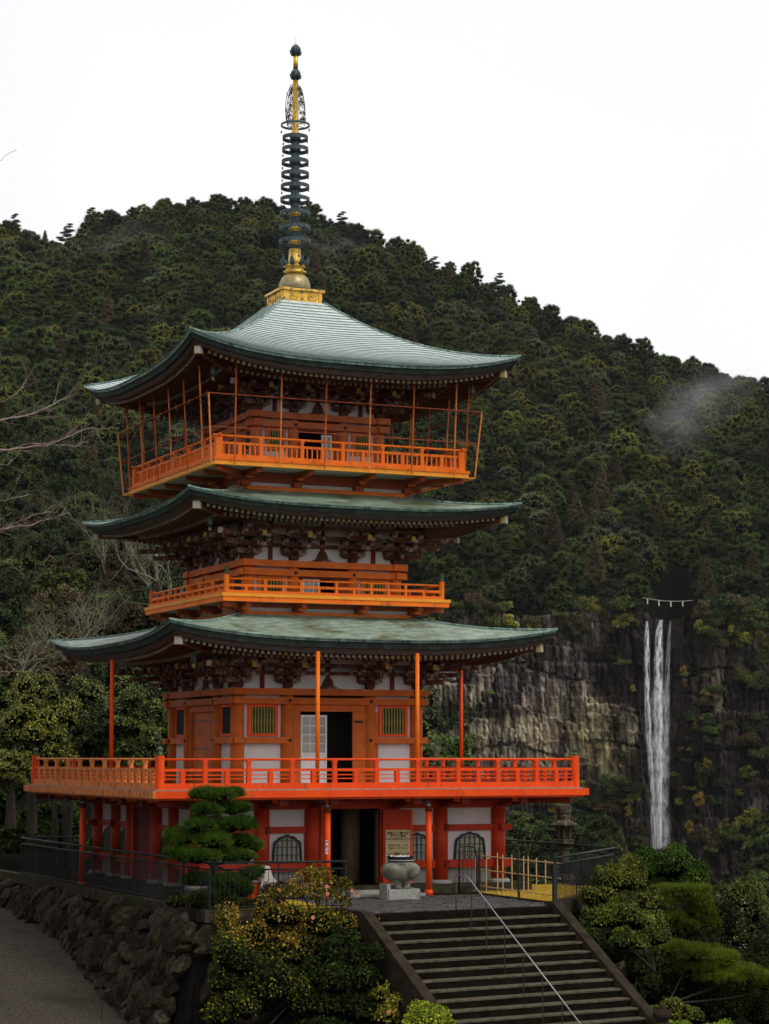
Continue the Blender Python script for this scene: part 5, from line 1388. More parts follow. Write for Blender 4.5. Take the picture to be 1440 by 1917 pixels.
for i in reversed(range(len(TREES))):
    oi = ng.nodes.new('GeometryNodeObjectInfo'); oi.transform_space = 'ORIGINAL'; oi.inputs['Object'].default_value = used[i]
    gg = ng.nodes.new('GeometryNodeGeometryToInstance'); ng.links.new(oi.outputs['Geometry'], gg.inputs[0])
    if i == len(TREES)-1: jn = ng.nodes.new('GeometryNodeJoinGeometry')
    ng.links.new(gg.outputs[0], jn.inputs[0])
def named(nm, ty):
    n_ = ng.nodes.new('GeometryNodeInputNamedAttribute'); n_.data_type = ty; n_.inputs['Name'].default_value = nm; return n_.outputs['Attribute']
ng.links.new(gi.outputs[0], iop.inputs['Points']); ng.links.new(jn.outputs[0], iop.inputs['Instance']); iop.inputs['Pick Instance'].default_value = True
ng.links.new(named('tree_index', 'INT'), iop.inputs['Instance Index'])
cx = ng.nodes.new('ShaderNodeCombineXYZ'); ng.links.new(named('tree_turn', 'FLOAT'), cx.inputs[2]); ng.links.new(cx.outputs[0], iop.inputs['Rotation'])
ng.links.new(named('tree_scale', 'FLOAT'), iop.inputs['Scale']); ng.links.new(iop.outputs[0], go.inputs[0])
fo.modifiers.new('forest', 'NODES').node_group = ng

# ---------------- cliff
def cells(U, Vv, su, sv, seed):
    """jittered cells: random value of the nearest cell and distance to its border"""
    u = U/su; v = Vv/sv; iu = np.floor(u).astype(int); iv = np.floor(v).astype(int)
    best = np.full(u.shape, 9.); sec = np.full(u.shape, 9.); val = np.zeros(u.shape)
    def hsh(a, b, c): x = np.sin(a*127.1+b*311.7+c*74.7+seed*19.19)*43758.5453; return x-np.floor(x)
    for i in (-1, 0, 1):
        for j in (-1, 0, 1):
            a, b = iu+i, iv+j; cu = a+hsh(a, b, 1.); cv = b+hsh(a, b, 2.)
            d = np.maximum(np.abs(u-cu), np.abs(v-cv))*.6+np.hypot(u-cu, v-cv)*.4; nw = d < best
            sec = np.where(nw, best, np.minimum(sec, d)); val = np.where(nw, hsh(a, b, 3.), val); best = np.where(nw, d, best)
    return val, sec-best
cpx = np.linspace(690, 1860, 560); cv_ = np.linspace(0, 1, 270)
A, B = np.meshgrid(cpx, cv_)
ztop = y2z(np.interp(A, ctx, cty), 602.)+.5; zbot = -44.
Z = ztop+(zbot-ztop)*B; Xm = (A-720)/FPX*600
def h1(*k):
    x = np.zeros(np.broadcast(*k).shape)
    for i, q in enumerate(k): x = x+q*(127.1+183.3*i)
    x = np.sin(x)*43758.5453; return x-np.floor(x)
def joints(H, Wd, seed, wob, drift):
    """rows of upright blocks between wavy ledges: block value, row value, distance to the joints"""
    big_ = np.floor((Xm+.18*Z+2*np.sin(Z*.11+seed))/(Wd*3.1)+seed)
    zz = (Z+drift*Xm+wob*np.sin(Xm*.09+seed)+wob*.5*np.sin(Xm*.23+2*seed)+.12*wob*np.sin(Xm*1.7+seed))/H+.8*h1(big_, seed+big_*0)
    row = np.floor(zz); fz_ = zz-row
    ww = Wd*(.6+.9*h1(row, seed+row*0)); xx = (Xm+.10*Wd*np.sin(Z*.35+seed)+.05*Wd*np.sin(Z*2.3)+.05*Z)/ww+h1(row, seed+.5+row*0)*17
    ci = np.floor(xx); fx_ = xx-ci
    return h1(row, ci, seed+row*0), h1(row, seed+3+row*0), np.minimum(fx_, 1-fx_)*ww, np.minimum(fz_, 1-fz_)*H, fz_
b1, r1_, jx1, jz1, fz1 = joints(11., 5.0, 1.3, 1.6, .06)
b2, r2_, jx2, jz2, fz2 = joints(4.6, 1.9, 4.7, .8, .10)
b3, r3_, jx3, jz3, fz3 = joints(1.7, .8, 8.1, .4, -.05)
rough = vnoise(np.stack([Xm.ravel(), Z.ravel(), Xm.ravel()*0], 1), .9, 2).reshape(Z.shape)
big = vnoise(np.stack([Xm.ravel(), Z.ravel(), Xm.ravel()*0], 1), .07, 5).reshape(Z.shape)
disp = -2.2*b1-1.6*r1_-1.1*b2-.7*r2_-.45*b3-.25*rough-1.6*big+1.3*(jx1 < .32)*(b1 > .4)+.6*(jx2 < .22)+1.6*(jz1 < .5)*(r1_ > .35)-1.3*fz1-.6*fz2+(1-B)*2
v1_, v2_, v4_ = b1, b2, b3; e1 = np.minimum(jx1, jz1)*.2; e2 = np.minimum(jx2, jz2*1.5)*.3
wfm = np.clip(1-np.abs(A-1236)/46, 0, 1)**.5
disp = disp*(1-.75*wfm)+wfm*2.0
D_ = 600+disp-3
fh = np.array([math.sin(YAW), math.cos(YAW)])
PX = C0[0]+fh[0]*D_*math.cos(PITCH)+rt[0]*Xm; PY = C0[1]+fh[1]*D_*math.cos(PITCH)+rt[1]*Xm
P = np.stack([PX, PY, Z], -1).reshape(-1, 3); n = len(cpx); idx = np.arange(P.shape[0]).reshape(len(cv_), n)
F = np.stack([idx[:-1, :-1], idx[1:, :-1], idx[1:, 1:], idx[:-1, 1:]], -1).reshape(-1, 4)
m, nn_, b = mk('streaked_cliff_rock'); L = nn_.links
at_ = nn_.nodes.new('ShaderNodeAttribute'); at_.attribute_name = 'tint'
tc = nn_.nodes.new('ShaderNodeTexCoord')
def nz(sc, st, det=6):
    mp = nn_.nodes.new('ShaderNodeMapping'); mp.inputs['Scale'].default_value = st; z_ = nn_.nodes.new('ShaderNodeTexNoise'); z_.inputs['Scale'].default_value = sc; z_.inputs['Detail'].default_value = det; z_.inputs['Roughness'].default_value = .62
    L.new(tc.outputs['Object'], mp.inputs[0]); L.new(mp.outputs[0], z_.inputs['Vector']); return z_.outputs['Fac']
def ramp(src, els):
    r_ = nn_.nodes.new('ShaderNodeValToRGB'); e = r_.color_ramp.elements
    while len(e) < len(els): e.new(.5)
    for i, (p_, c_) in enumerate(els): e[i].position = p_; e[i].color = (*c_, 1)
    L.new(src, r_.inputs[0]); return r_.outputs[0]
def mix(a, b_, f, mode='MIX'):
    x = nn_.nodes.new('ShaderNodeMix'); x.data_type = 'RGBA'; x.blend_type = mode
    (L.new(f, x.inputs[0]) if not isinstance(f, float) else setattr(x.inputs[0], 'default_value', f)); L.new(a, x.inputs[6]); L.new(b_, x.inputs[7]); return x.outputs[2]
basec = ramp(nz(.028, (1, 1, 1.3)), [(.34, (.17, .155, .16)), (.47, (.31, .265, .27)), (.57, (.46, .39, .32)), (.68, (.42, .39, .26))])
blkc = ramp(at_.outputs['Fac'], [(0, (.05, .05, .05)), (.3, (.40, .40, .40)), (.6, (.90, .88, .85)), (1, (1.5, 1.42, 1.3))])
c1 = mix(basec, blkc, 1.0, 'MULTIPLY')
sk = nn_.nodes.new('ShaderNodeMath'); sk.operation = 'MULTIPLY_ADD'; sk.inputs[1].default_value = .7; L.new(nz(.06, (1, 1, .5), 3), sk.inputs[0]); L.new(nz(.34, (1, 1, .16)), sk.inputs[2])
streak = ramp(sk.outputs[0], [(.80, (1, 1, 1)), (.95, (.16, .15, .145))])
c2 = mix(c1, streak, .85, 'MULTIPLY')
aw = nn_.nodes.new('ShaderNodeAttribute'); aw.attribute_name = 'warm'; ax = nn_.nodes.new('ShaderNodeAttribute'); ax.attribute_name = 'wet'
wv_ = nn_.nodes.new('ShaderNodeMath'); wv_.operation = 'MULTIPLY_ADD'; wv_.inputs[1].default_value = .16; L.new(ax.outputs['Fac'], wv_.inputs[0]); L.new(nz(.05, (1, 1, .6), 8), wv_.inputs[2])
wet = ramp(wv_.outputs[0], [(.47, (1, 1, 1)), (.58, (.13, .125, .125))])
tanm = nn_.nodes.new('ShaderNodeMix'); tanm.data_type = 'RGBA'; L.new(aw.outputs['Fac'], tanm.inputs[0]); L.new(c2, tanm.inputs[6])
tn = mix(ramp(nz(.09, (1, 1, .5), 6), [(.35, (.40, .33, .26)), (.5, (.68, .55, .31)), (.65, (.55, .54, .30))]), mix(blkc, streak, .6, 'MULTIPLY'), 1.0, 'MULTIPLY'); L.new(tn, tanm.inputs[7]); c2 = tanm.outputs[2]
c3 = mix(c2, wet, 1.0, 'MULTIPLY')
fine = ramp(nz(1.6, (1, 1, .5), 5), [(.3, (.55, .55, .55)), (.7, (1.15, 1.15, 1.15))]); c4 = mix(c3, fine, 1.0, 'MULTIPLY')
L.new(c4, b.inputs['Base Color']); b.inputs['Roughness'].default_value = .8; b.inputs['Specular IOR Level'].default_value = .06
bp_ = nn_.nodes.new('ShaderNodeBump'); bp_.inputs['Distance'].default_value = .30; bp_.inputs['Strength'].default_value = .6; L.new(nz(2.6, (1, 1, .7), 8), bp_.inputs['Height']); L.new(bp_.outputs[0], b.inputs['Normal'])
tint = (np.clip(.22+.38*v1_+.25*v2_+.22*v4_-6*np.clip(.07-e1, 0, 1)-4*np.clip(.05-e2, 0, 1), 0, 1)).ravel()[F[:, 0]]
Ys = 958.5+FPX*(fw[2]-(Z-C0[2])/600.)/upv[2]
warm = np.exp(-((A-1090)/110)**2-((Ys-1400)/90)**2)+.55*np.exp(-((A-1010)/70)**2-((Ys-1210)/50)**2)+.5*np.exp(-((A-820)/60)**2-((Ys-1390)/40)**2)+.35*np.exp(-((A-1330)/50)**2-((Ys-1250)/60)**2)
wet_and_shade_z = np.clip(sstep(1180, 1205, A)*(1-.45*sstep(1290, 1330, A)*(1-sstep(1330, 1420, Ys)))+sstep(1440, 1520, Ys)*.9+.8*np.exp(-((Ys-1335)/16)**2)*(A < 1010), 0, 1)  # wet rock near the fall; also paints overhang shade and a darker foot
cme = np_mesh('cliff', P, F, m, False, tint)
for nm_, ar in (('warm', warm), ('wet', wet_and_shade_z)):
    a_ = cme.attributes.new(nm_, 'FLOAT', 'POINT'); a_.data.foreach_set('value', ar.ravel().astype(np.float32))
struct('cliff', cme)
def face_D(px, py):
    i = int(np.clip(np.searchsorted(cpx, px), 1, len(cpx)-1)); z = y2z(py, 594.)
    col = Z[:, i]; j = int(np.clip(np.searchsorted(-col, -z), 1, len(col)-1)); return float(D_[max(0, j-3):j+3, max(0, i-3):i+3].min())
# bushes clinging to the cliff
CLF = []
r5 = random.Random(9)
spots = [(845, 1350, 11), (1105, 1225, 5), (870, 1225, 4), (1170, 1240, 4), (1100, 1500, 9), (1130, 1530, 10), (1060, 1540, 9), (1150, 1460, 6), (830, 1400, 7), (1345, 1215, 6), (1390, 1205, 7), (1320, 1180, 6), (1420, 1230, 7), (1280, 1265, 3.2), (1283, 1285, 2.6), (1345, 1290, 4), (1300, 1365, 2.3), (1275, 1405, 2.2), (1325, 1440, 3.5), (1262, 1450, 3), (1308, 1510, 4.5), (1345, 1470, 4), (1180, 1500, 5), (1175, 1530, 4), (1185, 1295, 2.2), (1420, 1480, 8), (1400, 1540, 9), (1360, 1560, 7), (1080, 1190, 6), (1140, 1180, 6), (1000, 1175, 6), (930, 1168, 6), (1190, 1172, 3.5), (1310, 1160, 5), (1000, 1560, 9), (1095, 1570, 8), (1440, 1400, 7), (1200, 1560, 5), (1330, 1590, 6), (1290, 1560, 4), (1315, 1475, 3)]
for k in range(46):
    spots.append((1300+150*r5.random(), 1165+430*r5.random()**.8, r5.uniform(3, 8)))
for k in range(70): spots.append((r5.choice((775+425*r5.random(), 1318+150*r5.random())), 1132+52*r5.random()**1.6, r5.uniform(4.5, 8.5)))
for k in range(16): spots.append((1040+140*r5.random(), 1470+110*r5.random(), r5.uniform(5, 9)))
for k in range(12): spots.append((1265+60*r5.random(), 1230+350*r5.random(), r5.uniform(1.6, 3.2)))
for k in range(10): spots.append((820+340*r5.random(), 1200+260*r5.random(), r5.uniform(1.6, 3.0)))
bushm = [foliage('shrub', blob_lobes(300+i, 2.0, 1.5, 12, .8, .1), 1500, .15, M[mm], np.random.default_rng(300+i), clump=2.) for i, mm in enumerate(('f_dark', 'f_green', 'f_olive', 'f_brown'))]
M['f_gold'] = leafmat('ochre_cliff_grass', [(0, (.07, .05, .01)), (.5, (.20, .14, .025)), (1, (.34, .24, .04))], spec=.1)
bushm.append(foliage('shrub', blob_lobes(310, 1.4, 2.4, 12, 1.3, .1), 1500, .14, M['f_gold'], np.random.default_rng(310)))
for i, (px, py, s_) in enumerate(spots):
    q = at_h(px, py, face_D(px, py)-.3)
    kd = 4 if (px, py) in ((1280, 1265), (1283, 1285), (1300, 1365), (1308, 1510), (1175, 1530), (1325, 1440), (1185, 1295), (1315, 1475), (1290, 1560)) else (i*7) % 4
    o = link('cliff_shrub', bushm[kd], None, Matrix.Translation(Vector(q)-Vector((0, 0, s_*.3))) @ RZ(i*1.7) @ Matrix.Diagonal((s_*.62, s_*.45, s_*.55, 1)))
    side = 'left' if px < 1210 else 'right'; hgt = 'high up' if py < 1300 else ('halfway down' if py < 1450 else 'low down')
    tag(o, ('ochre tuft of grass' if kd == 4 else ['dark green shrub', 'mid green shrub', 'olive shrub', 'brownish shrub'][kd])+' clinging %s on the cliff %s of the waterfall' % (hgt, side), 'shrub', 'shrubs %s on the cliff %s of the fall, kind %s' % (hgt, side, ['dark', 'green', 'olive', 'brown', 'ochre'][kd]))
# ---------------- waterfall
def watermat(name, dens, sc):
    m, n, b = mk(name); L = n.links
    uv = n.nodes.new('ShaderNodeUVMap'); uv.uv_map = 'UVMap'; sep = n.nodes.new('ShaderNodeSeparateXYZ'); L.new(uv.outputs[0], sep.inputs[0])
    mp = n.nodes.new('ShaderNodeMapping'); mp.inputs['Scale'].default_value = (sc, 16, 1); L.new(uv.outputs[0], mp.inputs[0])
    z_ = n.nodes.new('ShaderNodeTexNoise'); z_.inputs['Scale'].default_value = 1.; z_.inputs['Detail'].default_value = 6; z_.inputs['Roughness'].default_value = .65; L.new(mp.outputs[0], z_.inputs['Vector'])
    r_ = n.nodes.new('ShaderNodeMapRange'); r_.inputs[1].default_value = .36; r_.inputs[2].default_value = .60; L.new(z_.outputs['Fac'], r_.inputs[0])
    e = n.nodes.new('ShaderNodeMath'); e.operation = 'PINGPONG'; e.inputs[1].default_value = .5; L.new(sep.outputs[0], e.inputs[0])
    e2 = n.nodes.new('ShaderNodeMapRange'); e2.inputs[2].default_value = .28; e2.interpolation_type = 'SMOOTHSTEP'; L.new(e.outputs[0], e2.inputs[0])
    f = n.nodes.new('ShaderNodeMapRange'); f.inputs[3].default_value = 1.0; f.inputs[4].default_value = .75; L.new(sep.outputs[1], f.inputs[0])
    k1 = n.nodes.new('ShaderNodeMath'); k1.operation = 'MULTIPLY'; L.new(r_.outputs[0], k1.inputs[0]); L.new(e2.outputs[0], k1.inputs[1])
    k2 = n.nodes.new('ShaderNodeMath'); k2.operation = 'MULTIPLY'; L.new(k1.outputs[0], k2.inputs[0]); L.new(f.outputs[0], k2.inputs[1])
    k3 = n.nodes.new('ShaderNodeMath'); k3.operation = 'MULTIPLY'; k3.use_clamp = True; k3.inputs[1].default_value = dens; L.new(k2.outputs[0], k3.inputs[0])
    L.new(k3.outputs[0], b.inputs['Alpha']); b.inputs['Base Color'].default_value = (.88, .90, .93, 1); b.inputs['Roughness'].default_value = .6; b.inputs['Subsurface Weight'].default_value = 0
    return m
M['water'] = watermat('falling_water', 1.0, 3.4); M['veil'] = watermat('falling_water_veil', .32, 6)
wf = thing('waterfall', at_d(1238, 1600, 590.), 'tall white waterfall dropping in strands down the dark cliff', 'waterfall')
def stream(pts, m, D=589., name='stream', nu=7, bulge=.8):
    """pts: (py, px_left, px_right)"""
    V = []; UV = []; F = []; ys2 = np.arange(pts[0][0], pts[-1][0]+1, 6.)
    for j, y in enumerate(ys2):
        a = np.interp(y, [p[0] for p in pts], [p[1] for p in pts]); b_ = np.interp(y, [p[0] for p in pts], [p[2] for p in pts])
        for i in range(nu):
            u = i/(nu-1); wob = .8*math.sin(y*.06+u*3)*(y-1160)/430
            q = at_h(a+(b_-a)*u+wob, y, D-bulge*math.sin(PI*u)+.3*math.sin(y*.13+u*9)-(y-1160)*.006)
            V.append(tuple(q)); UV.append((u, (y-1160)/430))
    for j in range(len(ys2)-1):
        for i in range(nu-1): F.append((j*nu+i, (j+1)*nu+i, (j+1)*nu+i+1, j*nu+i+1))
    me = bpy.data.meshes.new(name); me.from_pydata(V, [], F); me.materials.append(m)
    uvl = me.uv_layers.new(name='UVMap')
    for lp_ in me.loops: uvl.data[lp_.index].uv = UV[lp_.vertex_index]
    me.polygons.foreach_set('use_smooth', [True]*len(me.polygons)); me.update(); return link(name, me, wf)
stream([(1163, 1208, 1214), (1200, 1205, 1218), (1300, 1205, 1218), (1380, 1207, 1222), (1460, 1215, 1226), (1590, 1221, 1230)], M['water'])
stream([(1161, 1233, 1242), (1180, 1226, 1242), (1230, 1223, 1243), (1330, 1221, 1243), (1400, 1225, 1243), (1450, 1227, 1242), (1590, 1227, 1241)], M['water'], 588.)
stream([(1163, 1253, 1257), (1190, 1248, 1257), (1235, 1245, 1256), (1300, 1240, 1256), (1400, 1238, 1254)], M['veil'], 588.5)
stream([(1290, 1218, 1254), (1330, 1208, 1256), (1420, 1210, 1258), (1500, 1214, 1254), (1595, 1216, 1256)], M['veil'], 586.)
stream([(1380, 1212, 1256), (1480, 1214, 1256), (1595, 1216, 1260)], M['veil'], 584.)
# sacred rope with white paper streamers across the gorge
ra, rb_ = Vector(at_h(1204, 1119, 597.)), Vector(at_h(1297, 1124, 597.))
sr = thing('sacred_rope', ra.lerp(rb_, .5), 'pale rope with four white streamers stretched across the gorge above the waterfall', 'rope')
pts = [tuple(ra.lerp(rb_, t_)-Vector((0, 0, .55*math.sin(PI*t_)))) for t_ in np.linspace(0, 1, 13)]
M['straw_rope'] = mat('straw_rope', (.55, .50, .42), .8); M['paper'] = mat('white_paper', (.85, .85, .83), .8)
link('rope', MB().tube(pts, .09, 5).mesh('rope', M['straw_rope']), sr)
for t_ in (.09, .32, .56, .80):
    p = ra.lerp(rb_, t_)-Vector((0, 0, .55*math.sin(PI*t_)+.05)); dr_ = (rb_-ra).normalized()
    MX = Matrix.Translation(p) @ RZ(math.atan2(dr_.y, dr_.x)); mb = MB()
    for q_ in range(4): mb.box(-.16+.05*(q_ % 2), .12+.05*(q_ % 2), -.02-.01*q_, .0-.01*q_, -.36*(q_+1), -.36*q_-.01)
    link('paper_streamer', mb.mesh('paper_streamer', M['paper']), sr, MX)

# ---------------- near trees on the left
def grow(mb, p, d, length, r_, depth, rr, spread=.55, gnarl=.25, up=.05, seg=4, nsub=(2, 4), shrink=.66):
    pts = [p.copy()]; rad = [r_]; q = p.copy(); dd = d.copy()
    for i in range(seg):
        dd = (dd+Vector((rr.gauss(0, gnarl), rr.gauss(0, gnarl), rr.gauss(0, gnarl)+up))).normalized(); q = q+dd*(length/seg)
        pts.append(q.copy()); rad.append(r_*(1-.55*(i+1)/seg))
    mb.tube(pts, rad, 5 if depth > 1 else 4 if r_ > .012 else 3, False)
    if depth <= 0: return
    for k in range(rr.randint(*nsub)):
        i = rr.randint(1, seg); nd = (dd+Vector((rr.gauss(0, spread), rr.gauss(0, spread), rr.gauss(0, spread)+up*2))).normalized()
        grow(mb, pts[i], nd, length*shrink*rr.uniform(.75, 1.15), rad[i]*.62, depth-1, rr, spread, gnarl, up, seg, nsub, shrink)
    grow(mb, pts[-1], dd, length*shrink, rad[-1], depth-1, rr, spread, gnarl, up, seg, nsub, shrink)
def bare_tree(name, base, d0, length, r_, depth, seed, m, label, cat='tree', **kw):
    o = thing(name, base, label, cat); rr = random.Random(seed); b0 = Vector(base)
    tr = MB(); top = b0+Vector(d0)*length
    tr.tube([tuple(b0), tuple(b0.lerp(top, .5)+Vector((.1, 0, 0))), tuple(top)], [r_, r_*.8, r_*.65], 8); link('trunk', tr.mesh('trunk', M['bark']), o)
    mb = MB(); ll = kw.pop('ll', .62)
    for k in range(kw.pop('limbs', 5)):
        nd = (Vector(d0)+Vector((rr.gauss(0, .7), rr.gauss(0, .5), rr.gauss(0, .35)))).normalized()
        grow(mb, b0.lerp(top, rr.uniform(.45, 1)), nd, length*ll, r_*.5, depth, rr, **kw)
    link('branches', mb.mesh('branches', m), o, kind='stuff'); return o
def broad_tree(name, px, ybot, ytop, wpx, D, seed, m, n, lsize, label, trunk_y=None):
    s_ = D/FPX; base = Vector(at_d(px, trunk_y or ybot+70, D)); o = thing(name, base, label, 'tree')
    c = Vector(at_d(px, (ybot+ytop)/2, D)); hw = wpx*s_/2; hh = (ybot-ytop)*s_/2; rr = random.Random(seed); L = []
    for i in range(90):
        v = Vector((rr.gauss(0, 1), rr.gauss(0, 1), rr.gauss(0, 1))).normalized()*rr.random()**.4
        r_ = rr.uniform(.11, .23)*min(hw, hh)
        L.append((c.x+v.x*(hw-r_*.7), c.y+v.y*hw*.8, c.z+v.z*(hh-r_*.6), r_*1.1, r_*1.1, r_*.9))
    rs2 = np.random.default_rng(seed)
    link('crown', foliage('crown', L, n, lsize, m, rs2, aspect=1.1, jit=.22, rand=1.0, up=.5, clump=1.3), o)
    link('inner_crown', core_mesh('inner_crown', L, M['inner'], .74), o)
    mb = MB(); mb.tube([tuple(base), tuple(base.lerp(c, .5)), tuple(c)], [.22, .17, .10], 7)
    for i in range(6):
        l = L[i]; mb.tube([tuple(base.lerp(c, .55)), tuple(Vector(l[:3]))], [.10, .04], 5)
    link('trunk', mb.mesh('trunk', M['bark']), o); return o
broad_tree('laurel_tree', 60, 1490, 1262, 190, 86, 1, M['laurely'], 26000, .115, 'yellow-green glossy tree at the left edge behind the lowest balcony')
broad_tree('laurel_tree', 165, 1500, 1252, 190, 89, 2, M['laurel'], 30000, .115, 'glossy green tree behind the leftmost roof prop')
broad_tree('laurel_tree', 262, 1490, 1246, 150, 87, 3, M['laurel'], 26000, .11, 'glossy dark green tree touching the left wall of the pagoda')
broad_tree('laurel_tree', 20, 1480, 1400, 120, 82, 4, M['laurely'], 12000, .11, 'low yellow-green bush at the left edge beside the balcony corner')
broad_tree('evergreen_tree', -40, 1600, 1250, 220, 95, 5, M['dkcon'], 14000, .2, 'dark tree cut by the left edge of the photo behind the yellow-green one')
broad_tree('evergreen_tree', 60, 1680, 1490, 150, 100, 6, M['dkcon'], 9000, .2, 'black-green undergrowth tree in the shade left of the red drain pipe', 1700)
broad_tree('evergreen_tree', 170, 1660, 1470, 170, 104, 7, M['dkcon'], 9000, .2, 'brownish thicket in the shade behind the left drain pipe', 1700)
broad_tree('round_tree', 110, 1250, 1100, 190, 150, 8, M['f_brown'], 16000, .22, 'dull brown-green tree behind pale lichen branches above the lowest roof tip', 1330)
broad_tree('round_tree', 60, 1330, 1190, 240, 130, 9, M['f_brown'], 16000, .2, 'brownish tree below the lowest roof tip at left', 1400)
broad_tree('round_tree', 255, 1260, 1120, 170, 140, 10, M['f_brown'], 12000, .2, 'brown-green tree between the middle balcony and the lowest roof', 1330)
broad_tree('pine_tree', 118, 1140, 1060, 130, 200, 11, M['f_green'], 9000, .28, 'bright rounded green tree below the middle roof tip', 1200)
for i, (px, y0, y1, dx) in enumerate(((100, 1500, 1640, 4), (128, 1480, 1640, -10), (118, 1500, 1640, 25), (62, 1500, 1640, -5))):
    a = Vector(at_d(px, y1, 92)); b_ = Vector(at_d(px+dx, y0-60, 92)); o = thing('tree_trunk', a, ['slim dark trunk left of the forked pair behind the railing', 'left trunk of the forked pair behind the railing', 'right trunk of the forked pair, leaning towards the drain pipe', 'dark trunk nearest the left end of the railing'][i], 'tree trunk')
    link('bark', MB().tube([tuple(a), tuple(a.lerp(b_, .5)), tuple(b_)], [.16, .13, .08], 7).mesh('bark', M['bark'], True), o)
bare_tree('bare_tree', at_d(312, 1230, 96), (-.15, 0, 1), 3.4, .14, 4, 31, M['lichenbark'], 'bare grey lichen-covered tree between the middle and lowest roofs', limbs=7, spread=.5, gnarl=.22, up=.06, nsub=(2, 3))
bare_tree('bare_tree', at_d(150, 1270, 105), (.0, 0, 1), 1.6, .14, 4, 33, M['lichenbark'], 'wide bare lichen tree just above the left tip of the lowest roof', limbs=12, spread=.75, gnarl=.25, up=.05, nsub=(2, 3), ll=1.15)
bare_tree('bare_tree', at_d(40, 1300, 103), (.1, 0, 1), 1.5, .11, 4, 35, M['lichenbark'], 'low bare lichen tree at the left edge above the yellow-green leaves', limbs=9, spread=.7, gnarl=.25, up=.0, nsub=(2, 3), ll=1.0)
bare_tree('bare_tree', at_d(215, 1180, 110), (-.2, 0, 1), 4.2, .06, 3, 37, M['lichenbark'], 'small bare tree top showing over the left tip of the middle roof', limbs=9, spread=.6, gnarl=.22, up=.05, nsub=(2, 3))
bare_tree('bare_tree', at_d(812, 1460, 84), (.1, 0, 1), .9, .05, 3, 39, M['lichenbark'], 'small bare shrub with pale twigs seen just right of the second storey', 'shrub', limbs=8, spread=.7, gnarl=.2, up=.05, nsub=(2, 3))
broad_tree('evergreen_tree', 835, 1480, 1370, 120, 90, 12, M['f_green'], 9000, .14, 'dark green bush behind the railing right of the second storey')
# cherry at the left edge, trunk outside the frame
cb = Vector(at_d(-330, 1500, 42)); ch = thing('cherry_tree', cb, 'bare cherry tree outside the left edge whose pinkish twigs reach into the photo', 'tree')
link('trunk', MB().tube([tuple(cb), tuple(at_d(-300, 1200, 42)), tuple(at_d(-330, 900, 42)), tuple(at_d(-300, 400, 42))], [.20, .17, .14, .07], 9).mesh('trunk', M['bark'], True), ch)
mb = MB(); r6 = random.Random(12); s42 = 42/FPX
def twig(pts, r0, dens):
    V_ = [Vector(at_d(x, y, 42+.4*math.sin(i*2.1))) for i, (x, y) in enumerate(pts)]
    # refine and wobble
    Q = []
    for a, b_ in zip(V_, V_[1:]):
        for k in range(5): Q.append(a.lerp(b_, k/5)+Vector((r6.gauss(0, .012), 0, r6.gauss(0, .014))))
    Q.append(V_[-1]); n_ = len(Q)
    mb.tube(Q, [max(.005, r0*(1-.85*i/n_)) for i in range(n_)], 5, False)
    for k in range(dens):
        i = r6.randrange(n_//3, n_-1); d = (Q[min(i+1, n_-1)]-Q[i]).normalized(); nd = (d+Vector((r6.gauss(0, .2), r6.gauss(0, .2), r6.gauss(0, .42)))).normalized()
        grow(mb, Q[i], nd, r6.uniform(.18, .65), max(.004, r0*.4*(1-.6*i/n_)), 1, r6, .45, .12, .03, 4, (1, 2), .6)
twig([(-320, 1000), (-150, 830), (-20, 790), (60, 775), (125, 745), (150, 712)], .028, 16)
twig([(-150, 830), (-30, 760), (20, 745), (45, 722)], .018, 6)
twig([(-320, 1000), (-120, 880), (0, 842), (80, 835), (170, 800), (222, 803)], .026, 18)
twig([(-120, 880), (-10, 850), (60, 828), (140, 835), (165, 825)], .016, 10)
twig([(-120, 900), (-20, 872), (15, 870), (22, 860)], .012, 4)
twig([(-320, 1100), (-100, 1000), (0, 990), (60, 982), (125, 960)], .022, 20)
twig([(-120, 1020), (0, 995), (50, 968), (95, 958)], .014, 14)
twig([(-300, 950), (-80, 950), (10, 935), (58, 925)], .010, 3)
twig([(-200, 1060), (-40, 1055), (10, 1052), (22, 1045)], .008, 2)
twig([(-280, 460), (-80, 330), (0, 300), (31, 280)], .010, 1)
link('branches', mb.mesh('branches', M['twig']), ch, kind='stuff')

# ---------------- garden: pines, clipped shrubs, azaleas
def needles(name, pads, n, size, m, seed, per=7):
    rs2 = np.random.default_rng(seed); P, N, idx = lobes_shell(pads, n, rs2, .10, .6, -.25)
    k = len(P); A_n = unit(N+np.array([[0, 0, .5]])+.25*rs2.normal(size=(k, 3)))
    A_r = np.repeat(A_n, per, 0); P_r = np.repeat(P, per, 0); t = np.repeat(np.clip(.42+.2*vnoise(P, 2.5, 1)+.25*rs2.random(k), 0, 1), per)
    d = unit(A_r+.55*rs2.normal(size=A_r.shape)); L_ = size*rs2.uniform(.7, 1.2, (len(d), 1)); sd_ = unit(np.cross(d, rs2.normal(size=d.shape)))*size*.055
    V = np.stack([P_r-sd_, P_r+sd_, P_r+d*L_], 1).reshape(-1, 3)
    return np_mesh(name, V, np.arange(len(V)).reshape(-1, 3), m, tint=np.clip(t+.12*rs2.normal(size=len(t)), 0, 1))
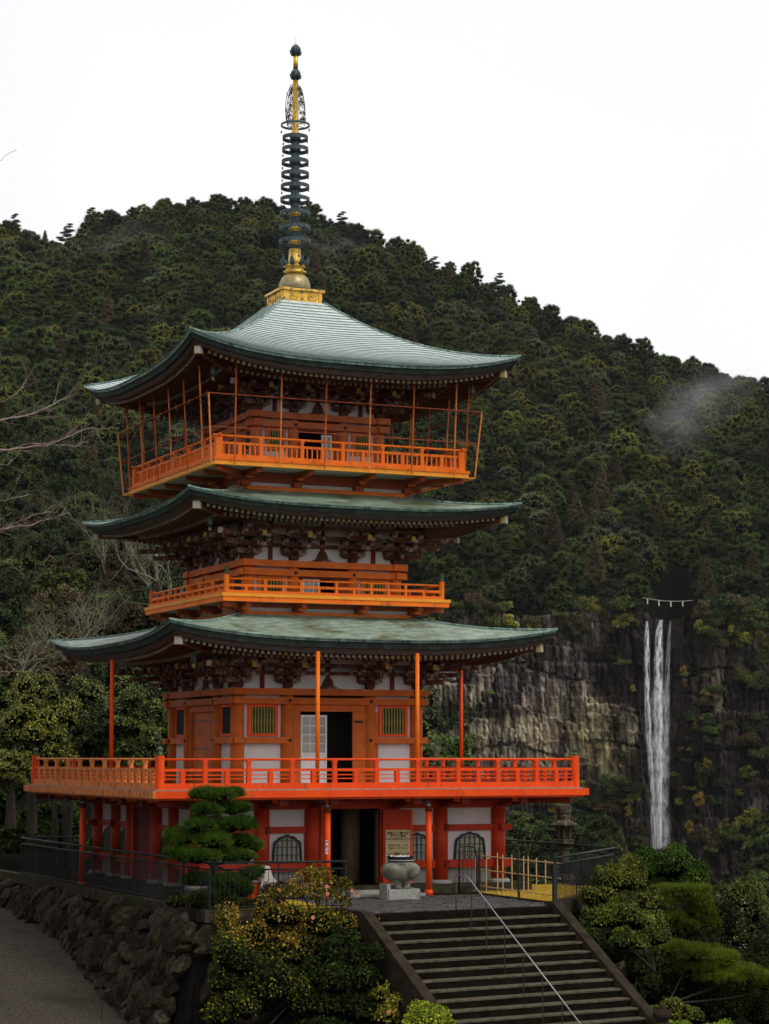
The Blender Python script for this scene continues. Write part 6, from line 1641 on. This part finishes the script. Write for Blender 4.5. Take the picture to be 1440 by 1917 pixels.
def fluff(L, n, seed, f=.55, zf=1.5):
    rr = random.Random(seed); out = []
    for l in L:
        out.append((l[0], l[1], l[2], l[3]*.78, l[4]*.78, l[5]*.8))
        for k in range(n):
            a = rr.random()*6.283; q = rr.uniform(.45, .95)
            out.append((l[0]+math.cos(a)*l[3]*q*.75, l[1]+math.sin(a)*l[4]*q*.75, l[2]+l[5]*rr.uniform(-.25, .45), l[3]*rr.uniform(.25, f), l[4]*rr.uniform(.25, f), l[5]*rr.uniform(.55, 1.0)*zf*.6))
    return out
def padL(px, py, wpx, hpx, y, dep=.9):
    c = on_y(px, py, y); D = (c-C0) @ fw; s_ = D/FPX
    return (c[0], c[1], c[2], wpx*s_/2, wpx*s_/2*dep, hpx*s_/2)
def pads_of(lst, y, k=1.): return [padL(a, b_, c, d, y+(e if len(q) > 4 else 0)) for q in lst for a, b_, c, d, e in [(q+(0,))[:5]]]
# clipped pine inside the left railing
YP = -8.6
pp_ = pads_of([(a_, b_, c_, d_*1.15)+tuple(e_) for a_, b_, c_, d_, *e_ in [(398, 1492, 96, 22), (440, 1487, 40, 14, .2), (385, 1520, 66, 20, -.2), (442, 1517, 62, 20, .1), (405, 1512, 40, 16, .3), (372, 1548, 74, 28, -.2), (425, 1550, 92, 30, .1), (345, 1572, 72, 30, .1), (398, 1578, 86, 32, -.3), (452, 1580, 60, 26, .2), (475, 1587, 36, 18, .1), (330, 1598, 52, 22, .0), (375, 1606, 100, 28, -.2), (440, 1606, 72, 26, .0), (470, 1640, 50, 24, .1), (430, 1655, 90, 26, .0), (370, 1650, 70, 24, .3), (400, 1680, 90, 24, .2), (450, 1672, 50, 22, .1)]], YP)
pp_ = fluff(pp_, 5, 3)
pn = thing('garden_pine', on_y(405, 1706, YP), 'cloud-pruned green pine inside the railing in front of the pagoda corner', 'pine tree')
link('needle_pads', needles('needle_pads', pp_, 11500, .15, M['pine'], 5), pn); link('inner_pads', core_mesh('inner_pads', pp_, M['inner'], .70), pn)
mb = MB(); tp = [on_y(a, b_, YP) for a, b_ in ((405, 1706), (412, 1660), (398, 1620), (408, 1575), (402, 1540), (415, 1518), (402, 1495))]
mb.tube([tuple(a) for a in tp], [.10, .09, .08, .065, .05, .04, .02], 8)
for i, l in enumerate(pp_):
    if i < 200 and i % 6 == 0: mb.tube([tuple(tp[min(6, max(0, 6-i//18))]), (l[0], l[1], l[2]-l[5]*.5)], [.035, .015], 5)
link('trunk', mb.mesh('trunk', M['bark']), pn)
def bush(name, pads, y, n, sz, m, label, cat='shrub', seed=1, stem=None, core=.78, aspect=1.1, rand=.85, up=.45, jit=.10, clump=2.5, tnt=None, under=-.35):
    L_ = fluff(pads_of(pads, y), 4, seed+7, .6, 1.9); c = L_[0]; zb = min(l[2]-l[5] for l in L_)
    o = thing(name, (c[0], c[1], zb-.1), label, cat); rs2 = np.random.default_rng(seed)
    link('foliage', foliage('foliage', L_, n, sz, m, rs2, aspect, jit, rand, up, under, tnt, clump), o)
    if core: link('inner_foliage', core_mesh('inner_foliage', L_, M['inner'], core), o)
    mb = MB(); b0 = Vector((c[0], c[1], zb-.5)) if stem is None else Vector(on_y(stem[0], stem[1], y))
    rr = random.Random(seed)
    for l in L_[::5][:9]:
        e = Vector(l[:3]); mb.tube([tuple(b0), tuple(b0.lerp(e, .5)+Vector((rr.gauss(0, .08), rr.gauss(0, .08), -.05))), tuple(e)], [.035, .025, .012], 5)
    link('stems', mb.mesh('stems', M['bark']), o); return o
bush('azalea', [(600, 1650, 60, 40), (560, 1665, 60, 34, .1), (640, 1668, 50, 36), (520, 1672, 40, 26, .2), (612, 1676, 90, 26, -.1), (575, 1640, 50, 30), (645, 1690, 30, 26), (500, 1680, 26, 20)], -10.75, 5200, .062, M['azalea'], 'yellowing azalea with open branches rising over the railing end', 'azalea', 41, stem=(603, 1740), core=0, rand=1.0, jit=.2, tnt=.05, under=-.8)
bush('azalea', [(520, 1715, 110, 50), (610, 1735, 120, 60), (460, 1760, 90, 60), (560, 1775, 140, 80), (670, 1740, 60, 40), (500, 1800, 110, 80), (640, 1775, 90, 70, .2)], -11.1, 15000, .065, M['azalea'], 'large yellow and orange leaved azalea bank below the railing end', 'azalea', 42, rand=1.0, jit=.16, tnt=.0)
bush('azalea', [(440, 1800, 90, 70), (490, 1850, 120, 90), (440, 1880, 100, 80), (420, 1840, 60, 50), (560, 1860, 90, 90), (410, 1900, 70, 60)], -11.9, 14000, .062, M['azalea'], 'green and yellow azalea at the bottom edge left of the dark conifer', 'azalea', 43, rand=1.0, jit=.16, tnt=-.09)
bush('azalea', [(430, 1740, 40, 60), (415, 1725, 26, 40), (410, 1760, 30, 30)], -10.6, 2600, .06, M['azalea'], 'thin pale green azalea sprays in front of the kerb corner', 'azalea', 44, core=0, rand=1.0, jit=.25, tnt=.06)
bush('weeping_conifer', [(640, 1770, 90, 50), (650, 1790, 120, 44), (620, 1830, 110, 60), (680, 1830, 90, 60, -.2), (610, 1880, 130, 70), (680, 1890, 110, 70, -.2), (600, 1925, 150, 60), (690, 1925, 90, 60)], -12.2, 22000, .060, M['dkcon'], 'dark drooping conifer beside the left wall of the staircase', 'conifer', 45, rand=.7, up=.9, aspect=2.0, clump=5)
bush('azalea', [(705, 1760, 34, 44), (722, 1800, 22, 30)], -11.4, 2200, .06, M['azalea'], 'yellow leaved azalea sprig against the left stair wall', 'azalea', 46, core=.6, rand=1., jit=.2, tnt=.22)
bush('azalea', [(735, 1880, 56, 40), (712, 1865, 40, 36), (752, 1900, 40, 30), (720, 1905, 60, 40)], -13.0, 4200, .062, M['azalea'], 'small azalea with pink buds at the foot of the left stair wall', 'azalea', 47, core=.7, rand=1., jit=.2, tnt=.12)
bush('round_shrub', [(803, 1912, 98, 60), (780, 1920, 60, 40), (832, 1922, 60, 40)], -14.6, 7000, .060, M['lime'], 'bright lime green round shrub at the bottom edge before the steps', 'shrub', 48, rand=.8, clump=4)
bush('round_shrub', [(512, 1672, 66, 34), (505, 1690, 70, 34)], -9.0, 4500, .04, M['redbrown'], 'small dark reddish clipped dome behind the railing right of the pine', 'shrub', 49, clump=4)
bush('low_shrub', [(400, 1690, 110, 30), (340, 1690, 60, 24), (460, 1695, 60, 22)], -8.9, 5000, .05, M['dkcon'], 'low dark undergrowth at the foot of the cloud-pruned pine', 'shrub', 50)
# pink blossoms
fl_ = MB()
r7 = random.Random(4)
for px, py, y in ((611, 1660, -11.15), (612, 1674, -11.2), (658, 1668, -11.1), (670, 1676, -11.0), (727, 1895, -13.4), (585, 1718, -11.7)):
    c = Vector(on_y(px, py, y))
    for k in range(7):
        a = k*.9; fl_.tube([tuple(c), tuple(c+Vector((.03*math.cos(a), -.02, .03*math.sin(a)))), tuple(c+Vector((.048*math.cos(a), -.03, .048*math.sin(a))))], [.006, .02, .004], 5)
M['pink'] = mat('pink_blossom', (.85, .28, .24), .6)
link('blossoms', fl_.mesh('blossoms', M['pink']), bpy.data.objects['azalea'], kind='stuff')
# right side
bush('clipped_shrub', [(u_, v_, w__, h__*1.35)+tuple(z__) for u_, v_, w__, h__, *z__ in [(1162, 1645, 96, 50), (1130, 1652, 50, 34, -.1), (1190, 1652, 50, 36)]], -9.0, 9000, .058, M['clip'], 'topmost rounded tier of clipped shrub right of the railing corner', 'shrub', 60, clump=4)
bush('clipped_shrub', [(u_, v_, w__, h__*1.35)+tuple(z__) for u_, v_, w__, h__, *z__ in [(1120, 1683, 90, 30), (1150, 1688, 110, 26), (1195, 1693, 80, 26), (1225, 1685, 40, 30)]], -9.9, 8000, .058, M['clip'], 'flat clipped shrub tier touching the right kerb', 'shrub', 61, clump=4)
bush('clipped_shrub', [(u_, v_, w__, h__*1.35)+tuple(z__) for u_, v_, w__, h__, *z__ in [(1150, 1715, 110, 36), (1200, 1722, 90, 34), (1110, 1722, 50, 30), (1235, 1730, 50, 34)]], -10.8, 9000, .058, M['clip'], 'broad clipped tier in the middle of the right shrubs beside the stair wall', 'shrub', 62, clump=4)
bush('clipped_shrub', [(u_, v_, w__, h__*1.35)+tuple(z__) for u_, v_, w__, h__, *z__ in [(1225, 1755, 76, 36), (1165, 1765, 60, 30), (1195, 1768, 60, 24)]], -11.6, 6500, .058, M['clip'], 'lowest two cushions of the right clipped shrubs, above the dark bank', 'shrub', 63, clump=4, tnt=.08)
bush('hanging_shrub', [(1195, 1810, 50, 60), (1215, 1840, 50, 50), (1110, 1760, 60, 60, .4), (1150, 1790, 60, 40, .4)], -11.4, 6000, .055, M['dkcon'], 'dark shrub hanging in the shade below the clipped cushions', 'shrub', 64)
bush('dome_bush', [(1245, 1625, 130, 70), (1205, 1632, 70, 50), (1290, 1645, 90, 70), (1310, 1675, 60, 60), (1250, 1660, 130, 60)], -3.5, 22000, .062, M['pine'], 'large green dome shaped bush hiding the foot of the waterfall', 'shrub', 65, rand=.9, clump=3, aspect=1.8, tnt=-.1)
def pine_layers(label, pads, y, n, seed, m, stem):
    L_ = fluff(pads_of(pads, y), 5, seed); o = thing('garden_pine', (L_[0][0], L_[0][1], L_[-1][2]-1), label, 'pine tree')
    link('needle_pads', needles('needle_pads', L_, n, .15, M[m], seed), o); link('inner_pads', core_mesh('inner_pads', L_, M['inner'], .66), o)
    mb = MB(); b0 = Vector(on_y(stem[0], stem[1], y))
    for l in L_[::18]: mb.tube([tuple(b0), tuple(b0.lerp(Vector(l[:3]), .6)-Vector((0, 0, .1))), (l[0], l[1], l[2]-l[5]*.4)], [.035, .022, .012], 5)
    link('branches', mb.mesh('branches', M['post']), o)
pine_layers('yellow-green layered pine behind the clipped shrubs at right', [(1275, 1668, 110, 14), (1300, 1684, 80, 16), (1240, 1690, 60, 14), (1310, 1706, 70, 22), (1280, 1735, 70, 20), (1255, 1720, 60, 18), (1320, 1730, 50, 24)], -7.5, 7000, 71, 'pine2', (1290, 1800))
pine_layers('low spreading pine branch reaching right across the bottom corner', [(1290, 1790, 110, 34), (1340, 1800, 100, 40), (1260, 1780, 80, 30), (1380, 1822, 120, 28), (1430, 1836, 100, 24), (1350, 1830, 110, 26), (1440, 1850, 80, 18), (1300, 1815, 80, 28)], -9.5, 11000, 72, 'pine2', (1250, 1880))
bush('azalea', [(1270, 1895, 80, 40), (1245, 1905, 60, 40), (1300, 1905, 50, 30)], -12.5, 4500, .055, M['clip'], 'small yellow-green shrub at the bottom edge right of the stone post', 'azalea', 66, clump=4, tnt=.08)
bush('round_shrub', [(1270, 1925, 60, 30), (1340, 1930, 60, 30)], -13.5, 2500, .055, M['lime'], 'yellow-green shrub just showing at the bottom right edge', 'shrub', 67)
bush('low_shrub', [(1370, 1880, 110, 60), (1420, 1900, 80, 60), (1330, 1895, 70, 50)], -9.0, 7000, .06, M['dkcon'], 'dark leafy shrub in the bottom right corner under the pine branch', 'shrub', 68)
bush('tall_shrub', [(1400, 1700, 100, 90), (1370, 1680, 60, 60), (1430, 1740, 80, 90), (1380, 1750, 90, 80), (1420, 1790, 90, 60), (1345, 1700, 40, 50)], 3.0, 15000, .09, M['f_green'], 'tall olive and ochre thicket at the right edge', 'shrub', 69, clump=1.5)
bush('low_shrub', [(1130, 1740, 120, 200, 1.5), (1270, 1850, 200, 160, 1.5), (1200, 1860, 100, 120, .8)], -9.5, 9000, .08, M['dkcon'], 'dark undergrowth filling the bank behind the clipped shrubs', 'shrub', 70)
bush('low_shrub', [(1330, 1840, 160, 90), (1400, 1860, 140, 90), (1300, 1890, 120, 90), (1440, 1830, 120, 120), (1250, 1900, 60, 60)], -7.0, 14000, .07, M['dkcon'], 'black-green thicket under the spreading pine branch', 'shrub', 90)
bush('low_shrub', [(1230, 1740, 120, 100), (1300, 1760, 140, 90), (1200, 1700, 80, 80), (1330, 1720, 100, 90)], -5.5, 10000, .07, M['dkcon'], 'dark shrub mass between the green dome bush and the pine branch', 'shrub', 91)
bush('tall_shrub', [(1330, 1790, 100, 60), (1400, 1820, 120, 70), (1440, 1780, 80, 90)], 1.5, 7000, .085, M['f_dark'], 'dim green thicket low at the right edge behind the pine branch', 'shrub', 92)
# unseen evergreens added left of the path to darken the pagoda's left side
for i, (x, y, h_) in enumerate(((-14.7, -3, 19), (-12.5, 6, 20), (-10.4, 15, 20), (-17.0, -11, 18), (-21, 1, 20), (-19, -19, 17))):
    b0 = Vector((x, y, path_z(y)-.3)); o = thing('evergreen_tree', b0, 'added evergreen out of view left of the path, shading the pagoda', 'tree', 'added shading evergreens left of the path'); rr = random.Random(i); L_ = []
    for k in range(46):
        t_ = rr.random(); a = rr.random()*6.283; rad = (1-t_*.75)*4.2*rr.random()**.5; r_ = rr.uniform(.7, 1.4)
        L_.append((x+rad*math.cos(a), y+rad*math.sin(a), b0.z+2.5+t_*(h_-3), r_, r_, r_*.75))
    link('crown', foliage('crown', L_, 9000, .24, M['f_dark'], np.random.default_rng(i)), o); link('inner_crown', core_mesh('inner_crown', L_, M['inner'], .8), o)
    link('trunk', MB().tube([tuple(b0), (x, y, b0.z+h_*.8)], [.35, .12], 8).mesh('trunk', M['bark']), o)
bare_tree('blossom_shrub', on_y(1362, 1790, -3), (.05, 0, 1), 1.0, .03, 2, 81, M['lichenbark'], 'thin shrub with small white blossoms at the right edge', 'shrub', limbs=6, spread=.35, gnarl=.1, up=.15, nsub=(1, 2))
wb = MB()
for k in range(34):
    c = Vector(on_y(1350+r7.random()*50, 1680+r7.random()*110, -3.2)); wb.lathe([(.012, -.012), (.02, 0), (.012, .012)], 5, tuple(c))
link('blossoms', wb.mesh('blossoms', M['paper']), bpy.data.objects['blossom_shrub'], kind='stuff')
# pale pointed stone and red cloth behind the railing
q = on_y(510, 1668, -8.2)
ps = thing('pale_pointed_stone', (q[0], q[1], ZT), 'pale pointed garden stone behind the railing right of the pine', 'stone')
a_ = [on_y(*c_, -8.2) for c_ in ((486, 1680), (492, 1640), (497, 1620), (505, 1622), (510, 1640), (524, 1656), (532, 1682))]
link('stone_slab', MB().add([tuple(p_) for p_ in a_]+[tuple(p_+np.array([.05, .35, 0])) for p_ in a_], [tuple(range(7)), tuple(range(13, 6, -1))]+[(i, i+7, (i+1) % 7+7, (i+1) % 7) for i in range(7)]).mesh('stone_slab', M['snow']), ps)
q = on_y(484, 1658, -8.0)
rc = thing('red_box', (q[0], q[1], ZT), 'small vermilion box half hidden by the pine, left of the pointed stone', 'box')
link('box_body', MB().box(q[0]-.17, q[0]+.22, q[1], q[1]+.3, ZT, q[2]+.08).mesh('box_body', M['red']), rc)
link('box_lid', MB().box(q[0]-.20, q[0]+.25, q[1]-.03, q[1]+.33, q[2]+.081, q[2]+.11).mesh('box_lid', M['palestone']), rc)

def rank_labels():
    by = {}
    for o in COL.objects:
        if o.parent is None and 'label' in o and 'group' in o: by.setdefault(o['label'], []).append(o)
    for lb, L_ in by.items():
        n = len(L_)
        if n < 2 or n > 8: continue
        def sx(o):
            d = np.array(o.matrix_basis.translation)-C0; return (d @ rt)/(d @ fw)
        L_.sort(key=sx)
        names = {2: ['left one of two', 'right one of two']}.get(n) or (['leftmost']+['second from left', 'third from left', 'fourth from left', 'fifth from left', 'sixth from left', 'seventh from left'][:n-2]+['rightmost'])
        for o, w_ in zip(L_, names):
            t_ = lb+', '+w_
            if len(t_.replace(',', ' ').split()) <= 16: o['label'] = t_
rank_labels()
for o in COL.objects:
    if o.name.startswith(('inner_pads', 'needle_pads')): o['kind'] = 'stuff'
#@@END
# ================================================================== AIR
def volmat(name, col, dens, noise=None):
    m = bpy.data.materials.new(name); m.use_nodes = True; n = m.node_tree; n.nodes.clear(); L = n.links
    o = n.nodes.new('ShaderNodeOutputMaterial'); v = n.nodes.new('ShaderNodeVolumePrincipled'); v.inputs['Color'].default_value = (*col, 1); v.inputs['Density'].default_value = dens
    v.inputs['Anisotropy'].default_value = .0; L.new(v.outputs[0], o.inputs['Volume']); return m, n, v
hz, _, _ = volmat('thin_haze', (.93, .95, 1.0), .000022)
hb = MB().box(-900, 1300, -200, 1300, -49.5, 330).mesh('haze', hz)
if HAZE: link('haze', hb, kind='stuff')
def mist(px, py, D, rx, ry, rz, dens, label, ang=0.):
    c = Vector(at_h(px, py, D)); m, n, v = volmat('drifting_mist', (.95, .96, 1.0), 1.0); L = n.links
    tc = n.nodes.new('ShaderNodeTexCoord'); nz_ = n.nodes.new('ShaderNodeTexNoise'); nz_.inputs['Scale'].default_value = 1.4; nz_.inputs['Detail'].default_value = 4
    ln = n.nodes.new('ShaderNodeVectorMath'); ln.operation = 'LENGTH'; mr = n.nodes.new('ShaderNodeMapRange'); mr.inputs[1].default_value = 1.; mr.inputs[2].default_value = .1; mr.inputs[3].default_value = 0; mr.inputs[4].default_value = 1
    m2 = n.nodes.new('ShaderNodeMapRange'); m2.inputs[1].default_value = .45; m2.inputs[2].default_value = .75
    k = n.nodes.new('ShaderNodeMath'); k.operation = 'MULTIPLY'; k2 = n.nodes.new('ShaderNodeMath'); k2.operation = 'MULTIPLY'; k2.inputs[1].default_value = dens
    L.new(tc.outputs['Object'], nz_.inputs['Vector']); L.new(tc.outputs['Object'], ln.inputs[0]); L.new(ln.outputs['Value'], mr.inputs[0]); L.new(nz_.outputs['Fac'], m2.inputs[0])
    L.new(mr.outputs[0], k.inputs[0]); L.new(m2.outputs[0], k.inputs[1]); L.new(k.outputs[0], k2.inputs[0]); L.new(k2.outputs[0], v.inputs['Density'])
    o = link('mist', np_mesh('mist', ICO_V, ICO_F, m), None, Matrix.Translation(c) @ Matrix.Rotation(-YAW, 4, 'Z') @ Matrix.Rotation(ang, 4, 'Y') @ Matrix.Diagonal((rx, ry, rz, 1)), kind='stuff')
mist(1300, 755, 735, 24, 14, 12, .035, '', -.35)
mist(1270, 800, 725, 18, 12, 14, .022, '', -.9)
mist(1350, 720, 760, 26, 14, 9, .018, '', -.1)
mist(625, 470, 800, 20, 12, 12, .018, '', .4)
mist(210, 455, 800, 30, 12, 9, .012, '', -.3)
S.cycles.volume_step_rate = 4
